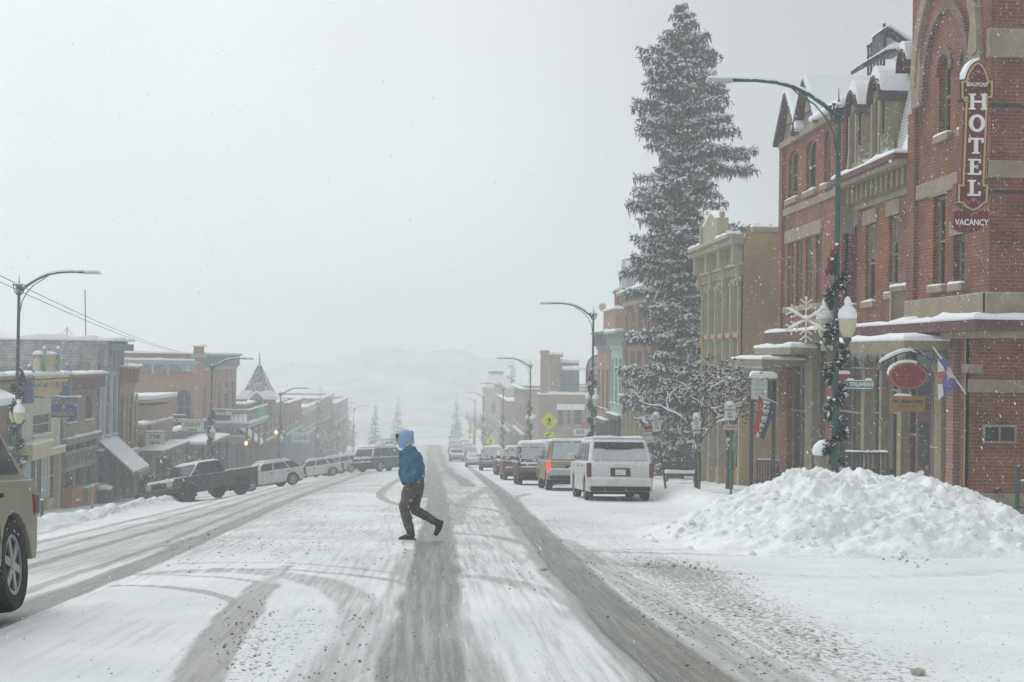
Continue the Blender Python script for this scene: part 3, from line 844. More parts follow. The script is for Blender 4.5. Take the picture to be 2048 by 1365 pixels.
FR = frontX(XR, -1)

def hw(x0, x1, yt, yb, X=XR, rise=0):
    """a window on a street front, read off as (near u, far u, sill, head, rise)"""
    a = atX(x0, (yt + yb) / 2, X); b = atX(x1, (yt + yb) / 2, X); xm = (x0 + x1) / 2
    t = atX(xm, yt, X).z; s = atX(xm, yb, X).z
    return (min(a.y, b.y), max(a.y, b.y), s, t, rise)

def serif_letter(mb, ch, cx, z0, w, h, y, th, m):
    def bx(x0, x1, a, b): mb.box(cx + x0 * w, cx + x1 * w, y - th, y, z0 + a * h, z0 + b * h, m)
    if ch == 'H':
        for s in (-1, 1):
            bx(s * .36 - .11, s * .36 + .11, .1, .9); bx(s * .36 - .2, s * .36 + .2, 0, .1); bx(s * .36 - .2, s * .36 + .2, .9, 1)
        bx(-.25, .25, .44, .57)
    elif ch == 'O':
        n = 20
        for i in range(n):
            a, b = 2 * PI * i / n, 2 * PI * (i + 1) / n
            q = [(cx + r * w * math.cos(t), z0 + h * .5 + s * h * math.sin(t)) for r, s, t in ((.5, .52, a), (.5, .52, b), (.26, .36, b), (.26, .36, a))]
            mb.prism([(p[0], y - th, p[1]) for p in q], (0, th, 0), m)
    elif ch == 'T':
        bx(-.12, .12, .1, .88); bx(-.24, .24, 0, .1); bx(-.46, .46, .88, 1); bx(-.46, -.34, .7, .88); bx(.34, .46, .7, .88)
    elif ch == 'E':
        bx(-.3, -.08, .1, .9); bx(-.42, .36, 0, .11); bx(-.42, .34, .89, 1); bx(-.08, .16, .45, .56); bx(.26, .38, .11, .27); bx(.24, .35, .74, .89); bx(.1, .18, .38, .63)
    elif ch == 'L':
        bx(-.28, -.06, .1, .9); bx(-.42, .36, 0, .11); bx(-.42, .08, .9, 1); bx(.26, .38, .11, .3)

def inset(pts, d):
    """shrink a closed 2D outline by d"""
    n = len(pts); out = []
    area = sum(pts[i][0] * pts[(i + 1) % n][1] - pts[(i + 1) % n][0] * pts[i][1] for i in range(n))
    sg = 1 if area > 0 else -1
    for i in range(n):
        a, b, c = V(pts[i - 1]), V(pts[i]), V(pts[(i + 1) % n])
        e1 = (b - a).normalized(); e2 = (c - b).normalized()
        n1 = V((-e1.y, e1.x)) * sg; n2 = V((-e2.y, e2.x)) * sg
        bi = (n1 + n2); bi = bi / max(.3, bi.dot(n1)) if bi.length > 1e-6 else n1
        out.append(tuple(b + bi * d))
    return out

@builder
def hotel():
    root = thing('brick_hotel', 'tall red brick hotel with snowy mansard roof, corner tower and tan stone trim', 'hotel', (XR, 41, G(XR, 41)))
    B, S = m_brick, m_stone
    Y0, YT, YM, YE = 31.25, 36.6, 42.5, 50.45
    XB = 25.0; Z0 = 2.2
    # ---- upper storeys: tower, recessed middle, end wing
    f2 = (3.25, 5.5)
    tw_h = [hw(1866, 1890, 392, 572), hw(1907, 1928, 470, 568), hw(1878, 1901, 112, 270, rise=.45), hw(1926, 1944, 86, 255, rise=.4)]
    mb = MB()
    wall(mb, FR, Y0, YT, Z0, 17, tw_h, B, .25)
    mb.box(XR + .3, XB, Y0, Y0 + .25, Z0, 17, B); mb.box(XR + .0, XR + .3, Y0, Y0 + .02, Z0, 17, B)
    mb.box(XR + .02, XB, YT - .25, YT, 6, 17, B); mb.box(XR, XR + .3, YT - .02, YT, Z0, 17, B)
    mb.build('wall', root)
    for h in tw_h: window(FR, root, h, m_trimT, m_glass, .22, .07, S, None if len(h) > 4 and h[4] else (S, .36))
    mid_h = [hw(1714, 1733, 448, 604), hw(1760, 1778, 430, 586), hw(1686, 1697, 452, 610)]
    FM = frontX(XR + .25, -1)
    mb = MB(); wall(mb, FM, YT, YM, Z0, 6.6, mid_h, B, .2); mb.build('wall', root)
    for h in mid_h: window(FM, root, h, m_trimT, m_glass, .18, .07, S, (S, .42))
    wing_h = [hw(a, b, 470, 613) for a, b in ((1575, 1587), (1592, 1604), (1611, 1623), (1632, 1643))]
    wing_h = [(h[0], h[1], 3.3, 5.52, 0) for h in wing_h]
    up_h = [(h[0], h[1], 7.05, 8.75, .3) for h in (hw(1577, 1596, 300, 410), hw(1612, 1632, 280, 390), hw(1648, 1660, 280, 390))]
    mb = MB(); wall(mb, FR, YM, YE, Z0, 9.2, wing_h + up_h, B, .2)
    mb.box(XR, XB, YE - .2, YE, Z0 - 6, 9.2, B); mb.box(XR, XR + .5, YM, YM + .2, Z0, 9.2, B); mb.box(XR + .5, XB, YM, YM + .2, 6, 9.2, B)
    # gables of the wing
    for yc, hwid, zp in ((49.15, 1.3, 10.6), (46.7, 1.22, 10.6)):
        mb.prism([(XR + .02, yc - hwid, 9.2), (XR + .02, yc + hwid, 9.2), (XR + .02, yc, zp)], (.3, 0, 0), m_stoneD)
    mb.build('wall', root)
    for h in wing_h: window(FR, root, h, m_trimT, m_glass, .18, .06, None, None)
    for h in up_h: window(FR, root, h, m_trimT, m_glass, .18, .06, S, None)
    # ---- stone trim
    t = MB()
    FR.box(t, 45.0, 49.7, 5.55, 5.98, -.1, .07, S); FR.box(t, 45.0, 49.7, 3.1, 3.29, -.1, .12, S)
    FR.box(t, YM, YE, 6.55, 6.8, -.1, .06, S); FR.box(t, YM, YE, 9.0, 9.22, -.1, .14, S)
    FR.box(t, Y0 - .02, YT + .02, 5.6, 5.98, -.1, .06, S)
    FR.box(t, Y0 - .06, YT + .06, 2.52, 3.02, -.1, .12, S)      # base band over the ledge
    t.box(XR - .12, XB, Y0 - .14, Y0 + .1, 2.5, 3.02, S); t.box(XR - .06, XB, Y0 - .07, Y0 + .1, 5.6, 5.98, S)
    FM.box(t, YT, YM, 5.95, 6.12, -.1, .1, S)
    # tower's great arch: stone hood, springers, keystone; brick order inside it
    ya, yb = 32.0, 36.1; yc = (ya + yb) / 2
    zs = 8.5
    o = [(u, z) for u, z in FR.arch(ya - .22, yb + .22, 11.35, 2.75, 16)]; i_ = [(u, z) for u, z in FR.arch(ya + .12, yb - .12, 11.0, 2.5, 16)]
    for k in range(16): FR.prism(t, [o[k], o[k + 1], i_[k + 1], i_[k]], -.05, .16, S)
    FR.prism(t, [(ya - .25, 8.0), (ya + .42, 8.0), (ya + .5, 8.6), (ya + .3, 9.5), (ya - .1, 9.2), (ya - .3, 8.5)], -.05, .11, S)
    FR.prism(t, [(yb + .25, 8.0), (yb - .42, 8.0), (yb - .5, 8.6), (yb - .3, 9.5), (yb + .1, 9.2), (yb + .3, 8.5)], -.05, .11, S)
    FR.box(t, yc - .14, yc + .14, 10.0, 11.1, -.05, .1, S)
    t.box(XR - .1, XB, Y0 - .1, Y0 + .1, 8.3, 8.95, S)
    t.build('stone_trim', root, bevel=.02)
    br = MB()
    o = FR.arch(ya + .35, yb - .35, 10.3, 2.2, 14); i_ = FR.arch(ya + .6, yb - .6, 10.05, 2.0, 14)
    for k in range(14): FR.prism(br, [o[k], o[k + 1], i_[k + 1], i_[k]], -.05, .12, m_brickD)
    br.build('brick_arch', root)
    for h in (tw_h[2], tw_h[3]):
        br = MB(); o = FR.arch(h[0] - .22, h[1] + .22, h[3] + .25, .65, 10); i_ = FR.arch(h[0] - .02, h[1] + .02, h[3] + .03, .46, 10)
        for k in range(10): FR.prism(br, [o[k], o[k + 1], i_[k + 1], i_[k]], -.05, .07, m_brickD)
        br.build('brick_arch', root)
    # brick pilasters on the tower corners and wing edges
    for a, b in ((YT - .55, YT), (YM + .0, YM + .5), (YE - .45, YE)):
        br = MB(); FR.box(br, a, b, 3.02 if a < 40 else 2.5, 7.9 if a < 40 else 9.0, -.1, .1, m_brick); br.build('pilaster', root)
    # ---- bracketed eave of the middle part
    e = MB()
    FM.box(e, YT, YM, 6.12, 6.62, -.05, .14, m_stoneD)
    for k in range(26):
        u = YT + .12 + (YM - YT - .24) * k / 25
        FM.prism(e, [(u - .06, 6.15), (u + .06, 6.15), (u + .06, 6.6), (u - .06, 6.6)], .14, .14 + .16 + .06 * (k % 2), m_trimT)
    FM.box(e, YT, YM, 6.62, 6.76, -.05, .62, m_trimT); FM.box(e, YT, YM, 6.76, 6.92, -.05, .72, m_maroon)
    FM.prism(e, [(YM - .16, 5.3), (YM, 5.3), (YM, 6.7), (YM - .16, 6.7)], .0, .5, m_stoneD)
    e.build('cornice', root)
    snowcap('snow_cap', root, XR + .25 - .7, XR + .4, YT, YM, 6.92, .16, .03)
    # ---- mansard, dormers
    r = MB()
    r.prism([(XR + .12, YT, 6.9), (XR + .62, YT, 9.45), (XR + 2.8, YT, 11.1), (XR + 12, YT, 11.1), (XR + 12, YT, 6.9)], (0, YM - YT, 0), m_shingle)
    mans = r.build('roof', root); mans['label'] = 'dark shingled mansard roof half under snow'
    for yc in (41.0, 38.85):
        d = MB(); w = .44; x0, x1 = XR - .2, XR + 1.4; z0, z1 = 6.95, 8.55
        # cheeks and front with a tall arched opening
        d.box(x0 + .06, x1, yc - w, yc - w + .1, z0, z1 + .1, m_trimT); d.box(x0 + .06, x1, yc + w - .1, yc + w, z0, z1 + .1, m_trimT)
        fd = frontX(x0, -1)
        h = (yc - w * .48, yc + w * .48, z0 + .3, z1 + .28, w * .45)
        wall(d, fd, yc - w, yc + w, z0, z1 + .45, [h], m_trimT, .2)
        for s in (-1, 1):   # scrolled feet and pilasters
            fd.prism(d, [(yc + s * w, z0), (yc + s * (w + .3), z0), (yc + s * (w + .12), z0 + .35), (yc + s * w, z0 + .75)], -.3, .05, m_trimT)
            fd.box(d, yc + s * w * .74 - .07, yc + s * w * .74 + .07, z0 + .2, z1 + .1, 0, .07, m_trimT)
        dm = d.build('dormer', root)
        window(fd, dm, h, m_trimT, m_glass, .18, .05)
        c = MB()   # barrel roof with snow
        o = fd.arch(yc - w - .12, yc + w + .12, z1 + .84, .76, 10); i_ = fd.arch(yc - w - .02, yc + w + .02, z1 + .75, .68, 10)
        for k in range(10):
            fd.prism(c, [o[k], o[k + 1], i_[k + 1], i_[k]], .16, -2.6, m_barge)  # dark rim colour paints in the shade under the overhang
        c.build('dormer_roof', dm)
        s_ = MB(); o2 = fd.arch(yc - w - .14, yc + w + .14, z1 + 1.12, .98, 10)
        for k in range(1, 9): fd.prism(s_, [o2[k], o2[k + 1], o[k + 1], o[k]], .1, -2.6, m_snow)
        s_.build('snow_cap', dm, smooth=False, bevel=.05)
    s = MB()   # snow streaked over the steep shingles between the dormers
    for a, b in ((YT + .03, 38.38), (39.32, 40.54), (41.46, YM - .02)):
        q = lambda y, z, o: (XR + .12 + (z - 6.9) / 2.55 * .5 - o, y, z)
        s.hexa([q(a, 6.92, .02), q(b, 6.92, .02), (XR + .6, b, 6.92), (XR + .6, a, 6.92), q(a, 9.4, .02), q(b, 9.4, .02), (XR + .7, b, 9.4), (XR + .7, a, 9.4)], m_shingle_snow)
        s.prism([q(a, 6.92, .05), q(a + (b - a) * .75, 6.92, .05), q(a + .1, 8.9, .05)], (.05, 0, 0), m_snow)
    s.prism([(XR + .45, YT, 9.3), (XR + .35, YT, 9.5), (XR + .62, YT, 9.75), (XR + 1.25, YT, 10.2), (XR + 1.3, YT, 10.0), (XR + .7, YT, 9.5)], (0, YM - YT, 0), m_snow)
    s.prism([(XR + 2.15, YT, 10.65), (XR + 2.7, YT, 11.25), (XR + 12, YT, 11.3), (XR + 12, YT, 11.05), (XR + 2.9, YT, 11.05), (XR + 2.3, YT, 10.6)], (0, YM - YT + .5, 0), m_snow)
    s.build('snow_cap', root, bevel=.05)
    # a last small hood tucked against the tower
    s = MB(); fd = frontX(XR - .1, -1); o = fd.arch(YT + .02, YT + .75, 9.75, .6, 8); i_ = fd.arch(YT + .1, YT + .67, 9.66, .52, 8)
    for k in range(8): fd.prism(s, [o[k], o[k + 1], i_[k + 1], i_[k]], .1, -1.5, m_barge)
    hd = s.build('dormer_hood', root); s = MB(); o2 = fd.arch(YT + .02, YT + .78, 9.95, .75, 8)
    for k in range(1, 7): fd.prism(s, [o2[k], o2[k + 1], o[k + 1], o[k]], .06, -1.5, m_snow)
    s.build('snow_cap', hd, bevel=.04)
    # ---- wing roof: two street gables and a broad snowy slope behind
    g = MB(); gs = MB()
    for yc, hwid, zp in ((49.15, 1.3, 10.6), (46.7, 1.22, 10.6)):
        for sg in (-1, 1):
            a = V((XR - .28, yc, zp + .14)); b = V((XR - .28, yc + sg * (hwid + .2), 9.12))
            nrm = V((0, sg * (zp - 9.2), hwid)).normalized() * .13
            g.prism([a, b, b + nrm, a + nrm], (7.5, 0, 0), m_barge)
            n2 = nrm * 2.3
            gs.prism([a + nrm, b * .97 + a * .03 + nrm, b * .94 + a * .06 + n2, a + n2 + V((0, 0, .05))], (7.4, 0, 0), m_snow)
        FR.prism(g, [(yc - .34, 9.75), (yc + .34, 9.75), (yc, 10.35)], .02, .1, m_trimT)
    g.box(XR + .3, XB, YM, YE, 9.0, 9.18, m_shingle)
    g.build('roof', root)
    # near bay's hipped roof, banked with snow up to the main ridge
    gs.prism([(XR - .3, YM - .25, 9.22), (XR - .3, YM - .25, 9.4), (XR + .2, YM - .25, 9.62), (XR + 2.6, YM - .25, 11.15), (XR + 12, YM - .25, 11.3), (XR + 12, YM - .25, 9.22)], (0, 3.6, 0), m_snow)
    gs.build('snow_cap', root, bevel=.09, bseg=3)
    # iron cresting and chimney on the ridge
    c = MB()
    y0 = 48.6; xc = XR + 3.1
    for k in range(6):
        u = y0 + .36 * k; zt = 12.75 if k else 13.1
        c.tube([(xc, u, 11.0), (xc, u, zt)], .045, m_black, 5); c.ell((xc, u, zt + .04), (.07, .07, .1), m_black, 4, 6); c.ell((xc, u, 12.1), (.06, .06, .08), m_black, 4, 6)
    for z in (11.75, 12.4): c.box(xc - .02, xc + .02, y0 - .05, y0 + 1.9, z, z + .06, m_black)
    c.build('iron_cresting', root)
    c = MB(); q = [atY(x, y, 47.5) for x, y in ((1766, 60), (1780, 52), (1832, 88), (1832, 100), (1790, 72), (1773, 66), (1773, 108), (1766, 108))]
    c.prism(q, (0, 1.2, 0), m_iron); q = [atY(x, y, 46.5) for x, y in ((1727, 126), (1775, 98), (1815, 92), (1815, 98), (1780, 105), (1730, 133))]; c.prism(q, (0, 1.5, 0), m_iron)
    lt = c.build('roof_lantern', root)
    c = MB(); q = [atY(x, y, 46.3) for x, y in ((1727, 126), (1776, 92), (1790, 85), (1812, 86), (1815, 92), (1775, 98))]; c.prism(q, (0, 1.7, 0), m_snow)
    q = [atY(x, y, 47.9) for x, y in ((1773, 66), (1832, 104), (1832, 120), (1773, 110))]; c.prism(q, (0, .6, 0), m_snow); q = [atY(x, y, 47.3) for x, y in ((1764, 60), (1780, 50), (1832, 86), (1834, 82), (1781, 46), (1766, 56))]; c.prism(q, (0, 1.4, 0), m_snow)
    c.build('snow_cap', lt, bevel=.03)
    # ---- street storey
    gfl = MB(); zb = -6
    cols = [hw(a, b, 700, 900)[:2] for a, b in ((1561, 1574), (1610, 1624), (1651, 1664), (1722, 1729), (1758, 1763), (1794, 1803), (1868, 1883), (1928, 1938))]
    zt = 2.05
    FG = frontX(XR + .24, -1)
    dk = MB()
    for i, (a, b) in enumerate(cols):
        dk = MB(); gy = G(XR, (a + b) / 2) + .1
        FR.box(dk, a, b, zb, zt, -.25, .0, m_trimT if i not in (0, 2) else m_brick)
        FR.box(dk, a - .05, b + .05, gy, gy + .5, -.3, .05, m_trimT); FR.box(dk, a - .05, b + .05, 1.2, 1.4, -.3, .05, m_trimT)
        dk.build('column', root)
    gfl = MB(); gfl.box(XR + .3, XB, 32.75, YE - .05, zb, 2.15, m_under); gfl.build('storefront_backing', root)
    for i in range(len(cols) - 1):
        a, b = cols[i + 1][1], cols[i][0]
        if b - a < .5: continue
        gy = G(XR, (a + b) / 2) + .15
        door = i in (1, 5)
        if door:
            m_ = (a + b) / 2
            window(FG, root, (a, m_ - .55, gy + .6, 1.95, 0), m_stoneD, m_glassG, .02, .06, None, None, (1, 2), 'shop_window')
            window(FG, root, (m_ + .55, b, gy + .6, 1.95, 0), m_stoneD, m_glassG, .02, .06, None, None, (1, 2), 'shop_window')
            d = MB(); FG.box(d, m_ - .55, m_ + .55, gy, gy + 2.5, -.02, .05, m_maroon); FG.box(d, m_ - .35, m_ + .35, gy + 1.0, gy + 2.2, .05, .06, m_glassG)
            FG.box(d, m_ - .55, m_ + .55, gy + 2.5, 1.95, -.02, .04, m_glassG)
            dd = d.build('door', root); k = MB(); q = FG.p(m_ - .4, gy + 1.05, .1); k.ell(q, (.05, .05, .05), m_gold, 5, 6); k.build('handle', dd)
        else:
            window(FG, root, (a, b, gy + .55, 1.95, 0), m_stoneD, m_glassG, .02, .06, None, None, (2 if b - a > 1.4 else 1, 1), 'shop_window')
            if i in (3, 4):
                c = MB(); FG.box(c, b - (b - a) * .3, b - .12, gy + .9, 1.9, -.1, .045, m_blind); c.build('curtain', root)
        k = MB(); FG.box(k, a, b, zb, gy + .55, -.02, .06, m_stoneD if not door else m_maroon); k.build('bulkhead', root)
    k = MB(); FR.box(k, 32.64, 33.0, zb, 2.1, -.4, -.02, m_brick); FR.box(k, 33.55, 34.0, zb, 2.05, -.6, -.05, m_brickO)
    k.box(XR + .0, XB, 32.4, 32.62, zb, 2.2, m_brick)
    k.build('wall', root)
    k = MB(); k.box(XR - .04, XB, 32.34, 32.42, -2.5, -1.6, m_stone); k.box(XR - .03, XB, 32.36, 32.42, .75, 1.05, m_stone); k.build('stone_base', root)
    FS = sideY(32.4)
    for px in ((1963, 2030, 850, 887),):
        a = atY(px[0], 868, 32.4); b = atY(px[1], 868, 32.4); t_ = atY(2000, px[2], 32.4).z; s_ = atY(2000, px[3], 32.4).z
        window(FS, root, (a.x, b.x, s_, t_, 0), m_trimT, m_glass, -.03, .05, None, None, (2, 1), 'window', sashes=False)
    k = MB(); k.lathe([(.07, 0), (.07, .1)], (atY(1997, 982, 32.3).x, 32.25, atY(1997, 982, 32.3).z), m_black, 10, 'y'); k.build('vent_pipe', root)
    # ledge over the shops with its snow, and three canopies
    l = MB(); FR.box(l, Y0 - .45, YE + .2, 2.15, 2.4, -.3, .5, m_maroon); FR.box(l, Y0 - .3, YE, 2.0, 2.15, -.3, .25, m_trimT); l.box(XR + .3, XB, Y0 - .45, 32.6, 2.15, 2.4, m_maroon); l.box(XR + .3, XB, Y0 - .3, 32.6, 2.0, 2.15, m_trimT)
    l.build('ledge', root)
    snowcap('snow_cap', root, XR - .5, XR + .0, Y0 - .45, 36.7, 2.4, .20, .03); snowcap('snow_cap', root, XR - .5, XR + .2, 36.7, YE + .2, 2.4, .15, .03); snowcap('snow_cap', root, XR + .0, XB - 8, Y0 - .45, Y0 - .12, 2.4, .2, .03)
    for a, b, zt, out, fr_ in ((33.6, 38.0, 1.95, 1.15, 1), (39.4, 42.2, 1.95, .8, 0), (45.4, 50.6, 1.85, .9, 0), (46.8, 51.8, 1.45, 1.5, 1)):
        k = MB(); FR.box(k, a, b, zt - .22, zt, .0, out, m_trimT)
        if fr_:   # hanging fringe and icicles
            nI = int((b - a) / .09)
            for q in range(nI):
                u = a + (b - a) * (q + .5) / nI; ln = random.uniform(.12, .3)
                k.tube([FR.p(u, zt - .22, out - .04), FR.p(u, zt - .22 - ln, out - .04)], [.018, .004], m_icicle, 4, False)
            FR.box(k, a, b, zt - .30, zt - .22, out - .06, out - .01, m_green if out > 1.3 else m_trimT)
        cn = k.build('canopy', root)
        MB().snow(XR - out, XR - .02, a, b, zt, .20 if out < 1.3 else .15, .03).build('snow_cap', cn, smooth=True)
    # balconet and drainpipe
    k = MB()
    for q in range(15): FM.box(k, 36.75 + .1 * q, 36.78 + .1 * q, 2.6, 3.35, .1, .13, m_trimT)
    FM.box(k, 36.6, 38.3, 3.35, 3.47, .05, .2, m_trimT); FM.box(k, 38.2, 38.35, 2.5, 3.6, .02, .22, m_trimT); k.build('balconet', root)
    snowcap('snow_cap', root, XR + .02, XR + .22, 36.6, 38.3, 3.47, .08, .02)
    k = MB(); k.tube([FM.p(36.95, 2.6, .08), FM.p(36.95, 5.9, .08)], .05, m_trimT, 8); FM.box(k, 36.8, 37.1, 4.85, 5.1, .02, .2, m_iron); k.build('drainpipe', root)

m_barge = M('slate_board_and_shade', (.10, .075, .08), .8, var=.25, dust=.2, fleck=.15)  # slate on the gable boards; on dormer rims the overhang's shade as colour
m_icicle = M('icicle', (.5, .53, .52), .35, var=.1)
m_shingle_snow = M('snow_streaked_shingle', (.62, .64, .66), .9, var=.25, vs=6, planks=3.3, fleck=.4)

@builder
def hotel_sign():
    Yp = 30.3
    P = lambda x, y: (lambda q: (q.x, q.z))(atY(x, y, Yp))
    root = thing('hotel_sign', 'tall maroon blade sign with gold edging reading Beaumont Hotel, hung at the tower corner', 'sign', atY(1945, 280, Yp))
    out = [P(*p) for p in ((1953, 122.5), (1946, 126), (1939, 132), (1933, 142), (1929, 152), (1927, 160), (1917.6, 160.5), (1917.3, 201.6), (1926, 201.8), (1919.5, 367), (1911, 367), (1910, 409), (1921, 411), (1928, 419), (1943, 426.5), (1957, 421), (1966, 412), (1974.7, 408.5), (1977, 367), (1968.8, 367), (1976, 200.5), (1985, 200.3), (1986.4, 160), (1977.5, 160), (1975, 150), (1971, 140), (1965, 130.5), (1959, 125))]
    b = MB(); b.prism([(x, Yp - .06, z) for x, z in out], (0, .24, 0), m_maroonS); b.build('cabinet', root)
    g = MB(); n = len(out); i1 = inset(out, .035); i2 = inset(out, .075)
    for k in range(n):
        j = (k + 1) % n
        g.prism([(i1[k][0], Yp - .085, i1[k][1]), (i1[j][0], Yp - .085, i1[j][1]), (i2[j][0], Yp - .085, i2[j][1]), (i2[k][0], Yp - .085, i2[k][1])], (0, .03, 0), m_gold)
    g.build('gold_border', root)
    L = MB()
    for ch, y, x in (('H', 221, 1953), ('O', 265, 1951), ('T', 309, 1949), ('E', 351, 1947), ('L', 393, 1946)):
        c = P(x, y); h = {'O': .37}.get(ch, .345); serif_letter(L, ch, c[0], c[1], .36, h, Yp - .06, .035, m_letter)
    L.build('lettering', root)
    c = P(1952, 171); text('BEAUMONT', .125, m_letter, 'lettering', root, basis((1, 0, 0), (0, 0, 1), (0, -1, 0), (c[0], Yp - .07, c[1])), bold=.002, sx=.70)
    for cx, cy in ((1953, 147), (1944, 404)):
        s = MB(); c = P(cx, cy)
        for k in (-1, 1):
            s.tube([(c[0] + k * (.02 + .13 * t), Yp - .075, c[1] + .05 * math.sin(t * 7)) for t in np.linspace(0, 1, 9)], .012, m_pinkish, 5)
        s.ell((c[0], Yp - .07, c[1] + .02), (.03, .02, .04), m_pinkish, 5, 7); s.build('scrollwork', root)
    v = [P(*p) for p in ((1906, 424.5), (1921, 421), (1943, 432), (1965, 420), (1976, 424), (1976, 448), (1957, 461), (1940, 466), (1922, 464.5), (1905, 456.5))]
    m = MB(); m.prism([(x, Yp - .04, z) for x, z in v], (0, .14, 0), m_maroonS); pn = m.build('vacancy_panel', root)
    c = P(1942, 446); text('VACANCY', .185, m_letter, 'lettering', pn, basis((1, 0, 0), (0, 0, 1), (0, -1, 0), (c[0], Yp - .045, c[1])), bold=.003, sx=.84)
    for y in (209, 383):
        a = MB(); p = atY(1972, y, Yp); a.box(p.x, p.x + 2.2, Yp + .02, Yp + .1, p.z - .035, p.z + .035, m_black)
        a.box(p.x + .45, p.x + .5, Yp + .02, 31.3, p.z - .035, p.z + .035, m_black)
        a.build('bracket', root)
    s = MB()
    pts = [(x, z) for x, z in (out[5], out[4], out[3], out[2], out[1], out[0])]
    up = [(x - .03, z + .07) for x, z in pts]; up[-1] = (pts[-1][0] + .05, pts[-1][1] + .06); up[0] = (pts[0][0] - .01, pts[0][1] + .02)
    for k in range(5): s.prism([(pts[k][0], Yp - .09, pts[k][1]), (pts[k + 1][0], Yp - .09, pts[k + 1][1]), (up[k + 1][0], Yp - .09, up[k + 1][1]), (up[k][0], Yp - .09, up[k][1])], (0, .3, 0), m_snow)
    s.build('snow_cap', root, bevel=.02)
m_maroonS = M('maroon_sign_face', (.13, .014, .022), .45, var=.15, fleck=.1)
m_pinkish = M('faded_pink_scroll', (.35, .16, .2), .6, var=.1)

@builder
def hotel_small_signs():
    # red oval hanging sign with wooden board under it
    Yp = 33.6
    c = atY(1815, 752, Yp)
    r = thing('oval_sign', 'red oval sign hanging under a snowy iron bracket above the hotel door', 'sign', c)
    b = MB(); b.lathe([(0.001, -.05), (.47, -.05), (.5, -.02), (.5, .03), (.47, .05), (.001, .05)], (0, 0, 0), m_ovalred, 28, 'y')
    b.v = [(c.x + x * .98, c.y + y, c.z + z * .66) for x, y, z in b.v]; b.build('panel', r, bevel=.01)
    g = MB()
    for k in range(28):
        t, u = 2 * PI * k / 28, 2 * PI * (k + 1) / 28
        g.prism([(c.x + q * math.cos(a), Yp - .07, c.z + q * .67 * math.sin(a)) for a, q in ((t, .46), (u, .46), (u, .42), (t, .42))], (0, .02, 0), m_orange)
    g.build('rim', r)
    s = MB()
    for k in range(5, 14):
        t, u = 2 * PI * k / 28, 2 * PI * (k + 1) / 28
        s.prism([(c.x + q * math.cos(a), Yp - .05, c.z + q * .67 * math.sin(a) + e) for a, q, e in ((t, .48, 0), (u, .48, 0), (u, .49, .06), (t, .49, .06))], (0, .1, 0), m_snow)
    s.build('snow_cap', r)
    h = MB(); h.tube([(c.x - .68 + 1.3 * t, Yp, c.z + .28 + .30 * math.sin(t * PI * .9)) for t in np.linspace(0, 1, 12)], .03, m_black, 6)
    h.tube([(c.x + .62, Yp, c.z + .34), (XR + .1, Yp, c.z + .5)], .025, m_black, 6); h.tube([(c.x - .3, Yp, c.z + .3), (c.x - .3, Yp, c.z + .48)], .02, m_black, 5); h.tube([(c.x + .1, Yp, c.z + .3), (c.x + .1, Yp, c.z + .55)], .02, m_black, 5)
    h.build('bracket', r)
    s = MB(); s.tube([(c.x - .7 + .85 * t, Yp, c.z + .33 + .30 * math.sin(t * PI * .55)) for t in np.linspace(0, 1, 10)], [.02, .04, .05, .055, .05, .055, .05, .05, .045, .03], m_snow, 7); s.build('snow_cap', r, smooth=True)
    d = atY(1815, 808, Yp)
    w = thing('wooden_sign', 'brown wooden board sign with dark lettering hanging below the red oval sign', 'sign', d)
    b = MB(); b.box(d.x - .43, d.x + .43, Yp - .03, Yp + .03, d.z - .19, d.z + .19, m_woodsign); bd = b.build('board', w, bevel=.01)
    M_ = lambda dx, dz: basis((1, 0, 0), (0, 0, 1), (0, -1, 0), (d.x + dx, Yp - .035, d.z + dz))
    text('DOWNHILL JAVA', .115, m_letD, 'lettering', bd, M_(0, .05), sx=.8, bold=.003); text('MOUNTAIN COFFEE', .055, m_letD, 'lettering', bd, M_(0, -.06), sx=.8)
    for dx in (-.3, .3): k = MB(); k.tube([(d.x + dx, Yp, d.z + .19), (d.x + dx, Yp, d.z + .34)], .012, m_black, 5); k.build('chain', w)
    s = MB(); s.snow(d.x - .33, d.x + .1, Yp - .04, Yp + .04, d.z + .19, .07, .0); s.build('snow_cap', w)
    # flag on a slanted staff beside the corner column
    r = thing('flag', 'purple, white and red flag drooping from a slanted staff near the hotel corner column', 'flag', atY(1885, 760, 32.9))
    p = lambda x, y, Y=32.2: atY(x, y, Y)
    f = MB(); top = p(1866, 694, 32.0); bot = p(1932, 788, 32.5)
    f.tube([top, bot], .018, m_white, 6); f.ell(top, (.03, .03, .03), m_gold, 5, 6); f.build('staff', r)
    f = MB()
    def cloth(pts, m):
        q = [p(x, y, 32.15 + .05 * math.sin(x * .3)) for x, y in pts]; f.prism(q, (0, .012, 0), m)
    cloth([(1878, 716), (1884, 706), (1897, 728), (1892, 744)], m_purple); cloth([(1876, 718), (1885, 732), (1890, 742), (1876, 745)], m_white)
    cloth([(1876, 745), (1890, 742), (1893, 752), (1888, 760), (1877, 766)], m_redcloth); cloth([(1892, 744), (1900, 735), (1910, 757), (1897, 757)], m_pale)
    cloth([(1889, 752), (1897, 757), (1911, 758), (1913, 770), (1900, 782), (1889, 790), (1885, 768)], m_purple); cloth([(1876, 770), (1885, 768), (1887, 790), (1877, 802)], m_white)
    f.build('cloth', r)
    # maroon hanging sign half hidden by the lamp post
    c = atY(1695, 760, 36.5)
    r = thing('wall_sign', 'small dark red sign projecting from the hotel front behind the street lamp', 'sign', c)
    b = MB(); b.prism([(c.x - .22, 36.5, c.z + .2), (c.x + .22, 36.5, c.z + .08), (c.x + .22, 36.5, c.z - .2), (c.x - .22, 36.5, c.z - .2)], (0, .08, 0), m_ovalred); b.build('panel', r)
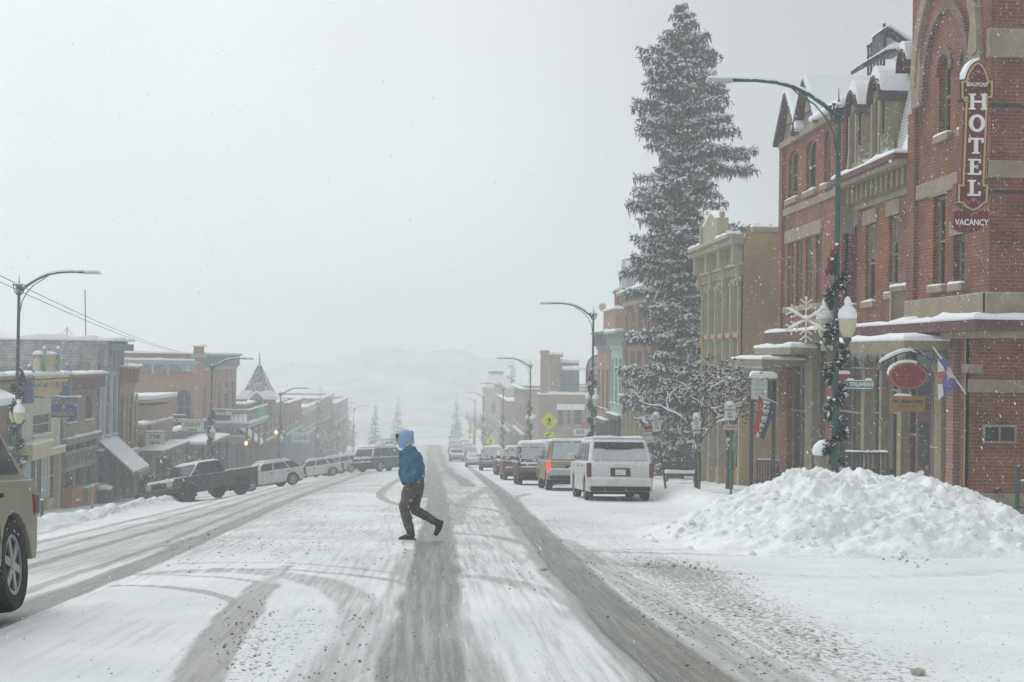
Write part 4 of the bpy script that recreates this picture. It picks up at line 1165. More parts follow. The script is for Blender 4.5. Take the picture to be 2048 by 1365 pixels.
    b = MB(); b.snow(c.x - .22, c.x + .05, 36.48, 36.6, c.z + .15, .08, .02); b.build('snow_cap', r)
    b = MB(); b.tube([(c.x + .1, 36.54, c.z + .1), (c.x + .1, 36.54, c.z + .3), (XR + .3, 36.54, c.z + .3)], .015, m_black, 5); b.build('bracket', r)
m_ovalred = M('dark_red_sign', (.24, .03, .03), .5, var=.35, vs=9, fleck=.15)
m_orange = M('orange_rim', (.4, .16, .06), .6, var=.2)
m_woodsign = M('brown_sign_board', (.30, .17, .07), .7, var=.25, vs=8)
m_purple = M('purple_cloth', (.14, .12, .34), .9, var=.2, vs=8)
m_redcloth = M('red_cloth', (.45, .12, .10), .9, var=.25, vs=9)
m_pale = M('pale_cloth', (.6, .5, .56), .9, var=.15, vs=9)

@builder
def opera_house():
    Y0, Y1 = 56.6, 65.4
    root = thing('tan_opera_building', 'tan stuccoed building with a bracketed metal cornice and tall arched windows, beyond the hotel', 'building', (XR, 60, G(XR, 60)))
    mb = MB(); zb = -7
    T = m_stuccoT
    hs = []
    wd = (Y1 - Y0 - 1.0) / 5
    for k in range(5):
        a = Y0 + .5 + wd * k
        hs.append((a + .18, a + wd - .18, 2.55, 4.75, .45)); hs.append((a + .18, a + wd - .18, .75, 2.35, 0))
    wall(mb, FR, Y0, Y1, zb + 7, 6.55, hs, m_trimO, .3)
    mb.box(XR + .0, 26, Y0, Y0 + .3, zb, 6.6, T); mb.box(XR + .32, 26, Y1 - .3, Y1, zb, 6.5, T)
    mb.box(XR + .35, 26, Y0 + .3, Y1 - .3, 6.0, 6.2, m_snow)
    mb.build('wall', root)
    for h in hs: window(FR, root, h, m_trimO, m_glassG, .26, .07, None, None, (1, 1))
    c = MB()
    for k in range(6):
        u = Y0 + .5 + wd * k - .09
        FR.box(c, u, u + .18, 2.45, 4.5, 0, .1, m_trimO); FR.box(c, u, u + .18, .7, 2.3, 0, .08, m_trimO); FR.box(c, u - .05, u + .23, 2.3, 2.45, 0, .13, m_orange2)
        FR.box(c, u - .05, u + .23, 4.45, 4.62, 0, .14, m_trimO)
    FR.box(c, Y0, Y1, 4.85, 5.0, 0, .12, m_stoneD); FR.box(c, Y0, Y1, 5.0, 5.22, 0, .06, m_stoneD)
    for k in range(28):
        u = Y0 + .1 + (Y1 - Y0 - .3) * k / 27; FR.box(c, u, u + .12, 5.02, 5.2, .06, .14, m_trimO)
    FR.box(c, Y0, Y1, 5.25, 5.36, 0, .2, m_trimO)
    for k in range(4):
        u = Y0 + .1 + (Y1 - Y0 - .45) * k / 3
        FR.prism(c, [(u, 5.3), (u + .26, 5.3), (u + .26, 6.2), (u, 6.2)], 0, .42, m_trimO); FR.box(c, u + .03, u + .23, 4.6, 5.3, 0, .25, m_trimO)
    FR.box(c, Y0 - .06, Y1 + .06, 6.1, 6.34, 0, .5, m_trimO); FR.box(c, Y0 - .08, Y1 + .1, 6.34, 6.5, -.1, .68, m_trimO)
    # raised pediment with urns
    FR.prism(c, [(59.3, 6.5), (62.7, 6.5), (62.7, 7.25), (61.0, 7.75), (59.3, 7.25)], .1, .5, m_trimO)
    for u in (59.2, 62.8):
        FR.box(c, u - .15, u + .15, 6.5, 7.4, .1, .6, m_trimO); c.ell(FR.p(u, 7.55, .35), (.13, .13, .2), m_trimO, 6, 8)
    FR.prism(c, [(Y0 - .04, 6.5), (59.2, 6.5), (59.2, 6.9), (Y0 + 1.6, 6.55)], -.05, .25, m_stoneD)
    cn = c.build('cornice', root, bevel=.015)
    for a, b, z in ((Y0, 59.1, 6.5), (62.9, Y1, 6.5)): MB().snow(XR - .65, XR - .1, a, b, z, .16, .02).build('snow_cap', cn, smooth=True)
    s = MB()
    for a, b in (((59.3, 7.25), (61, 7.75)), ((61, 7.75), (62.7, 7.25))):
        s.prism([FR.p(a[0], a[1], .1), FR.p(b[0], b[1], .1), FR.p(b[0], b[1] + .15, .1), FR.p(a[0], a[1] + .15, .1)], (-.42, 0, 0), m_snow)
    for u in (59.2, 62.8): s.ell(FR.p(u, 7.78, .35), (.12, .12, .1), m_snow, 5, 8)
    s.build('snow_cap', cn, bevel=.03)
    p = MB(); p.box(XR + .35, 26, Y0 - .06, Y0 + .36, 6.6, 6.78, m_trimO); p.build('parapet', root)
    snowcap('snow_cap', root, XR + .35, 24, Y0 - .05, Y0 + .35, 6.78, .14, .03)
    # street storey
    g = MB(); g.box(XR + .5, 26, Y0 + .3, Y1 - .3, zb, .4, m_under); g.build('storefront_backing', root)
    for k in range(5):
        u = Y0 + .15 + (Y1 - Y0 - .5) * k / 4; q = MB(); FR.box(q, u, u + .22, zb, .4, -.4, .06, m_trimO); q.build('column', root)
        if k < 4:
            w = (Y1 - Y0 - .5) / 4; window(FR, root, (u + .22, u + w, G(XR, u) + .7, .2, 0), m_trimO, m_glassG, .3, .07, None, None, (2, 1), 'shop_window')
            q = MB(); FR.box(q, u + .22, u + w, zb, G(XR, u) + .7, -.4, -.2, m_stuccoT); q.build('bulkhead', root)
    q = MB(); FR.box(q, Y0, Y1, .4, .65, -.2, .35, m_trimO); q.build('ledge', root)
    snowcap('snow_cap', root, XR - .35, XR, Y0, Y1, .65, .12, .02)
m_stuccoT = M('streaked_tan_stucco', (.33, .245, .125), .92, var=.28, vs=.5, grime=.35, fleck=.14)
m_trimO = M('olive_tan_paint', (.36, .325, .22), .75, var=.2, dust=.4)
m_orange2 = M('orange_band', (.55, .2, .08), .7, var=.2)

def row_block(name, label, y0, y1, ztop, zb, mw, mtrim, nwin, rows, side=-1, X=XR, depth=12, cor=.45, arch=0.0, sidewin=0, shop=True, shopm=None, cat='building', snow=.2, mside=None, brackets=True, sidearch=0.3):
    """a two-storey main-street block: front with rows of windows, near side wall, cornice, snow on top"""
    fr = frontX(X, side); back = X - side * depth
    root = thing(name, label, cat, (X, (y0 + y1) / 2, G(X, (y0 + y1) / 2)))
    mb = MB(); holes = []
    w = (y1 - y0) / nwin
    for z0, z1 in rows:
        for k in range(nwin): holes.append((y0 + w * k + w * .26, y0 + w * (k + 1) - w * .26, z0, z1, arch * w * .24))
    gtop = rows[0][0] - .9 if shop else zb
    wall(mb, fr, y0, y1, gtop, ztop, holes, mw, .18)
    a, b = sorted((X - side * .02, back)); sh = []
    FS = sideY(y0)
    if sidewin:
        ww = (b - a) / sidewin
        for z0, z1 in rows:
            for k in range(sidewin): sh.append((a + ww * k + ww * .34, a + ww * (k + 1) - ww * .34, z0, z1, sidearch * ww * .32))
    wall(mb, FS, a, b, zb, ztop, sh, mside or mw, .18)
    mb.box(a + .3, b - .3, y1 - .2, y1, zb, ztop, mw); mb.box(a + .3, b - .3, y0 + .3, y1 - .2, ztop - .5, ztop - .35, m_snow)
    mb.build('wall', root)
    for h in holes: window(fr, root, h, mtrim, m_glass, .15, .06, mtrim, None)
    for h in sh: window(FS, root, h, mtrim, m_glass, .15, .07, mtrim, None)
    c = MB(); fr.box(c, y0 - .05, y1 + .05, ztop - cor - .35, ztop - cor, -.1, .1, mtrim)
    if brackets:
        nb = max(4, int((y1 - y0) / .8))
        for k in range(nb):
            u = y0 + .15 + (y1 - y0 - .3) * k / (nb - 1); fr.box(c, u - .08, u + .08, ztop - cor - .1, ztop - .14, .0, .3, mtrim)
    fr.box(c, y0 - .1, y1 + .1, ztop - .14, ztop, -.2, .5, mtrim)
    c.build('cornice', root)
    x0, x1 = sorted((X + side * .5, X - side * .25)); snowcap('snow_cap', root, x0, x1, y0 - .1, y1 + .1, ztop, snow, .03)
    x0, x1 = sorted((X - side * .25, back)); snowcap('snow_cap', root, x0, x1, y0 - .08, y0 + .35, ztop, snow * .8, .03)
    if shop:
        sm = shopm or mtrim
        q = MB(); a, b = sorted((X - side * .5, back)); q.box(a, b, y0 + .2, y1 - .2, zb, gtop, m_under); q.build('storefront_backing', root)
        n = max(2, int((y1 - y0) / 1.9))
        for k in range(n + 1):
            u = y0 + (y1 - y0 - .2) * k / n; q = MB(); fr.box(q, u, u + .2, zb, gtop, -.4, .05, sm); q.build('column', root)
            if k < n:
                w = (y1 - y0 - .2) / n; gy = G(X, u)
                window(fr, root, (u + .2, u + w, gy + .6, gtop - .1, 0), sm, m_glassG, .25, .07, None, None, (1, 1), 'shop_window')
                q = MB(); fr.box(q, u + .2, u + w, zb, gy + .6, -.4, -.15, sm); q.build('bulkhead', root)
        q = MB(); fr.box(q, y0, y1, gtop - .15, gtop + .15, -.1, .3, sm); q.build('ledge', root)
        x0, x1 = sorted((X + side * .3, X)); snowcap('snow_cap', root, x0, x1, y0, y1, gtop + .15, .13, .02)
    return root, fr

@builder
def right_row():
    # dark brick block with a green pressed-metal gable, mostly behind the big spruce
    r, fr = row_block('gabled_brick_building', 'dark brick building with a pale green gabled cornice, half hidden behind the big spruce', 80.5, 92, 5.6, -10, m_brickD, m_trimO, 4, ((-.2, 1.9), (2.7, 4.6)), cor=.5, sidewin=3)
    g = MB(); fr.prism(g, [(88.2, 5.6), (91.8, 5.6), (91.8, 6.6), (90.6, 7.7), (89.4, 7.7), (88.2, 6.6)], -.2, .35, m_green); g.box(XR - .4, XR + .5, 88.1, 91.9, 6.55, 6.7, m_green); g.build('gable', r)
    snowcap('snow_cap', r, XR - .35, XR + .3, 89.3, 90.7, 7.7, .2, .05); snowcap('snow_cap', r, XR - .5, XR + .5, 88.1, 91.9, 6.7, .16, .03)
    # pale green metal-fronted shop
    row_block('green_metal_front_shop', 'narrow pale green metal-fronted shop left of the dark gabled brick building', 92.4, 98.5, 3.2, -11, m_green, m_green, 3, ((-1.6, 1.4),), cor=.8, shopm=m_dgreen)
    # brick block with chimney stack
    r, fr = row_block('chimney_brick_building', 'red brick building with a snow-topped chimney and grey cornice behind the second street lamp', 99, 106.5, 3.3, -11, m_brickO, m_greyD, 3, ((-2.2, .6),), cor=.9, sidewin=0, shopm=m_dgreen, depth=14)
    c = MB(); c.box(XR + .4, XR + 2.0, 99.2, 106.3, 3.3, 4.9, m_brickO); c.build('parapet', r); snowcap('snow_cap', r, XR + .3, XR + 2.0, 99.2, 106.3, 4.9, .25, .05)
    c = MB(); c.box(XR + .5, XR + 1.5, 99.6, 100.8, 3.3, 6.0, m_brick); c.box(XR + .4, XR + 1.6, 99.5, 100.9, 6.0, 6.2, m_brick); ch = c.build('chimney', r); MB().snow(XR + .4, XR + 1.6, 99.5, 100.9, 6.2, .25, .05).build('snow_cap', ch, smooth=True)
    c = MB(); c.ell((XR + .3, 106.2, 5.3), (.28, .28, .35), m_trimY, 7, 9); c.build('finial', r)
    # arched sandwich-board sign standing over the roof terrace
    Yp = 118; cc = atY(1194, 755, Yp)
    b = thing('arched_sign', 'big grey arched signboard standing behind the second street lamp', 'sign', cc)
    P = lambda x, y: atY(x, y, Yp)
    pts = [P(*q) for q in ((1174, 768), (1174, 735), (1177, 723), (1184, 714), (1193, 711), (1202, 714), (1208, 722), (1211, 735), (1211, 768))]
    m = MB(); m.prism(pts, (0, .2, 0), m_signGrey); m.build('panel', b)
    f = MB(); f.tube([q + V((0, -.02, 0)) for q in pts], .09, m_iron, 6); f.box(pts[0].x, pts[-1].x, Yp - .04, Yp + .04, pts[0].z - .3, pts[0].z - .1, m_iron); f.build('frame', b)
    k = MB()
    for x, y in ((1190, 730), (1197, 738), (1184, 745), (1200, 748), (1192, 752), (1205, 742), (1187, 758), (1199, 760)):
        q = P(x, y); k.box(q.x - .12, q.x + .12, Yp - .03, Yp, q.z - .09, q.z + .09, m_letD)
    k.build('emblem', b)
    f = MB(); f.tube([P(1178, 768), P(1178, 800)], .07, m_iron, 6); f.tube([P(1208, 768), P(1208, 800)], .07, m_iron, 6); f.build('leg', b)
    # low brick corner building with roof terrace
    Y0 = 150; a = atY(1079, 800, Y0); X0 = a.x; zt = atY(1130, 790, Y0).z; zb = -14
    root = thing('brick_tavern', 'low brown brick building with a snowy roof terrace, behind the yellow crossing sign', 'building', (X0 + 4, Y0 + 5, G(12, Y0)))
    FS = sideY(Y0); w_ = MB(); hs = []
    for x0, x1, y0, y1 in ((1116, 1127, 818, 852), (1148, 1165, 818, 850), (1134, 1141, 818, 850)):
        p, q = atY(x0, y0, Y0), atY(x1, y1, Y0); hs.append((p.x, q.x, q.z, p.z, 0))
    wall(w_, FS, X0, X0 + 9, zb, zt, hs, m_brickF, .2); w_.box(X0, X0 + .3, Y0 + .02, Y0 + 12, zb, zt, m_brickF); w_.box(X0 + .3, X0 + 9, Y0 + .2, Y0 + 12, zt - .3, zt - .1, m_snow)
    w_.build('wall', root)
    for h in hs:
        o = window(FS, root, h, m_greyD, m_glass, .16, .08); s = MB(); FS.box(s, h[0] - .15, h[1] + .15, h[3] - .1, h[3] + .5, .02, .5, m_snow); s.build('awning', o)
    p = atY(1095, 775, Y0); q = MB(); q.box(X0 + .1, X0 + .9, Y0 - .02, Y0 + .8, zt, p.z + 3.6, m_brickF); q.box(X0 + .0, X0 + 1.0, Y0 - .1, Y0 + .9, p.z + 3.6, p.z + 3.9, m_stone); q.build('chimney', root)
    snowcap('snow_cap', root, X0 - .1, X0 + 9, Y0 - .15, Y0 + .5, zt, .35, .1)
    u0 = atY(1100, 715, Y0 + 4); u1 = atY(1185, 780, Y0 + 4); q = MB()
    q.box(u0.x, u0.x + 1.1, Y0 + 4, Y0 + 9, zt, u0.z, m_trimT); q.box(u0.x + 1.1, u1.x - 1.2, Y0 + 7, Y0 + 9, zt, u0.z - .6, m_greyD); q.box(u0.x - .3, u0.x + 1.4, Y0 + 3.8, Y0 + 9.2, u0.z, u0.z + .3, m_trimT); q.build('upper_storey', root)
    snowcap('snow_cap', root, u0.x - .3, u0.x + 1.4, Y0 + 3.8, Y0 + 9.2, u0.z + .3, .4, .1); snowcap('snow_cap', root, u0.x + 1.5, u1.x - 1.2, Y0 + 6.9, Y0 + 9, u0.z - .6, .45, .1)
    q = MB()
    for k in range(6): q.box(u0.x + 1.4 + .75 * k, u0.x + 1.46 + .75 * k, Y0 + 1.5, Y0 + 1.56, zt, zt + 3.0 - .25 * (k % 2), m_iron)
    q.box(u0.x + 1.3, u1.x, Y0 + 1.5, Y0 + 1.56, zt + 1.0, zt + 1.1, m_iron); q.box(u0.x + 1.3, u1.x, Y0 + 1.45, Y0 + 4, zt + 2.6, zt + 2.7, m_white); q.build('terrace_railing', root)
    snowcap('snow_cap', root, u0.x + 1.3, u1.x - 1.2, Y0 + 1.45, Y0 + 4, zt + 2.7, .35, .05)
    c = atY(1165, 865, Y0 - .3); s = thing('wall_sign', 'white board with dark letters on the brown brick tavern wall, right of the crossing sign', 'sign', c)
    q = MB(); q.box(c.x - .95, c.x + .95, Y0 - .16, Y0 - .02, c.z - .4, c.z + .4, m_signW); bd = q.build('panel', s)
    q = MB()
    for z in (-.4, .34): q.box(c.x - .95, c.x + .95, Y0 - .2, Y0 - .16, c.z + z, c.z + z + .06, m_greyD)
    q.build('frame', s)
    text('GO', .55, m_letD, 'lettering', bd, basis((1, 0, 0), (0, 0, 1), (0, -1, 0), (c.x - .25, Y0 - .17, c.z)), bold=.03)
    c = atY(1172, 850, Y0 - 1); s = thing('banner', 'small red sign panel over the white board on the tavern wall', 'sign', c); q = MB(); q.box(c.x - .6, c.x + .6, c.y - .1, c.y, c.z - .35, c.z + .35, m_red); q.build('panel', s); q = MB(); q.tube([(c.x, c.y, c.z), (c.x, Y0, c.z)], .03, m_iron, 5); q.build('bracket', s)
    c = atY(1201, 773, 112); s = thing('lit_sign', 'small red hanging sign below the grey arched signboard', 'sign', c); q = MB(); q.box(c.x - .3, c.x + .3, 112, 112.1, c.z - .15, c.z + .15, m_red); q.build('panel', s)
    text('AVE', .2, m_white, 'lettering', s, basis((1, 0, 0), (0, 0, 1), (0, -1, 0), (c.x, 111.99, c.z)))
    # farther blocks fading out
    Yt = 300; c0 = atY(968, 777, Yt); c1 = atY(1026, 777, Yt); X0 = c0.x; zt2 = c0.z
    r, fr = row_block('mansard_tower_building', 'pale building with a snowy mansard tower roof fading into the cloud on the right', Yt, Yt + 20, zt2, -30, m_brickT, m_greyD, 4, ((-10.5, -8), ), X=X0 + .4, depth=13, sidewin=4, brackets=False)
    t = MB(); cx = (c0.x + c1.x) / 2; top = atY(992, 748, Yt).z
    t.hexa([(c0.x - .3, Yt - .5, zt2 + .2), (c1.x + .5, Yt - .5, zt2 + .2), (c1.x + .5, Yt + 7, zt2 + .2), (c0.x - .3, Yt + 7, zt2 + .2), (cx - 1.8, Yt + 2, top), (cx + .9, Yt + 2, top), (cx + .9, Yt + 4.5, top), (cx - 1.8, Yt + 4.5, top)], m_snow)
    t.box(cx - 2.0, cx + 1.1, Yt + 1.8, Yt + 4.7, top, top + .5, m_shingle); t.build('tower_roof', r)
    q = MB(); q.prism([(cx - 1.2, Yt - .7, zt2 + .2), (cx + 1.4, Yt - .7, zt2 + .2), (cx + .1, Yt - .7, zt2 + 1.3)], (0, 1, 0), m_greyD); q.build('dormer', r)
    row_block('far_corner_block', 'hazy pinkish brick block before the mansard tower', 205, 238, -5.0, -24, m_brickF, m_trimT, 6, ((-8.6, -6.6),), X=11.6, depth=9, sidewin=2, brackets=False)
    row_block('far_brick_building', 'hazy brick building left of the brown tavern', 168, 190, -2.4, -18, m_brickF, m_trimT, 4, ((-7, -4.5),), X=11.2, depth=12, sidewin=2, brackets=False)
    row_block('far_green_shop', 'hazy low green-fronted shop just left of the brown tavern', 155, 164, -5.2, -17, m_teal, m_green, 3, ((-9, -6.6),), X=11.8, depth=5, sidewin=1, brackets=False)
m_signGrey = M('grey_signboard', (.36, .35, .37), .7, var=.2, vs=3, fleck=.1)
m_bowred = M('dark_red_ribbon', (.15, .015, .025), .7, var=.25, vs=12, fleck=.25)
# ------------------------------------------------------------------ street lamps
def garland_mesh(z0, z1, turns, rp, seed, n=420):
    rnd = random.Random(seed); mb = MB()
    def leaf(c, d, l, w, m):
        d = V(d).normalized(); s = d.cross(V((rnd.random() - .5, rnd.random() - .5, 1))).normalized() * w
        c = V(c); mb.poly([c - s, c + d * l * .5 - s * 1.2, c + d * l, c + d * l * .5 + s * 1.2, c + s], m)
    for k in range(n):
        t = rnd.random(); z = z0 + (z1 - z0) * t; a = t * turns * 2 * PI + rnd.gauss(0, .28)
        r = rp + .05; c = (r * math.cos(a), r * math.sin(a), z + rnd.gauss(0, .03))
        for q in range(8):
            leaf(c, (math.cos(a) + rnd.gauss(0, .6), math.sin(a) + rnd.gauss(0, .6), rnd.gauss(-.1, .6)), rnd.uniform(.09, .18), .026, m_snow if rnd.random() < .16 else m_garl)
        if rnd.random() < .10:
            rr = rnd.uniform(.025, .05); mb.ell((c[0] * 1.7, c[1] * 1.7, c[2] + .05), (rr, rr, rr * .6), m_snow, 4, 6, .3)
    return mb

def make_lamp(label, full=True):
    t = thing('street_lamp', label, 'street lamp', (0, 0, 0), 0, 'street lamps along both kerbs')
    b = MB(); b.lathe([(.19, 0), (.19, .12), (.15, .2), (.13, .75), (.15, .8), (.10, .9), (.075, 1.2), (.062, 4), (.05, 8.3), (.08, 8.32), (.08, 8.42), (.05, 8.46)], (0, 0, 0), m_dgreen, 14); b.build('pole', t, smooth=False, local=True)
    f = MB(); f.lathe([(.05, 8.44), (.075, 8.5), (.03, 8.56), (.012, 8.62), (.008, 8.82)], (0, 0, 0), m_dgreen, 10)
    for k in range(4):
        a = PI / 4 + k * PI / 2; c = V((math.cos(a), math.sin(a), 0))
        f.tube([c * .05 + V((0, 0, 8.12)), c * .14 + V((0, 0, 8.2)), c * .2 + V((0, 0, 8.34)), c * .2 + V((0, 0, 8.46))], .018, m_dgreen, 6); f.ell(tuple(c * .2 + V((0, 0, 8.47))), (.05, .05, .03), m_dgreen, 4, 8)
    f.build('finial', t, local=True)
    pts = [(-.05, 8.25), (-.3, 8.47), (-.6, 8.67), (-.95, 8.83), (-1.3, 8.91), (-1.7, 8.94), (-2.2, 8.93)]
    a = MB(); a.tube([(x, 0, z) for x, z in pts], [.045, .045, .042, .04, .038, .036, .034], m_dgreen, 8); a.build('arm', t, smooth=True, local=True)
    a = MB(); a.tube([(-.05, 0, 7.55), (-.1, 0, 7.9), (-.28, 0, 8.24), (-.5, 0, 8.48), (-.85, 0, 8.7), (-1.0, 0, 8.83)], .017, m_dgreen, 6); a.build('brace', t, smooth=True, local=True)
    h = MB(); h.hexa([(-2.2, -.09, 8.88), (-2.2, .09, 8.88), (-2.75, .08, 8.88), (-2.75, -.08, 8.88), (-2.2, -.06, 8.98), (-2.2, .06, 8.98), (-2.72, .05, 8.94), (-2.72, -.05, 8.94)], m_galv); h.build('lamp_head', t, bevel=.015, local=True)
    s = MB(); s.tube([(x, 0, z + .05) for x, z in pts[1:]], [.01, .03, .036, .038, .036, .03], m_snow, 7); s.snow(-2.72, -2.2, -.07, .07, 8.96, .06, 0); s.ell((0, 0, 8.5), (.085, .085, .05), m_snow, 4, 8); s.build('snow_cap', t, smooth=True, local=True)
    for sy in (-1, 1):
        g = MB(); cx, cy = -.15 * sy, .27 * sy
        g.lathe([(.05, 3.72), (.10, 3.76), (.165, 3.9), (.185, 4.08), (.175, 4.2), (.13, 4.31), (.06, 4.36)], (cx, cy, 0), m_globe, 16); gl = g.build('globe', t, smooth=True, local=True)
        g = MB(); g.lathe([(.188, 4.12), (.195, 4.2), (.17, 4.3), (.09, 4.38), (.06, 4.4), (.075, 4.46), (.05, 4.54), (.001, 4.58)], (cx, cy, 0), m_snow, 14); g.build('snow_cap', gl, smooth=True, local=True)
        g = MB(); g.tube([(0, 0, 3.5), (cx * .6, cy * .6, 3.46), (cx, cy, 3.6), (cx, cy, 3.74)], .03, m_dgreen, 6); g.lathe([(.04, 3.62), (.09, 3.68), (.09, 3.74)], (cx, cy, 0), m_dgreen, 10); g.build('globe_bracket', t, local=True)
    garland_mesh(1.1, 5.0, 5, .09, 4, 420 if full else 160).build('garland', t, local=True)
    w = MB(); rnd = random.Random(3)   # bow with candy-striped tail, greens behind
    for k in range(60):
        a = rnd.random() * 6.28; r = .13 + rnd.gauss(0, .03); c = V((-.12 + r * .35 * math.cos(a), -.1, 5.25 + r * 1.3 * math.sin(a)))
        w.ell(tuple(c), (.035, .035, .045), m_garl, 4, 5, .5)
    w.tube([(-.02, -.12, 5.62), (-.1, -.14, 5.5), (-.16, -.14, 5.36), (-.2, -.13, 5.2)], [.03, .055, .05, .03], m_bowred, 8)
    w.tube([(-.16, -.15, 5.2), (-.24, -.15, 5.08), (-.26, -.15, 4.98)], [.05, .045, .02], m_bowred, 7)
    w.ell((-.15, -.16, 5.33), (.05, .05, .03), m_snow, 4, 6); w.ell((-.05, -.14, 5.63), (.04, .04, .03), m_snow, 4, 6)
    w.build('bow', t, local=True)
    return t

@builder
def lamps():
    t0 = make_lamp('tall green lamp post with snowy double globes and garland behind the snow heap')
    place = [(8.22, 28.5, 0, None), (8.2, 71.8, 0, 'green lamp post with long arm in front of the arched grey sign, right pavement'),
             (8.0, 114, 0, 'lamp post with arched arm beyond the yellow crossing sign, right pavement'), (8.2, 160, 0, 'hazy lamp post just left of the tall lamp beyond the crossing sign'), (8.0, 213, 0, 'faint far lamp post over the row of driving cars'), (8.3, 262, 0, 'faintest farthest lamp post on the right pavement'),
             (-14.1, 49.5, PI, 'lamp post with garland and snowy globes before the pale yellow shop, left pavement'), (-14.3, 94, PI, 'lamp post before the big red brick building, left pavement'), (-14.3, 137, PI, 'lamp post right of the pointed tower roof, left pavement'),
             (-14.3, 181, PI, 'hazy lamp post second beyond the pointed tower, left pavement'), (-14.3, 224, PI, 'faint lamp post third beyond the pointed tower, left pavement'), (-14.3, 268, PI, 'barely visible last lamp post on the left pavement')]
    for i, (x, y, rz, lab) in enumerate(place):
        o = t0 if i == 0 else copy_tree(t0)
        o.location = (x, y, G(x, y) + .1); o.rotation_euler = (0, 0, rz)
        if lab: o['label'] = lab
    # street name sign on the first post
    c = atY(1694, 769, 28.2); e = atY(1744, 770, 28.2)
    r = thing('street_sign', 'green street name sign reading 5th Avenue fixed to the near lamp post', 'sign', c)
    b = MB(); b.box(c.x - .02, e.x, 28.18, 28.22, c.z - .07, c.z + .07, m_signG); p = b.build('blade', r)
    text('5TH AVENUE', .115, m_white, 'lettering', p, basis((1, 0, 0), (0, 0, 1), (0, -1, 0), ((c.x + e.x) / 2 + .04, 28.175, c.z)), bold=.003, sx=.72)
    f = MB(); f.box(c.x - .03, e.x + .01, 28.17, 28.23, c.z - .085, c.z - .07, m_white); f.box(c.x - .03, e.x + .01, 28.17, 28.23, c.z + .07, c.z + .085, m_white)
    f.tube([(c.x + .2 + .3 * t, 28.2, c.z - .1 - .03 * math.sin(t * PI)) for t in np.linspace(0, 1, 8)], .012, m_signG, 5); f.build('rim', r)
    s = MB(); s.snow(c.x + .0, c.x + .14, 28.17, 28.23, c.z + .08, .06, .0); s.snow(e.x - .13, e.x - .01, 28.17, 28.23, c.z + .08, .06, .0); s.build('snow_cap', r)
    # snowflake ornament on an arm of the first post
    c = atY(1612, 640, 28.5); r = thing('snowflake_ornament', 'white snowflake decoration with bulbs held out from the near lamp post', 'decoration', c)
    b = MB(); m_tw = M('frosted_wire', (.62, .58, .48), .6, var=.2, dust=.5)
    for k in range(6):
        a = k * PI / 3 + PI / 2; d = V((math.cos(a), 0, math.sin(a))); cc = V((c.x, 28.5, c.z))
        b.tube([cc, cc + d * .44], .016, m_tw, 5)
        for q in (.2, .32):
            for sg in (-1, 1):
                a2 = a + sg * .9; b.tube([cc + d * q, cc + d * q + V((math.cos(a2), 0, math.sin(a2))) * .13], .012, m_tw, 4)
                b.ell(tuple(cc + d * q + V((math.cos(a2), 0, math.sin(a2))) * .14), (.022, .022, .022), m_tw, 4, 5)
        b.ell(tuple(cc + d * .45), (.028, .028, .028), m_tw, 4, 6)
    b.tube([(c.x + .1, 28.5, c.z), (8.2, 28.5, c.z - .1)], .014, m_dgreen, 5); b.build('frame', r)
    s = MB()
    for k in range(6):
        a = k * PI / 3 + PI / 2; d = V((math.cos(a), 0, math.sin(a))); cc = V((c.x, 28.49, c.z + .03))
        if abs(d.x) > .3: s.tube([cc + d * .08, cc + d * .25, cc + d * .42], [.02, .034, .02], m_snow, 6)
    s.ell((c.x, 28.48, c.z + .06), (.1, .05, .035), m_snow, 5, 8); s.build('snow_cap', r, smooth=True)
    # snow-capped urn by the post
    c = atY(1648, 915, 30); c.z = G(c.x, 30) + .16; r = thing('stone_urn', 'small pedestal with a domed snow cap beside the near lamp post', 'planter', c)
    b = MB(); b.lathe([(.17, 0), (.17, .1), (.08, .2), (.07, .75), (.2, 1.1), (.22, 1.3), (.001, 1.3)], (c.x, 30, c.z), m_stoneD, 14); b.build('pedestal', r)
    b = MB(); b.lathe([(.24, 1.29), (.26, 1.36), (.22, 1.5), (.1, 1.6), (.001, 1.62)], (c.x, 30, c.z), m_snow, 14); b.build('snow_cap', r, smooth=True)

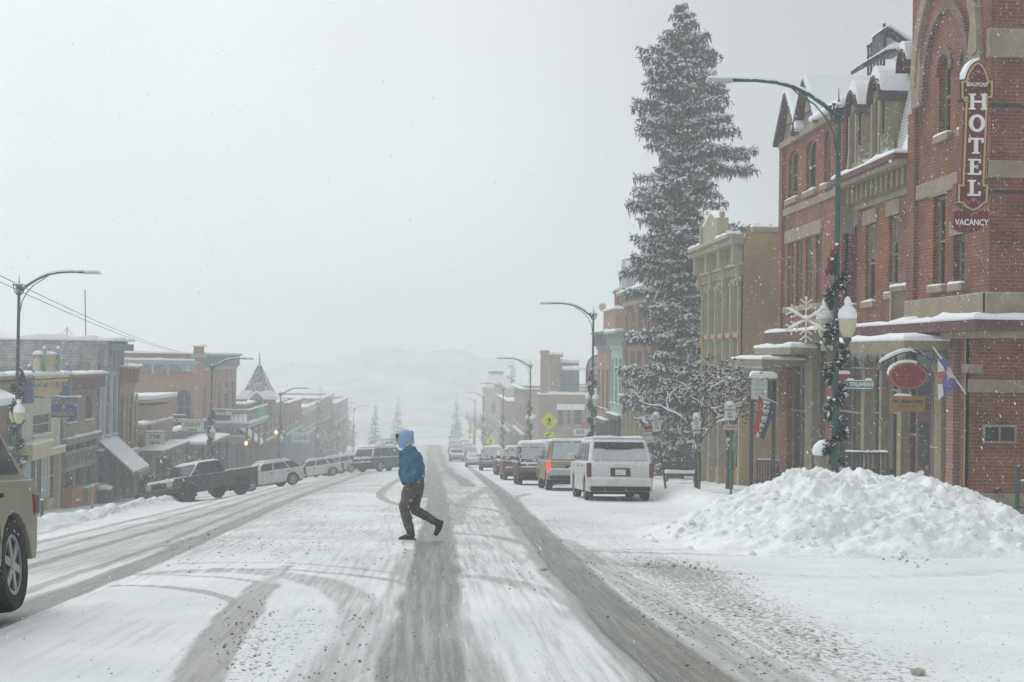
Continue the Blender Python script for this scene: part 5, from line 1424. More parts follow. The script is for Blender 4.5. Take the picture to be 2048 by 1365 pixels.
# ------------------------------------------------------------------ trees
def make_spruce():
    rnd = random.Random(11); x0, y0 = 12.62, 72.5; zb = G(x0, y0); H = 24.6
    r = thing('spruce_tree', 'very tall snow-laden spruce standing between the tan building and the gabled brick building', 'tree', (x0, y0, zb))
    tk = MB(); tk.tube([(x0 + .1 * math.sin(z * .4), y0, zb + z) for z in np.linspace(-.3, H, 20)], [.42 * (1 - z / H) ** .8 + .03 for z in np.linspace(0, H, 20)], m_bark, 10); tk.build('trunk', r, smooth=True)
    nv = []; nf = []; fm = []
    def quad(a, b, c, d, m):
        n = len(nv); nv.extend((a, b, c, d)); nf.append((n, n + 1, n + 2, n + 3)); fm.append(m)
    # reach of the crown by height (m), with gaps and a few long limbs as in the photo
    hk = [0, 1.2, 2.5, 5, 8, 11, 14, 17, 19.5, 21.5, 22.8, 23.8, 24.6]; rk = [1.6, 2.0, 2.2, 2.3, 2.2, 2.3, 2.1, 2.4, 2.3, 2.1, 1.5, .8, .15]
    longs = {13.0: (0.15, 5.0), 17.3: (0.35, 4.2), 19.4: (3.1, 2.5), 16.2: (.1, 4.0), 11.4: (3.25, 2.6), 21.9: (.5, 2.3), 14.3: (2.9, 2.6), 12.2: (.3, 4.4), 7.5: (3.0, 2.7), 4.2: (3.1, 2.9), 20.6:(.3,2.4)}
    br = MB(); k_b = br.mi(m_bark)
    def branch(z, az, L, droop):
        d = V((math.cos(az), math.sin(az), 0)); n = max(4, int(L / .17)); side = V((-d.y, d.x, 0))
        P = []
        for i in range(n + 1):
            t = i / n; P.append(V((x0, y0, zb + z)) + d * (L * t) + V((0, 0, -droop * L * t + .42 * droop * L * t * t * 1.5)) + side * (.06 * math.sin(t * 5 + az * 3)))
        br.tube([P[0], P[n // 2], P[-1]], [.05 + L * .008, .03, .008], m_bark, 4, False)
        for i in range(max(1, int(n * .16)), n + 1):
            t = i / n; c = P[i]
            wdt = (.52 * math.sin(min(1, t * 1.35 + .12) * PI * .78) + .12) * min(1, L / 2.2)
            for sg in (-1, 1):
                m = rnd.randint(4, 6) if t < .9 else 4
                for q in range(m):
                    ln = wdt * rnd.uniform(.5, 1.1)
                    dv = (d * rnd.uniform(.35, .9) + side * sg * rnd.uniform(.5, 1.0) + V((0, 0, rnd.uniform(-1.1, .55)))).normalized()
                    e = c + dv * ln; w = rnd.uniform(.016, .04)
                    u = dv.cross(V((rnd.gauss(0, .5), rnd.gauss(0, .5), 1))).normalized()
                    # a twig as two crossing tapered needle sprays
                    mid = c + dv * ln * .55 + V((0, 0, -.03))
                    quad(c - u * w * .5, mid - u * w, e, mid + u * w, 0)
                    u2 = dv.cross(u).normalized(); quad(c - u2 * w * .4, mid - u2 * w * .9, e + V((0, 0, -.05)), mid + u2 * w * .9, 0)
                    # hanging sprays below
                    if rnd.random() < .8:
                        f = c + dv * ln * rnd.uniform(.2, .9); g = f + V((rnd.gauss(0, .08), rnd.gauss(0, .08), -rnd.uniform(.15, .5))); u3 = V((rnd.gauss(0, 1), rnd.gauss(0, 1), 0)).normalized() * rnd.uniform(.018, .04)
                        quad(f - u3, (f + g) / 2 - u3 * 1.3, g, (f + g) / 2 + u3 * 1.3, 0)
                    if rnd.random() < .55:     # snow load draped along the spray, thicker than the twig
                        a0 = c + dv * ln * rnd.uniform(.3, .95) + V((0, 0, .04)); hl = ln * rnd.uniform(.2, .42); hw_ = rnd.uniform(.04, .10); hz = rnd.uniform(.03, .085)
                        zz = V((0, 0, hz)); k0 = len(nv); sd_ = V((-dv.y, dv.x, 0)); sd_ = sd_.normalized() * hw_ if sd_.length > 1e-3 else side * hw_
                        nv.extend((a0 - dv * hl, a0 + sd_ - zz * .3, a0 + dv * hl - zz * .4, a0 - sd_ - zz * .3, a0 + zz * 1.2, a0 - zz * .6))
                        for q0, q1 in ((0, 1), (1, 2), (2, 3), (3, 0)):
                            nf.append((k0 + q0, k0 + q1, k0 + 4)); fm.append(1); nf.append((k0 + q1, k0 + q0, k0 + 5)); fm.append(1)
    NB = 430
    for i in range(NB):
        t = (i + rnd.random()) / NB; z = 1.0 + (H - 1.5) * t ** .96
        az = i * 2.39996 + rnd.gauss(0, .3); R0 = float(np.interp(z, hk, rk))
        q = .64 + .55 * mnoise.noise((math.cos(az) * 1.3, math.sin(az) * 1.3, z * .42)) + rnd.gauss(-.02, .34)
        L = R0 * max(.22, min(1.3, q + .1))
        up = z / H
        branch(z, az, L, rnd.uniform(-.15, .6) if up < .7 else rnd.uniform(-.45, .2))
    for z, (az, L) in longs.items():
        for q in range(2): branch(z + q * .22, az + rnd.gauss(0, .12), L * rnd.uniform(.85, 1), rnd.uniform(-.02, .16))
    for k in range(5): branch(H - .5 + .1 * k, k * 1.3, .35, -.8)
    me = bpy.data.meshes.new('crown'); me.from_pydata([tuple(v) for v in nv], [], nf); me.materials.append(m_needle); me.materials.append(m_snow); me.polygons.foreach_set('material_index', fm); me.update()
    o = bpy.data.objects.new('crown', me); COL.objects.link(o); attach(o, r)
    b_ = br.build('limb', r)

def bare_tree(x, y, H, label, seed, spread=.6, name='bare_tree', leaf=.35, trunk=.09, fork=1.2):
    rnd = random.Random(seed); zb = G(x, y) + .15
    r = thing(name, label, 'tree', (x, y, zb), 0, 'snow-covered street trees')
    tk = MB(); cr = MB(); sn = MB()
    tk.tube([(x, y, zb - .2), (x + .03, y, zb + fork * .5), (x, y, zb + fork)], [trunk * 1.15, trunk, trunk * .9], m_bark, 9)
    def grow(p, d, L, rad, lev):
        n = 3; pts = [p]; q = p
        for i in range(n):
            d = (d + V((rnd.gauss(0, .16), rnd.gauss(0, .16), rnd.gauss(.03, .1)))).normalized(); q = q + d * (L / n); pts.append(q)
        cr.tube(pts, [rad * .85, rad * .7, rad * .55, rad * .42], m_bark, 5 if lev < 2 else 3, False)
        if rnd.random() < .5 and abs(d.z) < .85:
            off = V((0, 0, rad * .9 + .008)); sn.tube([a + off for a in pts], [rad * .5 + .003, rad * .9 + .006, rad * .8 + .006, rad * .5 + .003], m_snow, 4, False)
        if lev >= 4 or rad < .006:
            for _ in range(5):
                if rnd.random() < leaf:
                    s = rnd.uniform(.025, .055); c = q + V((rnd.gauss(0, .06), rnd.gauss(0, .06), rnd.gauss(0, .05)))
                    cr.ell(tuple(c), (s, s, s * .8), m_leafb, 3, 4, .5)
                    if rnd.random() < .45: sn.ell((c.x, c.y, c.z + s * .7), (s * .9, s * .9, s * .5), m_snow, 3, 5, .3)
            return
        for k in range(rnd.choice((2, 3, 3))):
            a = rnd.random() * 6.28; dd = (d * .75 + V((math.cos(a), math.sin(a), rnd.uniform(-.25, .45))) * spread).normalized()
            grow(pts[rnd.choice((2, 3))], dd, L * rnd.uniform(.6, .85), rad * .62, lev + 1)
    for k in range(5):
        a = k * 1.26 + rnd.random(); grow(V((x, y, zb + fork - .1 * k * .4)), V((math.cos(a) * .5, math.sin(a) * .5, .95)).normalized(), H * .23, trunk * .62, 0)
    tk.build('trunk', r, smooth=True); c = cr.build('crown', r); s = sn.build('snow_cap', r, smooth=True); s['kind'] = 'stuff'
m_leafb = M('withered_leaf', (.085, .06, .04), .95, var=.5, vs=20)

@builder
def trees():
    make_spruce()
    bare_tree(atY(1394, 960, 46).x, 46, 4.6, 'bare street tree with snow-lined branches and a dark trunk left of the leaning green post', 5, trunk=.10, fork=1.7)
    bare_tree(atY(1458, 960, 50).x, 50, 4.9, 'bare street tree with snowy crown beside the post box sign, nearer the tan building', 9, trunk=.12, fork=1.9, leaf=.3)
    def small_conifer(x, y, zb, H, w, label, seed, name='conifer', snowp=.45):
        rnd = random.Random(seed); r = thing(name, label, 'tree', (x, y, zb)); m = MB(); t = MB(); t.tube([(x, y, zb), (x, y, zb + H * .9)], [H * .02, .01], m_bark, 6); t.build('trunk', r)
        for k in range(int(200 if H > 2 else 150)):
            z = rnd.random() ** 1.2; a = rnd.random() * 6.28; R_ = w * (1 - z) + .02 * H; d = V((math.cos(a), math.sin(a), -.25)); c = V((x, y, zb + H * (.06 + .94 * z))); e = c + d * R_ * rnd.uniform(.7, 1.1); s = V((-d.y, d.x, 0)) * R_ * .3
            m.poly([c, c * .4 + e * .6 - s, e, c * .4 + e * .6 + s], m_needle)
            if rnd.random() < snowp: zz = V((0, 0, .03 * H)); m.poly([c * .6 + e * .4 + zz * .6, c * .35 + e * .65 - s * .8 + zz, e + zz * .3, c * .35 + e * .65 + s * .8 + zz], m_snow)
        m.build('crown', r)
    for px, py0, py1, Y, seed, lab in ((640, 770, 800, 240, 1, 'tallest of the small dark conifers over the far brick roofs'), (665, 783, 805, 250, 2, 'small dark conifer right of the tallest one over the far roofs'), (607, 787, 800, 238, 3, 'tiny dark conifer left of the tallest one over the far roofs'), (1022, 712, 800, 330, 4, 'big faint spruce in the cloud behind the mansard tower roof')):
        b = atY(px, py1, Y); t = atY(px, py0, Y); g = G(b.x, Y); H = t.z - g
        small_conifer(b.x, Y, g, H, H * (.13 if px < 900 else .3), lab, seed, snowp=.3)
    for x, y, h, lab, sd in ((9.6, 236, 6.5, 'hazy snow-covered tree left of the mansard tower', 31), (10.2, 262, 7.5, 'second hazy snow-covered tree left of the mansard tower', 33), (9.2, 300, 8, 'faintest snow-covered tree behind the far yellow sign', 35), (-15.0, 205, 5, 'hazy bare tree before the far left brick rows', 37), (-15, 250, 5.5, 'faint bare tree at the end of the left row', 39)):
        bare_tree(x, y, h, lab, sd, trunk=.2, fork=2.0, leaf=.2)
    for x, y, H, lab, sd in ((17, 270, 13, 'hazy tall conifer behind the far right buildings', 51), (21, 300, 15, 'fainter tall conifer behind the far right buildings', 52), (14, 345, 12, 'very faint conifer at the far right end of the street', 53), (7, 380, 12, 'very faint conifer where the street fades out, right', 54), (-13, 340, 11, 'very faint conifer where the street fades out, left', 55), (-21, 360, 14, 'faintest tall conifer past the end of the left row', 56), (-9, 400, 13, 'barely visible conifer where the street vanishes', 57)):
        small_conifer(x, y, G(x, y), H, H * .22, lab, sd, snowp=.35)
    for px, Y, H, lab, sd in ((1555, 44, 1.35, 'little potted conifer with snow by the hotel wall', 21), (1612, 33.5, 1.0, 'little snow-covered conifer beside the snow-capped pedestal', 22)):
        p = atY(px, 930, Y); small_conifer(p.x, Y, G(p.x, Y) + .2, H, .28, lab, sd, 'potted_conifer', .6)

# ------------------------------------------------------------------ signs and street furniture on the right
@builder
def right_furniture():
    # yellow pedestrian crossing signs
    def crossing(px, py, Y, w, lab):
        c = atY(px, py, Y); g = G(c.x, Y) + .1
        r = thing('crossing_sign', lab, 'road sign', (c.x, Y, g), 0, 'yellow pedestrian crossing signs')
        b = MB(); b.box(c.x - .03, c.x + .03, Y + .03, Y + .09, g, c.z + .5, m_galv); b.build('post', r)
        b = MB(); k = w * .7071; b.prism([(c.x, Y, c.z + k), (c.x + k, Y, c.z), (c.x, Y, c.z - k), (c.x - k, Y, c.z)], (0, .02, 0), m_signY); pn = b.build('panel', r, bevel=.01)
        b = MB(); S = w * .58; y = Y - .012
        def pl(p): b.prism([(c.x + u * S, y, c.z + v * S) for u, v in p], (0, .008, 0), m_letD)
        b.lathe([(.001, 0), (.075 * S, 0), (.075 * S, .008), (.001, .008)], (c.x - .05 * S, y, c.z + .62 * S), m_letD, 12, 'y')
        pl([(-.02, .5), (.14, .46), (.2, .1), (.1, -.02), (-.08, .06), (-.06, .34)]); pl([(.0, .48), (-.3, .22), (-.42, .12), (-.38, .04), (-.2, .16), (.0, .34)])
        pl([(.14, .44), (.3, .2), (.3, .0), (.22, .02), (.22, .17), (.1, .32)]); pl([(-.06, .08), (.08, .02), (.0, -.22), (-.2, -.6), (-.32, -.62), (-.12, -.2)]); pl([(.08, .06), (.2, .06), (.22, -.2), (.34, -.6), (.22, -.62), (.1, -.22)])
        b.build('walking_figure', pn)
        z = c.z - k - .3; b = MB(); b.box(c.x - .3, c.x + .3, Y, Y + .02, z - .16, z + .16, m_signY); p2 = b.build('arrow_panel', r)
        b = MB(); b.prism([(c.x - .2, y, z - .1), (c.x - .16, y, z + .04), (c.x - .11, y, z), (c.x + .14, y, z + .12), (c.x + .17, y, z + .06), (c.x - .08, y, z - .06), (c.x - .04, y, z - .1)], (0, .008, 0), m_letD); b.build('arrow', p2)
    crossing(1098, 843, 90, .78, 'bright yellow pedestrian crossing sign above the parked tan pickup')
    crossing(981, 884, 150, .76, 'yellow pedestrian crossing sign just above the dark snow-topped car')
    crossing(940, 863, 205, .76, 'faint small yellow crossing sign beside the far lamp posts')
    # parking signs on green posts
    def post_sign(base, top, Y, panels, lab, name='parking_sign'):
        b0 = atY(*base, Y); t0 = atY(*top, Y); b0.z = min(b0.z, G(b0.x, Y) + .2)
        r = thing(name, lab, 'sign', b0); b = MB(); b.tube([b0, t0], .035, m_signpost, 6); b.build('post', r)
        d = (t0 - b0).normalized(); sd = d.cross(V((0, 1, 0))).normalized()
        if sd.x < 0: sd = -sd
        for (cx, cy, w, h, m, txt) in panels:
            c = atY(cx, cy, Y - .05); sc = Y / FOC; w2, h2 = w * sc / 2, h * sc / 2
            q = MB(); q.prism([c - sd * w2 - d * h2, c + sd * w2 - d * h2, c + sd * w2 + d * h2, c - sd * w2 + d * h2], (0, .02, 0), m); pn = q.build('panel', r)
            if txt:
                for i, t_ in enumerate(txt): text(t_, h * sc / (len(txt) + 1.2) * .95, m_white if m == m_red else m_letD, 'lettering', pn, basis(sd, d, (0, -1, 0), c + d * (h2 * (.62 - 1.24 * i / max(1, len(txt) - 1) if len(txt) > 1 else 0)) + V((0, -.008, 0))), sx=.8, ext=.003)
        tp = atY(panels[0][0], panels[0][1] - panels[0][3] / 2, Y); s = MB(); s.ell((tp.x, Y - .04, tp.z), (panels[0][2] * Y / FOC * .4, .06, .07), m_snow, 5, 8); s.build('snow_cap', r, smooth=True)
    post_sign((1333, 968), (1312, 835), 45, [(1312, 846, 17, 36, m_signW, ('NO', 'PARKING', '2 AM', 'TO', '7 AM')), (1296, 856, 15, 17, m_red, ('2 HOUR', 'PARKING')), (1297, 870, 15, 11, m_signW, ('8AM-8PM',)), (1299, 882, 15, 8, m_signW, ('7 DAYS',)), (1317, 879, 10, 8, m_signPk, None)], 'leaning green post with white and red parking signs just right of the white SUV')
    post_sign((1399, 980), (1393, 838), 42, [(1393, 846, 16, 32, m_signW, ('NO', 'PARKING', '2 AM', 'TO', '7 AM')), (1393, 864, 17, 8, m_signPk, None)], 'straight green post with a grey parking sign before the bare street tree')
    post_sign((1462, 955), (1462, 820), 42, [(1460, 824, 22, 34, m_signW, ('NO', 'PARKING', 'ANY', 'TIME')), (1461, 855, 27, 11, m_signPk, ('TOW ZONE',))], 'thick green post with rounded white sign and pink plate before the tan building')
    # double-post plaque sign and the OPEN flag
    Yp = 44; a = atY(1502, 940, Yp); b_ = atY(1546, 940, Yp); g = G(a.x, Yp) + .15
    r = thing('plaque_sign', 'white arched shop directory board with a thick snow cap on two dark posts', 'sign', (a.x, Yp, g))
    for p in (a, b_):
        q = MB(); q.box(p.x - .055, p.x + .055, Yp - .05, Yp + .05, g - .2, atY(1502, 760, Yp).z, m_iron); q.build('post', r)
    tl = atY(1502, 760, Yp); tr = atY(1534, 760, Yp); bz = atY(1518, 799, Yp).z
    arcp = [(tl.x + (tr.x - tl.x) * t, tl.z + .10 * math.sin(t * PI)) for t in np.linspace(0, 1, 9)]
    q = MB(); q.prism([(tl.x, Yp - .07, bz)] + [(x, Yp - .07, z) for x, z in arcp] + [(tr.x, Yp - .07, bz)], (0, .05, 0), m_signW); pn = q.build('panel', r)
    q = MB(); q.box(tr.x, b_.x + .055, Yp - .05, Yp - .0, bz, tl.z, m_iron); q.build('side_panel', r)
    for i, t_ in enumerate(('SHOPS', '& GALLERY', 'BEAUMONT', 'PLAZA')): text(t_, .115, m_galv, 'lettering', pn, basis((1, 0, 0), (0, 0, 1), (0, -1, 0), ((tl.x + tr.x) / 2, Yp - .075, tl.z - .02 - .14 * i)), sx=.7, bold=.002)
    q = MB(); q.snow(tl.x - .02, b_.x + .07, Yp - .12, Yp + .12, tl.z + .06, .24, .02); q.build('snow_cap', r, smooth=True)
    q = MB(); q.tube([(tl.x + .1 + .25 * math.cos(t), Yp - .1, tl.z - .03 + .16 * math.sin(t)) for t in np.linspace(.2, 3.3, 10)], .014, m_black, 5); q.tube([atY(1515, 752, Yp - .1), atY(1530, 738, Yp - .1), atY(1548, 731, Yp - .1), atY(1562, 736, Yp - .1)], .022, m_black, 5); q.build('bracket', r)
    r = thing('open_flag', 'red, white and blue flag reading OPEN hanging below the white plaque board', 'flag', atY(1525, 830, Yp - .2))
    def fp(u, v):   # u across the three stripes, v down
        x = 1516 + 26 * u + (1 - v) * 2 - v * 12 + 5 * math.sin(v * 3 + u); y = 790 + 22 * u + v * 72 + 4 * math.sin(u * 5)
        q = atY(x, y, Yp - .18); q.y += .05 * math.sin(u * 7 + v * 2); return q
    for u0, u1, m in ((0, .3, m_redflag), (.3, .7, m_signW), (.7, 1.05, m_blueflag)):
        q = MB(); n = 10
        for i in range(n):
            for j in range(3):
                f0, f1 = u0 + (u1 - u0) * j / 3, u0 + (u1 - u0) * (j + 1) / 3; v0, v1 = i / n, (i + 1) / n
                q.hexa([fp(f0, v0), fp(f1, v0), fp(f1, v1), fp(f0, v1)] + [p_ + V((0, .012, 0)) for p_ in (fp(f0, v0), fp(f1, v0), fp(f1, v1), fp(f0, v1))], m)
        q.build('stripe', r)
    for i, ch in enumerate('NEPO'):
        v0 = .14 + .22 * i; c = fp(.5, v0); up = (fp(.35, v0) - fp(.65, v0)).normalized(); rt = (fp(.5, v0 - .1) - fp(.5, v0 + .1)).normalized(); nn = V((0, -1, 0)); up = (up - rt * up.dot(rt)).normalized()
        text(ch, .27, m_letD, 'lettering', r, basis(rt, up, rt.cross(up), c + V((0, -.04, 0))), bold=.006)
    q = MB(); q.tube([fp(0, 0) + V((-.05, 0, .03)), fp(1.05, 0) + V((.1, 0, .03))], .015, m_white, 6); q.build('staff', r)
    # iron fence behind the heap, corner railing post, bench
    def fence(p, qx, Y, y_top, n, lab):
        a, b = atY(p, 900, Y), atY(qx, 900, Y); zt = atY((p + qx) / 2, y_top, Y).z; g0 = G(a.x, Y)
        r = thing('iron_fence', lab, 'fence', (a.x, Y, g0)); m = MB()
        for k in range(n + 1):
            x = a.x + (b.x - a.x) * k / n; m.tube([(x, Y, g0), (x, Y, zt + (.05 if k % 4 == 0 else 0))], .018 if k % 4 else .03, m_iron, 5)
        m.build('pickets', r); m = MB(); m.box(a.x, b.x, Y - .02, Y + .02, zt - .03, zt + .02, m_iron); m.build('rail', r); snowcap('snow_cap', r, a.x, b.x, Y - .02, Y + .02, zt + .02, .06, .01)
    fence(1690, 1775, 31.5, 906, 10, 'low black iron fence with snow on its rail behind the snow heap'); fence(1515, 1558, 44.5, 922, 8, 'short snow-topped iron fence under the OPEN flag')
    c = atY(2034, 1030, 31); t = atY(2036, 930, 31); r = thing('railing', 'green railing post with ball top and rails at the right edge by the hotel', 'railing', c)
    m = MB(); m.lathe([(.07, 0), (.07, .05), (.05, .08), (.05, t.z - c.z - .12), (.07, t.z - c.z - .1), (.05, t.z - c.z - .03), (.001, t.z - c.z + .04)], (c.x, 31, c.z), m_dgreen, 10); m.build('post', r)
    m = MB(); m.box(c.x + .05, c.x + 2, 30.98, 31.02, t.z - .42, t.z - .36, m_dgreen); m.build('rail', r); m = MB(); m.box(c.x + .05, c.x + 2, 30.98, 31.02, c.z + .15, c.z + .2, m_dgreen); m.build('rail', r)
    snowcap('snow_cap', r, c.x + .06, c.x + 2, 30.97, 31.03, t.z - .36, .05, .01)
    c = atY(1362, 945, 60); g = G(c.x, 60) + .2; r = thing('bench', 'small metal bench heaped with snow beside the bare street tree', 'bench', (c.x, 60, g))
    m = MB(); m.box(c.x - .7, c.x + .7, 59.75, 60.2, g + .4, g + .46, m_iron); m.build('seat', r); m = MB(); m.box(c.x - .7, c.x + .7, 60.2, 60.24, g + .5, g + .95, m_iron); m.build('backrest', r)
    for x in (-.6, .6): m = MB(); m.box(c.x + x - .03, c.x + x + .03, 59.78, 60.18, g, g + .4, m_iron); m.build('leg', r)
    MB().snow(c.x - .7, c.x + .7, 59.75, 60.2, g + .46, .2, .03).build('snow_cap', r, smooth=True)
m_signpost = M('green_signpost', (.04, .17, .11), .55, var=.2, fleck=.15)
m_signPk = M('faded_pink_sign', (.55, .38, .36), .7, var=.2, vs=8)
m_redflag = M('red_flag_cloth', (.38, .04, .05), .85, var=.2, vs=9, fleck=.15)
m_blueflag = M('blue_flag_cloth', (.035, .055, .17), .85, var=.2, vs=9, fleck=.15)

# ------------------------------------------------------------------ the person crossing
def remesh(o, vox, sm=4):
    r = o.modifiers.new('Remesh', 'REMESH'); r.mode = 'VOXEL'; r.voxel_size = vox; r.use_smooth_shade = True
    s = o.modifiers.new('Smooth', 'SMOOTH'); s.iterations = sm; s.factor = .5
    return o

def folds(o, st, sc, seed=0):
    t = bpy.data.textures.new('cloth_folds', 'CLOUDS'); t.noise_scale = sc; t.noise_depth = 2
    d = o.modifiers.new('Folds', 'DISPLACE'); d.texture = t; d.strength = st; d.mid_level = .5; d.texture_coords = 'LOCAL'
    return o

@builder
def person():
    k = .00156; Yd = 23.3; X0 = -.33; g = G(X0, Yd)
    root = thing('person', 'person in a blue hooded jacket and brown trousers striding across the street, hands in pockets', 'person', (X0, Yd, g))
    P = lambda zx, zy, dy=0.0: V(((zx - 430) * k, dy, (1247 - zy) * k))
    def rings(mb, st, m, n=16):
        base = len(mb.v); kk = mb.mi(m)
        for c, rx, ry, tilt in st:
            for j in range(n):
                a = 2 * PI * j / n; x, y = rx * math.cos(a), ry * math.sin(a)
                mb.v.append((c.x + x * math.cos(tilt), c.y + y, c.z + x * math.sin(tilt)))
        for i in range(len(st) - 1):
            for j in range(n):
                a = base + i * n + j; b = base + i * n + (j + 1) % n; mb.f.append((a, b, b + n, a + n)); mb.fm.append(kk)
        mb.f.append(tuple(base + j for j in reversed(range(n)))); mb.fm.append(kk); e = base + (len(st) - 1) * n; mb.f.append(tuple(e + j for j in range(n))); mb.fm.append(kk)
    skin = M('skin', (.42, .25, .18), .6, var=.1)
    denim = M('blue_jacket_cloth', (.045, .15, .23), .9, var=.35, vs=6, bump=.5, bs=18, fleck=.5, fs=75)
    brown = M('brown_trouser_cloth', (.10, .088, .082), .95, var=.3, vs=5, bump=.5, bs=14, fleck=.45, fs=75)
    hoodm = M('light_blue_hood_cloth', (.24, .38, .58), .9, var=.2, vs=7, bump=.3, bs=25, fleck=.12, fs=80)
    shoe = M('dark_shoe_leather', (.035, .038, .04), .7, var=.3, vs=9, fleck=.3, fs=70)
    cream = M('cream_fleece_collar', (.44, .43, .39), .95, var=.15, vs=20)
    N_, F_ = -.1, .1      # near leg plants in front, far leg trails
    # body: head, neck, trunk, arms, legs as one surface (mostly under the clothes)
    b = MB()
    b.ell(P(372, 195), (.088, .075, .115), skin, 10, 14); b.tube([P(345, 235), P(312, 248)], [.055, .035], skin, 8); b.tube([P(312, 200), P(290, 212), P(300, 222)], [.02, .014, .012], skin, 6)
    b.tube([P(395, 230), P(430, 290)], [.055, .06], skin, 10)
    rings(b, [(P(430, 285), .07, .1, -.3), (P(455, 340), .12, .16, -.2), (P(475, 480), .12, .15, -.1), (P(490, 620), .12, .15, 0), (P(485, 700), .1, .14, 0)], skin)
    for dy, pts in ((N_, [(470, 690), (395, 900), (445, 1150)]), (F_, [(500, 690), (470, 930), (700, 1060)])): b.tube([P(x, y, dy * .9) for x, y in pts], [.075, .055, .04], skin, 10)
    for s in (-1, 1): b.tube([P(455, 330, s * .17), P(500, 470, s * .23), P(420, 590, s * .19)], [.05, .04, .03], skin, 8)
    for s in (-1, 1):   # hands pushed into the pockets: palm, four bent fingers, thumb
        w = P(418, 595, s * .19); b.ell(tuple(w + V((-.01, 0, -.05))), (.038, .022, .05), skin, 6, 8)
        for q in range(4):
            f = w + V((-.032 + .019 * q, 0, -.085)); b.tube([f, f + V((-.004, -s * .004, -.035)), f + V((.004, -s * .012, -.058 - .006 * (q in (1, 2))))], [.0095, .0088, .007], skin, 6)
        b.tube([w + V((-.035, 0, -.03)), w + V((-.06, -s * .01, -.055)), w + V((-.058, -s * .012, -.08))], [.011, .0095, .008], skin, 6)
    remesh(b.build('body', root, local=True), .009, 2)
    # jacket
    j = MB()
    rings(j, [(P(428, 262), .075, .11, -.5), (P(448, 300), .135, .2, -.35), (P(462, 370), .175, .235, -.15), (P(468, 450), .19, .235, -.08), (P(470, 540), .195, .235, -.02), (P(474, 600), .185, .225, .03), (P(478, 634), .165, .21, .05), (P(478, 642), .15, .20, .05)], denim, 20)
    for s in (-1, 1):
        j.tube([P(450, 310, s * .16), P(480, 380, s * .24), P(508, 480, s * .265), P(478, 560, s * .255), P(425, 610, s * .22), P(398, 640, s * .2)], [.085, .088, .08, .076, .066, .055], denim, 12)
    j.tube([P(345, 320), P(340, 450), P(345, 570), P(372, 640)], [.03, .04, .045, .035], denim, 8)
    jk = folds(remesh(j.build('jacket', root, local=True), .012, 2), .055, .10)
    h = MB(); h.tube([P(360, 640, -.215), P(385, 655, -.21), P(405, 652, -.2)], [.02, .028, .02], shoe, 8); h.build('pocket_flap', jk, local=True)
    c = MB(); c.tube([P(368, 300, -.09), P(400, 262, -.115), P(440, 238, -.10), P(470, 232, -.03), P(470, 232, .03), P(440, 238, .10), P(400, 262, .115), P(368, 300, .09)], [.012, .02, .024, .026, .026, .024, .02, .012], cream, 8); c.build('collar', root, smooth=True, local=True)
    # hood over the bowed head, face showing at the left
    d = MB(); d.ell(P(388, 178), (.128, .118, .125), hoodm, 12, 16); d.tube([P(375, 225), P(372, 262), P(372, 290)], [.112, .095, .07], hoodm, 14); d.ell(P(415, 205), (.10, .105, .12), hoodm, 8, 12); d.tube([P(440, 118), P(462, 135), P(460, 160)], [.03, .03, .02], hoodm, 8)
    folds(remesh(d.build('hood', root, local=True), .011, 3), .014, .08)
    f = MB(); f.ell(P(326, 190), (.040, .062, .08), skin, 8, 12); f.tube([P(304, 186), P(289, 203), P(300, 212)], [.012, .014, .009], skin, 6); f.ell(P(312, 228), (.03, .04, .03), skin, 6, 8)
    remesh(f.build('face', root, local=True), .008, 1)
    e = MB(); e.ell(P(300, 165), (.03, .07, .04), shoe, 6, 8); e.build('hair', root, smooth=True, local=True)
    e = MB(); e.ell(P(297, 186, -.03), (.012, .012, .01), shoe, 5, 6); e.build('eye', root, smooth=True, local=True)
    # trousers
    t = MB()
    rings(t, [(P(485, 600), .15, .19, 0), (P(488, 660), .165, .195, .02), (P(482, 720), .16, .19, .05), (P(470, 770), .13, .17, .08)], brown, 18)
    t.tube([P(458, 690, N_), P(428, 770, N_), P(392, 880, N_), P(390, 930, N_), P(412, 1020, N_), P(440, 1110, N_), P(448, 1160, N_)], [.115, .115, .095, .09, .085, .075, .07], brown, 14)
    t.tube([P(510, 700, F_), P(505, 790, F_), P(488, 900, F_), P(505, 950, F_), P(570, 985, F_), P(640, 1025, F_), P(705, 1062, F_)], [.11, .105, .088, .085, .08, .072, .062], brown, 14)
    folds(remesh(t.build('trousers', root, local=True), .012, 2), .045, .085)
    # shoes
    s = MB(); s.tube([P(455, 1140, N_), P(462, 1195, N_), P(440, 1215, N_), P(390, 1225, N_), P(345, 1234, N_)], [.062, .07, .062, .05, .035], shoe, 12); s.box(*(sorted((P(332, 0).x, P(516, 0).x))), N_ - .05, N_ + .05, 0.0, .03, shoe); sh = remesh(s.build('shoe', root, local=True), .009, 2)
    s = MB(); s.box(*(sorted((P(332, 0).x, P(516, 0).x))), N_ - .052, N_ + .052, -.006, .016, m_galv); s.build('sole', sh, local=True)
    s = MB(); s.tube([P(700, 1060, F_), P(745, 1080, F_), P(755, 1110, F_), P(735, 1165, F_), P(712, 1212, F_)], [.06, .066, .062, .05, .034], shoe, 12); s.tube([P(770, 1075, F_), P(795, 1085, F_)], [.05, .035], shoe, 8); sh = remesh(s.build('shoe', root, local=True), .009, 2)
XL = -18.5
m_turret = M('snow_dusted_grey_shingle', (.10, .115, .115), .9, var=.3, vs=3, planks=3, dust=.3, fleck=.3, fs=14)
FL = frontX(XL, 1)

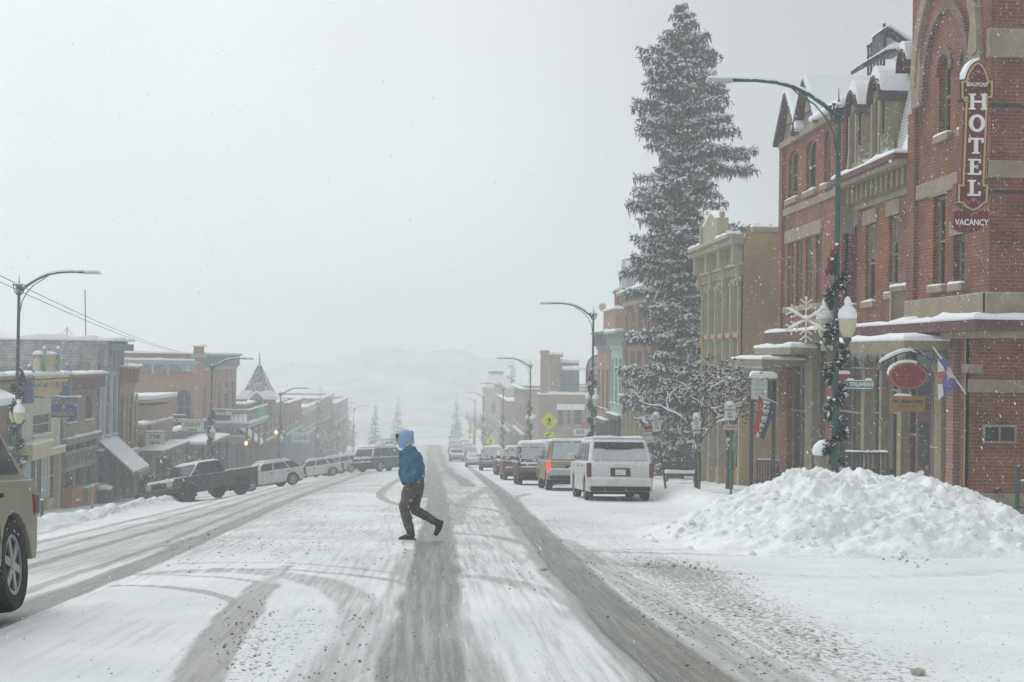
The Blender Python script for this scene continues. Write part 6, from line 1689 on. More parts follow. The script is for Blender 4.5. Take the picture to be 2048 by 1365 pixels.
def sloped_awning(parent, fr, u0, u1, z0, out, drop, m, name='awning', th=.12):
    a = MB(); p = [fr.p(u0, z0, 0), fr.p(u1, z0, 0), fr.p(u1, z0 - drop, out), fr.p(u0, z0 - drop, out)]
    a.hexa([q - V((0, 0, .06)) for q in p] + p, m); o = a.build(name, parent)
    s = MB(); e = V((0, 0, th)); p2 = [fr.p(u0 - .05, z0, 0), fr.p(u1 + .05, z0, 0), fr.p(u1 + .05, z0 - drop, out + .06), fr.p(u0 - .05, z0 - drop, out + .06)]
    s.hexa([q + V((0, 0, .002)) for q in p2] + [q + e for q in p2], m_snow); s.build('snow_cap', o, bevel=.05)
    return o

@builder
def left_row():
    S = dict(side=1, X=XL, depth=14)
    # nearest: brown shop under a broad snowy awning
    r, f = row_block('awning_shop', 'dark brick shop under a broad snow-loaded awning at the left edge', 54, 65.5, .3, -8.5, m_brickD, m_trimT, 4, ((-2.9, -1.0),), cor=.3, brackets=False, **S)
    sloped_awning(r, f, 54.5, 60.8, -.3, 1.2, .55, m_trimT, th=.3)
    # pale yellow and blue painted front
    r, f = row_block('pale_yellow_shop', 'pale yellow shop with blue and ochre cornice, urn-like finials and teal doors', 65.8, 72.5, .25, -9, m_yel, m_trimY, 1, ((-2.6, -1.6),), cor=.55, shopm=m_trimY, brackets=False, **S)
    c = MB(); FL.box(c, 65.7, 72.6, -.55, -.3, 0, .12, m_ochre); FL.box(c, 65.7, 72.6, -.12, .05, .0, .42, m_ochre)
    for k in range(13): u = 65.85 + 6.5 * k / 12; FL.box(c, u - .1, u + .1, -.32, -.12, .0, .32, m_blue if k % 2 else m_trimY)
    for u in (65.75, 72.45): FL.box(c, u - .12, u + .14, -1.0, .5, -.05, .5, m_blue); c.ell(FL.p(u, .6, .3), (.14, .14, .2), m_blue, 5, 8)
    FL.prism(c, [(67.4, .25), (70.9, .25), (70.9, .9), (70.2, 1.25), (68.1, 1.25), (67.4, .9)], .0, .3, m_yel); FL.box(c, 67.3, 71, .75, .95, .3, .36, m_ochre)
    for u in (67.9, 70.4): FL.prism(c, [(u - .16, .25), (u + .16, .25), (u + .07, 1.5), (u - .07, 1.5)], .3, .45, m_teal); c.ell(FL.p(u, 1.55, .37), (.09, .09, .12), m_snow, 5, 7)
    c.build('painted_cornice', r); snowcap('snow_cap', r, XL, XL + .35, 67.4, 70.9, 1.22, .18, .03); snowcap('snow_cap', r, XL, XL + .5, 65.7, 72.6, .27, .2, .03)
    for u0, u1 in ((66.1, 67.3), (69.0, 70.6)): g = MB(); FL.box(g, u0, u1, G(XL, 68) + .7, -3.7, .0, .03, m_glassT); g.build('shop_window', r)
    g = MB(); FL.box(g, 67.5, 68.8, G(XL, 68) + .1, -3.7, .0, .04, m_dgreen); g.build('door', r)
    g = MB(); FL.box(g, 65.8, 69.2, -3.6, -2.9, 0, .5, m_trimY); g.build('ledge', r); snowcap('snow_cap', r, XL, XL + .5, 65.8, 69.2, -2.9, .18, .03)
    # brown stone shop with arched upper lights and lettered board
    r, f = row_block('brown_stone_shop', 'brown stone shop with paired arched lights and a lettered board over its windows', 72.8, 80.2, .2, -9, m_stoneD, m_stoneD, 2, ((-2.3, -.9),), cor=.7, arch=.9, shopm=m_stoneD, brackets=False, **S)
    c = MB(); FL.box(c, 72.8, 80.2, -.55, .15, .1, .45, m_maroon); FL.box(c, 73, 80, -3.2, -2.35, .02, .08, m_trimT); FL.box(c, 72.9, 80.1, -3.4, -3.2, 0, .25, m_stoneD); c.build('frieze', r); snowcap('snow_cap', r, XL, XL + .6, 72.7, 80.3, .2, .16, .03)
    c = MB(); FL.box(c, 73.1, 79.9, -4.75, -3.75, .05, .12, m_trimT); bd = c.build('sign_board', r)
    text("ROCKIN' P RANCH", .85, m_letD, 'lettering', bd, FL.mat(76.5, -4.25, .13, flip=False), bold=.02, sx=.95)
    c = MB(); FL.box(c, 73, 75.4, G(XL, 74) + .1, G(XL, 74) + 1.3, .05, .5, M('brick_red_paint', (.36, .14, .1), .8)); FL.box(c, 76.6, 79.8, G(XL, 78) + .1, G(XL, 78) + 1.25, .05, .45, m_trimT); c.build('window_bulkhead', r)
    # blue-grey pressed-metal front with a big cornice; its whitewashed brick side rises over the shops
    r, f = row_block('blue_grey_shop', 'tall blue-grey metal-fronted shop with whitewashed brick side wall and heavy corner cornice', 80.5, 85.6, 2.0, -9.5, m_grey, m_grey, 3, ((-3.4, .05),), cor=1.3, shopm=m_greyD, mside=m_brickW, **S)
    c = MB(); FL.prism(c, [(80.45, -.3), (81.05, -.3), (81.05, 1.5), (80.45, 1.5)], .0, .28, m_greyD); FL.prism(c, [(80.4, 1.45), (85.7, 1.45), (85.7, 1.85), (80.4, 1.85)], .0, .85, m_greyD)
    for k in range(5): u = 80.6 + 1.2 * k; FL.prism(c, [(u - .12, .6), (u + .12, .6), (u + .12, 1.5), (u - .12, 1.5)], 0, .5 - .04 * k, m_grey)
    FL.box(c, 80.5, 85.6, .3, .62, 0, .12, m_greyD); FL.box(c, 80.5, 81.1, -3.5, -.3, 0, .1, m_grey); c.build('bracketed_cornice', r)
    snowcap('snow_cap', r, XL - .1, XL + .9, 80.3, 85.7, 2.0, .26, .04); snowcap('snow_cap', r, XL - 13, XL - 9.5, 80.3, 80.9, 1.96, .42, .05); snowcap('snow_cap', r, XL - 4.2, XL - .1, 80.3, 80.9, 2.02, .34, .05)
    sloped_awning(r, f, 80.8, 85.2, -3.6, 1.9, 1.75, m_greyD, th=.10)
    t = atY(170, 580, 84); b = atY(172, 672, 84); a = thing('antenna_mast', 'thin rooftop antenna mast standing over the whitewashed brick wall', 'antenna', b); m = MB(); m.tube([b - V((0, 0, .4)), t], .03, m_iron, 5); m.build('mast', a); m = MB(); m.box(b.x - .15, b.x + .15, 83.85, 84.15, b.z - .45, b.z - .35, m_iron); m.build('foot', a)
    c_ = atY(134, 662, 86); a = thing('roof_aerial', 'small spindly aerial on the snowy roof left of the tall antenna mast', 'antenna', c_); m = MB(); m.tube([c_ - V((0, 0, .5)), c_ + V((0, 0, .2))], .03, m_iron, 5); m.build('mast', a); m = MB(); m.tube([c_ - V((.4, 0, .25)), c_ + V((0, 0, .15)), c_ + V((.35, 0, -.3))], .015, m_iron, 4); m.build('arm', a)
    # russet arched shop
    r, f = row_block('russet_shop', 'narrow russet brick shop with slim pale columns, right of the blue-grey front', 85.9, 90.3, .5, -9.8, m_brickF, m_brickO, 2, ((-4.2, -1.4),), cor=.9, arch=.8, shopm=m_wood, **S)
    for u in (86.2, 87.4, 88.7, 89.9): c = MB(); c.tube([FL.p(u, -4.6, .22), FL.p(u, -1.2, .22)], .09, m_brickT, 8); c.build('column', r)
    c = MB(); FL.box(c, 86, 90.2, -4.8, -4.6, 0, .4, m_woodL); c.build('ledge', r); snowcap('snow_cap', r, XL, XL + .4, 86, 90.2, -4.6, .12, .02)
    # low porch shop with hanging signs
    r, f = row_block('timber_porch_shop', 'low timber shop with a snow-covered shed roof and slatted porch posts', 90.6, 101, -3.2, -10.3, m_wood, m_woodL, 3, ((-5.4, -4.3),), cor=.3, shopm=m_woodL, brackets=False, side=1, X=XL, depth=7)
    s = MB(); s.prism([(XL - 5.5, 94, -2.2), (XL + .5, 94, -1.9), (XL + .5, 94, -1.7), (XL - 5.5, 94, -2.0)], (0, 8, 0), m_woodL); s.build('roof', r); s = MB(); s.prism([(XL - 5.5, 93.9, -1.98), (XL + .6, 93.9, -1.68), (XL + .6, 93.9, -1.4), (XL - 5.5, 93.9, -1.6)], (0, 8.2, 0), m_snow); s.build('snow_cap', r, bevel=.08)
    s = MB(); s.box(XL - 5.4, XL + .4, 94.1, 101.5, -10, -2.1, m_brickF); s.build('wall', r)
    for k in range(7):
        s = MB(); u = 91 + 1.5 * k; FL.box(s, u, u + .2, -10, -5.0, 1.3, 1.5, m_woodL); s.build('porch_post', r)
    s = MB(); FL.box(s, 90.6, 101, -5.0, -4.8, 0, 1.7, m_wood); s.build('porch_roof', r); snowcap('snow_cap', r, XL, XL + 1.75, 90.6, 101, -4.8, .16, .02)
    # bookshop and outfitter
    r, f = row_block('bookshop', 'low dark bookshop with a flat snowy canopy in front of the big red brick building', 101.5, 114.8, -4.2, -10.8, m_wood, m_greyD, 4, ((-6.4, -5.2),), cor=.3, shopm=m_iron, brackets=False, side=1, X=XL, depth=7)
    s = MB(); FL.box(s, 102, 114.5, -5.3, -5.1, 0, 2.6, m_wood); s.build('canopy', r); snowcap('snow_cap', r, XL, XL + 2.6, 102, 114.5, -5.1, .22, .03)
    for k in range(4): s = MB(); u = 102.2 + 4 * k; FL.box(s, u, u + .16, -11, -5.3, 2.35, 2.5, m_iron); s.build('post', r)
    # the big red brick block: scalloped cornice on its side, balcony over the pavement
    r, f = row_block('big_brick_building', 'big red brick building with scalloped pale blue cornice and arched dark windows', 115.5, 137, 1.3, -11.5, m_brickO, m_grey, 5, ((-4.0, -1.2),), cor=1.0, arch=.6, shopm=m_teal, side=1, X=XL, depth=22)
    FS = sideY(115.5)
    for x0, x1, y0, y1 in ((268, 295, 782, 830), (354, 383, 778, 850)):
        a, b = atY(x0, y0, 115.5), atY(x1, y1, 115.5); h = (a.x, b.x, b.z, a.z, (b.x - a.x) * .42); window(FS, r, h, m_greyD, m_glassG, -.02, .1, None, None, (2, 1))
    c = MB()
    za = atY(340, 728, 115.5).z; FS.box(c, XL - 11, XL, za - .0, za + .28, 0, .35, m_grey)
    FS.box(c, XL - 11, XL - .5, za - .62, za, 0, .12, m_grey); x = XL - 10.9
    while x < XL - 1.6:
        FS.prism(c, [(x + .1, za - .62)] + FS.arch(x + .1, x + 1.1, za - .1, .46, 8) + [(x + 1.1, za - .62)], .12, .15, m_greyD); FS.box(c, x - .1, x + .1, za - .85, za, .12, .3, m_grey); x += 1.2
    FS.box(c, XL - .5, XL + .3, -11, 1.9, .0, .25, m_brickO); FS.box(c, XL - .65, XL + .45, 1.0, 1.3, .0, .45, m_grey)
    c.build('scalloped_cornice', r); snowcap('snow_cap', r, XL - 11, XL - .4, 115.1, 115.6, za + .28, .2, .03); snowcap('snow_cap', r, XL - 16, XL - .5, 115.3, 116, 1.3, .24, .05); snowcap('snow_cap', r, XL - .65, XL + .45, 115, 115.9, 1.9, .22, .05)
    b = MB(); FL.box(b, 121.5, 135, -4.9, -4.55, 0, 3.2, m_green); b.build('balcony_floor', r); snowcap('snow_cap', r, XL, XL + 3.3, 121.4, 135, -4.55, .25, .03)
    b = MB(); FL.box(b, 121.5, 135, -3.5, -3.4, 3.1, 3.18, m_teal); b.box(XL, XL + 3.18, 121.5, 121.58, -3.5, -3.4, m_teal)
    for k in range(28): u = 121.5 + .48 * k; FL.box(b, u, u + .06, -4.55, -3.5, 3.12, 3.17, m_teal)
    for k in range(9): x = XL + .38 * k; b.box(x, x + .06, 121.52, 121.57, -4.55, -3.5, m_greyD)
    FL.box(b, 128.5, 135, -4.5, -3.4, 3.1, 3.16, m_teal); b.build('balcony_railing', r); snowcap('snow_cap', r, XL, XL + 3.2, 121.45, 121.62, -3.4, .13, .02); snowcap('snow_cap', r, XL + 3.06, XL + 3.22, 121.5, 135, -3.4, .13, .02)
    for k in range(4): b = MB(); u = 121.7 + 4.3 * k; FL.box(b, u, u + .22, -12, -4.9, 2.9, 3.1, m_trimT); b.build('post', r)
    b = MB(); b.box(XL - .2, XL + 3.1, 121.3, 121.42, -6.6, -5.9, m_trimT); b.box(XL - .1, XL + 3.0, 121.26, 121.3, -6.5, -6.0, m_greyD); b.build('sign_board', r)
    b = MB(); b.box(XL + .1, XL + 1.4, 122.5, 123.5, -4.4, -3.9, m_iron); b.build('balcony_table', r); snowcap('snow_cap', r, XL + .1, XL + 1.4, 122.5, 123.5, -3.9, .3, .05)
    # shop with the pointed shingled tower
    r, f = row_block('tower_building', 'brick building with a steep pointed shingle tower and snowy skirt roof', 139, 159, -3.6, -12.5, m_brickF, m_stone, 5, ((-6.6, -4.9),), cor=.5, shopm=m_wood, side=1, X=XL, depth=12)
    cx, cy, z0 = XL + .5, 151, -3.1
    t = MB(); t.box(cx - 1.6, cx + 1.6, cy - 1.6, cy + 1.6, -5, z0, m_brickF)
    st = [(2.0, -3.15), (1.45, -2.55), (.95, -1.6), (.5, -.6), (.2, .15), (.04, .3)]
    for (a, za_), (b_, zb_) in zip(st[:-1], st[1:]): t.hexa([(cx - a, cy - a, za_), (cx + a, cy - a, za_), (cx + a, cy + a, za_), (cx - a, cy + a, za_), (cx - b_, cy - b_, zb_), (cx + b_, cy - b_, zb_), (cx + b_, cy + b_, zb_), (cx - b_, cy + b_, zb_)], m_turret)
    t.tube([(cx, cy, .2), (cx, cy, 1.5)], [.09, .03], m_iron, 6); t.build('tower_roof', r)
    s = MB(); e = .06
    for sg in (-1, 1):
        s.prism([(cx + sg * 2.1, cy - 2.1, -3.2), (cx + sg * 1.5, cy - 1.55, -2.5), (cx + sg * .45, cy - 1.55, -2.6), (cx + sg * 1.0, cy - 2.1, -3.2)], (0, -.12, .12), m_snow)
        s.prism([(cx + sg * 1.35, cy - 1.4, -2.4), (cx + sg * .3, cy - .35, -.1), (cx + sg * .75, cy - .8, -1.4)], (0, -.1, .1), m_snow)
    s.prism([(cx - .9, cy - 2.25, -3.3), (cx, cy - 2.25, -2.45), (cx + .9, cy - 2.25, -3.3), (cx + .7, cy - 2.25, -3.3), (cx, cy - 2.25, -2.7), (cx - .7, cy - 2.25, -3.3)], (0, .6, 0), m_snow)
    s.hexa([(cx - 2.3, cy - 2.3, -3.35), (cx + 2.3, cy - 2.3, -3.35), (cx + 2.3, cy + 2.3, -3.35), (cx - 2.3, cy + 2.3, -3.35), (cx - 1.7, cy - 1.7, -2.75), (cx + 1.7, cy - 1.7, -2.75), (cx + 1.7, cy + 1.7, -2.75), (cx - 1.7, cy + 1.7, -2.75)], m_snow)
    s.build('snow_cap', r, bevel=.05); g = MB(); g.prism([(cx - .7, cy - 2.4, -3.35), (cx + .7, cy - 2.4, -3.35), (cx, cy - 2.4, -2.7)], (0, .3, 0), m_brickF); g.build('gable', r)
    sloped_awning(r, f, 139.5, 144, -5.9, 2.0, 1.6, m_woodL)
    # rows fading away
    for y0, y1, zt, mw, mt, lab in ((161, 181, -4.4, m_brickF, m_greyD, 'brown brick block right of the pointed tower'), (183, 206, -4.9, m_brickO, m_stone, 'long reddish block with sloping snowy cornice below the small roof conifers'),
                                (208, 236, -6.4, m_brickT, m_white, 'pale brick block right of the small roof conifers, hazy'), (238, 270, -6.0, m_brickF, m_trimT, 'faint block second from the end of the left row'), (272, 320, -8.0, m_brickF, m_greyD, 'faintest block at the far end of the left row')):
        row_block('main_street_block', lab, y0, y1, zt, zt - 14, mw, mt, max(4, int((y1 - y0) / 4)), ((zt - 3.2, zt - 1.3),), cor=.5, shopm=m_wood if mw is m_brickF else m_teal, side=1, X=XL, depth=14, sidewin=3, brackets=False)

@builder
def left_small():
    c = atY(128, 817, 66); e = atY(154, 817, 66); a = atY(103, 817, 66)
    r = thing('hanging_sign', 'blue hanging sign with gold lettering and emblem on a snowy pole before the yellow shop', 'sign', c)
    hw_ = (e.x - a.x) / 2; zt = atY(128, 799, 66).z; zb = atY(128, 835, 66).z
    b = MB(); b.box(c.x - hw_, c.x + hw_, 65.95, 66.05, zb, zt, m_signB); pn = b.build('panel', r, bevel=.02)
    Mx = lambda z: basis((1, 0, 0), (0, 0, 1), (0, -1, 0), (c.x, 65.94, z))
    text('ROCKIN', .27, m_gold, 'lettering', pn, Mx(zt - .16), bold=.006); text('P', .32, m_gold, 'lettering', pn, Mx((zt + zb) / 2), bold=.008); text('RANCH', .27, m_gold, 'lettering', pn, Mx(zb + .15), bold=.006)
    b = MB(); p = atY(97, 795, 66); q = atY(160, 796, 66); b.tube([V((XL, 66, p.z)), q], .035, m_iron, 6); b.build('pole', r); b = MB(); b.snow(p.x + .3, q.x + .1, 65.95, 66.05, p.z + .03, .09, 0); b.build('snow_cap', r)
    for px, py, w, h, Y, bg, fg, txt, lab in ((352, 841, 38, 18, 104, m_iron, m_white, ('BOOKS',), 'dark sign board with white lettering BOOKS over the bookshop canopy'), (385, 853, 44, 21, 103, m_signW, m_letD, ('OURAY', 'STORE'), 'white sign board reading OURAY in dark capitals, just below the BOOKS sign'), (418, 852, 22, 17, 103.2, m_signB, m_white, None, 'small blue sign panel beside the white OURAY board'),
                                           (462, 880, 54, 11, 120.5, m_green, m_greyD, ('MOUNTAIN OUTFITTERS',), 'long pale green sign board under the balcony'), (310, 878, 38, 24, 92, m_signW, m_letD, ('THE', 'SWISS SHOP'), 'weathered white hanging sign at the timber porch'), (601, 877, 36, 16, 170, m_signW, m_letD, ('ALPINE',), 'pale hazy sign board reading ALPINE beyond the pointed tower')):
        c = atY(px, py, Y); sc = Y / FOC; w2, h2 = w * sc / 2, h * sc / 2
        r = thing('shop_sign', lab, 'sign', c); b = MB(); b.box(c.x - w2, c.x + w2, Y, Y + .08, c.z - h2, c.z + h2, bg); pn = b.build('panel', r)
        if txt:
            for i, t_ in enumerate(txt): text(t_, 2 * h2 * (.62 if i == 0 and len(txt) == 1 else (.5 if i == 0 else .26)), fg, 'lettering', pn, basis((1, 0, 0), (0, 0, 1), (0, -1, 0), (c.x, Y - .01, c.z + (h2 * (.3 - 1.0 * i) if len(txt) > 1 else 0))), bold=.008, sx=min(1.0, 2 * w2 / (max(1, len(t_)) * h2 * .95) * (1.0 if i == 0 else 1.6)))
        b = MB(); b.box(c.x - w2, c.x + w2, Y - .02, Y + .1, c.z + h2, c.z + h2 + .04, m_iron); b.tube([(c.x, Y + .04, c.z + h2), (c.x, Y + .04, c.z + h2 + .5)], .03, m_iron, 5); b.build('frame', r)
        b = MB(); b.snow(c.x - w2, c.x + w2, Y - .03, Y + .11, c.z + h2 + .04, .13, .0); b.build('snow_cap', r)
    # lit lanterns under the porches
    for px, py, Y in ((492, 887, 121), (552, 865, 138)):
        c = atY(px, py, Y); r = thing('porch_lantern', 'small glowing amber lantern under the balcony' if px < 500 else 'small glowing amber lantern below the tower building awning', 'lantern', c)
        b = MB(); b.lathe([(.06, -.16), (.12, -.1), (.14, .1), (.08, .18)], tuple(c), m_lamp, 8); b.build('glass', r); b = MB(); b.lathe([(.17, .16), (.1, .26), (.02, .32)], tuple(c), m_iron, 8); b.tube([c + V((0, 0, .3)), c + V((0, 0, .9))], .02, m_iron, 5); b.build('cap', r)
    # overhead wires
    for k, (p0, p1) in enumerate((((-60, 522), (370, 706)), ((-60, 536), (352, 702)))):
        a, b_ = atY(*p0, 36), atY(*p1, 125); m = MB(); m.tube([a.lerp(b_, t) - V((0, 0, .9 * 4 * t * (1 - t) * .35)) for t in np.linspace(0, 1, 16)], .014, m_iron, 4)
        tag(m.build('overhead_wire'), ('upper' if k == 0 else 'lower') + ' of two thin overhead wires crossing behind the left lamp post', 'wire')
    # low posts poking from the left snowbank, dark shrub heaps by the porch
    for px, py0, py1, Y, m, lab in ((84, 1000, 1024, 47, m_dgreen, 'short dark green post in the snowbank before the yellow shop'), (185, 972, 1004, 60, m_brickO, 'short rusty post in the snowbank before the blue-grey shop')):
        c = atY(px, py1, Y); t = atY(px, py0, Y); r = thing('marker_post', lab, 'post', c); b = MB(); b.tube([c - V((0, 0, .5)), t], .05, m, 7); b.build('post', r); b = MB(); b.ell((t.x, t.y, t.z), (.06, .06, .04), m_snow, 4, 7); b.build('snow_cap', r)
    def shrub(x, y, h, w, lab, seed):
        rnd = random.Random(seed); g = G(x, y); r = thing('shrub', lab, 'shrub', (x, y, g)); f = MB(); t = MB(); t.tube([(x, y, g), (x, y, g + h * .6)], .05, m_bark, 5); t.build('stem', r)
        for _ in range(420):
            a = rnd.random() * 6.28; q = rnd.random() ** .5; z = rnd.random(); c = V((x + w * q * math.cos(a) * (1 - z * .5), y + w * q * math.sin(a) * (1 - z * .5), g + h * z)); s = V((rnd.gauss(0, 1), rnd.gauss(0, 1), rnd.gauss(0, 1))).normalized() * .16; u = s.orthogonal() * .6
            f.poly([c - s, c + u, c + s, c - u], m_needle if rnd.random() < .8 else m_leafb)
            if rnd.random() < .12: f.poly([c - s + V((0, 0, .08)), c + u + V((0, 0, .08)), c + s + V((0, 0, .08))], m_snow)
        f.build('foliage', r)
    shrub(-16.3, 84.5, 1.5, 1.0, 'dark evergreen shrub by the russet shop doorway', 1); shrub(-16.0, 87, 2.6, .9, 'tall dark wind-twisted shrub before the russet shop', 2); shrub(-15.6, 106.5, 2.9, 1.1, 'green decorated evergreen before the bookshop', 3)
    # rim of pale hoop lamps / planters: dark bin by the blue-grey shop
    c = atY(208, 985, 79); g = G(c.x, 79); r = thing('waste_bin', 'dark lidded bin with snow on top before the blue-grey shop', 'bin', (c.x, 79, g)); b = MB(); b.lathe([(.4, 0), (.45, .1), (.45, .95), (.4, 1.05), (.1, 1.1)], (c.x, 79, g), m_iron, 14); b.build('drum', r); b = MB(); b.lathe([(.46, 1.02), (.44, 1.16), (.2, 1.24), (.001, 1.26)], (c.x, 79, g), m_snow, 14); b.build('snow_cap', r, smooth=True)
def paint(name, rgb, rough=.35, dust=.35, fleck=.25, grime=.4):
    return M(name, rgb, rough, var=.12, vs=3, dust=dust, spec=.5, fleck=fleck, fs=34, grime=grime)

def place_car(o, x, y, hx, hy, dz=0.0):
    e = .8; n = V((-(G(x + e, y) - G(x - e, y)) / (2 * e), -(G(x, y + e) - G(x, y - e)) / (2 * e), 1)).normalized()
    f = V((hx, hy, 0)); f = (f - n * f.dot(n)).normalized(); l = n.cross(f)
    m = Matrix((f, l, n)).transposed(); o.location = (x, y, G(x, y) + dz); o.rotation_euler = m.to_euler()

def car(name, label, cat, pos, head, L=4.8, W=1.95, H=1.8, belt=1.05, hood=1.02, gc=.28, wr=.37, ra=.9, fa=.95, cab=None, col=None, kind='suv', group=None, snow=.09, hoodsnow=.05, lit=False, rear_frost=True, side_frost=False, rack=True, plate=True, dz=.0, detail=True, win=None, bed=None, trim=None, glass=None, tlz=(.46, .02), rim=None, topper=None, rearglass=(.16, .86), spare=False, led=None):
    """one vehicle in its own axes: x forward, y left, z up"""
    root = thing(name, label, cat, (0, 0, 0), 0, group)
    gl = glass or m_cglass; rim = rim or m_alloy
    xr, xf = -L / 2 + ra, L / 2 - fa; R_ = wr * 1.16
    # body side outline with true wheel arches
    def arc(xc):
        return [(xc + R_ * math.cos(a), wr * .95 + R_ * math.sin(a)) for a in np.linspace(PI * .97, PI * .03, 9)]
    back = bed['top'] if bed else belt
    ol = [(-L / 2 + .10, gc + .1), (-L / 2 + .16, gc)] + [p for p in [(xr - R_ - .02, gc)]] + [p for p in arc(xr) if p[1] > gc] + [(xr + R_ + .02, gc), (xf - R_ - .02, gc)] + [p for p in arc(xf) if p[1] > gc] + [(xf + R_ + .02, gc), (L / 2 - .1, gc + .02), (L / 2 - .02, gc + .2), (L / 2, hood * .68), (L / 2 - .06, hood * .9), (L / 2 - .2, hood), (cab['fb'], belt + .02 if hood < belt else hood)]
    if bed: ol += [(cab['rb'], belt), (cab['rb'] - .02, back), (-L / 2 + .02, back), (-L / 2, back - .1), (-L / 2, gc + .35)]
    else: ol += [(cab['rb'], belt), (-L / 2 + .0, belt - .1), (-L / 2 - .0, gc + .45), (-L / 2 + .04, gc + .3)]
    b = MB(); b.prism([(x, -W / 2, z) for x, z in ol], (0, W, 0), col)
    # cabin with tumblehome
    wb, wt = W / 2 - .035, W / 2 - (.15 if kind != 'jeep' else .06); zr = H
    c = cab; rt, ft, rb, fb = c['rt'], c['ft'], c['rb'], c['fb']
    b.hexa([(rb, -wb, belt - .05), (fb, -wb, belt - .05), (fb, wb, belt - .05), (rb, wb, belt - .05), (rt, -wt, zr - .06), (ft, -wt, zr - .06), (ft, wt, zr - .06), (rt, wt, zr - .06)], col)
    mx = (rt + ft) / 2
    b.hexa([(rt, -wt, zr - .06), (ft, -wt, zr - .06), (ft, wt, zr - .06), (rt, wt, zr - .06), (rt + .16, -wt + .14, zr), (ft - .3, -wt + .14, zr), (ft - .3, wt - .14, zr), (rt + .16, wt - .14, zr)], col)
    if topper:
        t0, t1, tz = topper; b.hexa([(t0, -wb, back - .03), (t1, -wb, back - .03), (t1, wb, back - .03), (t0, wb, back - .03), (t0 + .16, -wt, tz), (t1, -wt, tz), (t1, wt, tz), (t0 + .16, wt, tz)], col)
    b.build('body', root, bevel=.055, local=True)
    u = MB(); u.box(-L / 2 + .2, L / 2 - .25, -W / 2 + .2, W / 2 - .2, gc - .08, gc + .42, m_under)
    for xc in (xr, xf): u.box(xc - R_ * .98, xc + R_ * .98, -W / 2 + .06, W / 2 - .06, wr * .6, wr + R_ * .86, m_under)
    u.build('underbody', root, local=True)
    wid = lambda z: wb + (wt - wb) * (z - belt + .05) / (zr - .06 - belt + .05)
    def sidewin(poly, s, m, nm='side_window'):
        q = MB(); P0 = [V((x, s * (wid(z) + .004), z)) for x, z in poly]; P1 = [p + V((0, s * .012, 0)) for p in P0]
        n = len(P0); q.prism(P0, (0, s * .014, 0), m); q.build(nm, root, local=True)
    z0, z1 = belt + .06, zr - .16
    xe = lambda t, z: rb + (rt - rb) * (z - belt) / (zr - belt) if t == 0 else fb + (ft - fb) * (z - belt) / (zr - belt)
    cuts = win or (.03, .28, .62, .97)
    for s in (-1, 1):
        for a, bb in zip(cuts[:-1], cuts[1:]):
            g = .018
            lerp = lambda t, z: xe(0, z) + (xe(1, z) - xe(0, z)) * t
            sidewin([(lerp(a + g, z0), z0), (lerp(bb - g, z0), z0), (lerp(bb - g, z1), z1), (lerp(a + g, z1), z1)], s, m_frost if side_frost else gl)
    # front and back glass on the sloping cabin ends
    def endglass(f, m, nm, lo_=.12, hi=.86):
        pts = []
        for t, sg in ((lo_, -1), (lo_, 1), (hi, 1), (hi, -1)):
            z = belt + (zr - .06 - belt) * t; x = xe(f, z) ; y = (wid(z) - .11) * sg; pts.append(V((x + (.006 if f else -.006), y, z)))
        q = MB(); q.prism(pts, (.012 if f else -.012, 0, .004), m); q.build(nm, root, local=True)
    endglass(1, m_frost if side_frost else gl, 'windshield'); endglass(0, m_frost if rear_frost else gl, 'rear_window', *rearglass)
    if rear_frost == 'half':
        q = MB(); pts = []
        for t, sg in ((.62, -1), (.60, 1), (.88, 1), (.88, -1)):
            z = belt + (zr - .06 - belt) * t; pts.append(V((xe(0, z) - .02, (wid(z) - .12) * sg, z)))
        for t, sg in ((.56, .5), (.60, 0), (.55, -.55)):
            z = belt + (zr - .06 - belt) * t; pts.insert(1 if False else len(pts), V((xe(0, z) - .02, (wid(z) - .12) * -sg, z)))
        q.prism([pts[i] for i in (0, 6, 5, 4, 1, 2, 3)], (-.008, 0, .003), m_cglass); q.build('cleared_glass', root, local=True)
    if topper:
        q = MB(); t0, t1, tz = topper; f = lambda t, s: V((t0 + .16 * t - .008, s * (wb + (wt - wb) * t - .14), back + (tz - back) * t)); q.prism([f(.08, -1), f(.08, 1), f(.9, 1), f(.9, -1)], (-.012, 0, .003), m_frost); q.build('topper_window', root, local=True)
        for s in (-1, 1):
            q = MB(); q.prism([(t0 + .4, s * (wb + .0), back + .12), (t1 - .12, s * (wb + .0), back + .12), (t1 - .12, s * (wt + .03), tz - .1), (t0 + .45, s * (wt + .03), tz - .1)], (0, s * .012, 0), m_cglass); q.build('side_window', root, local=True)
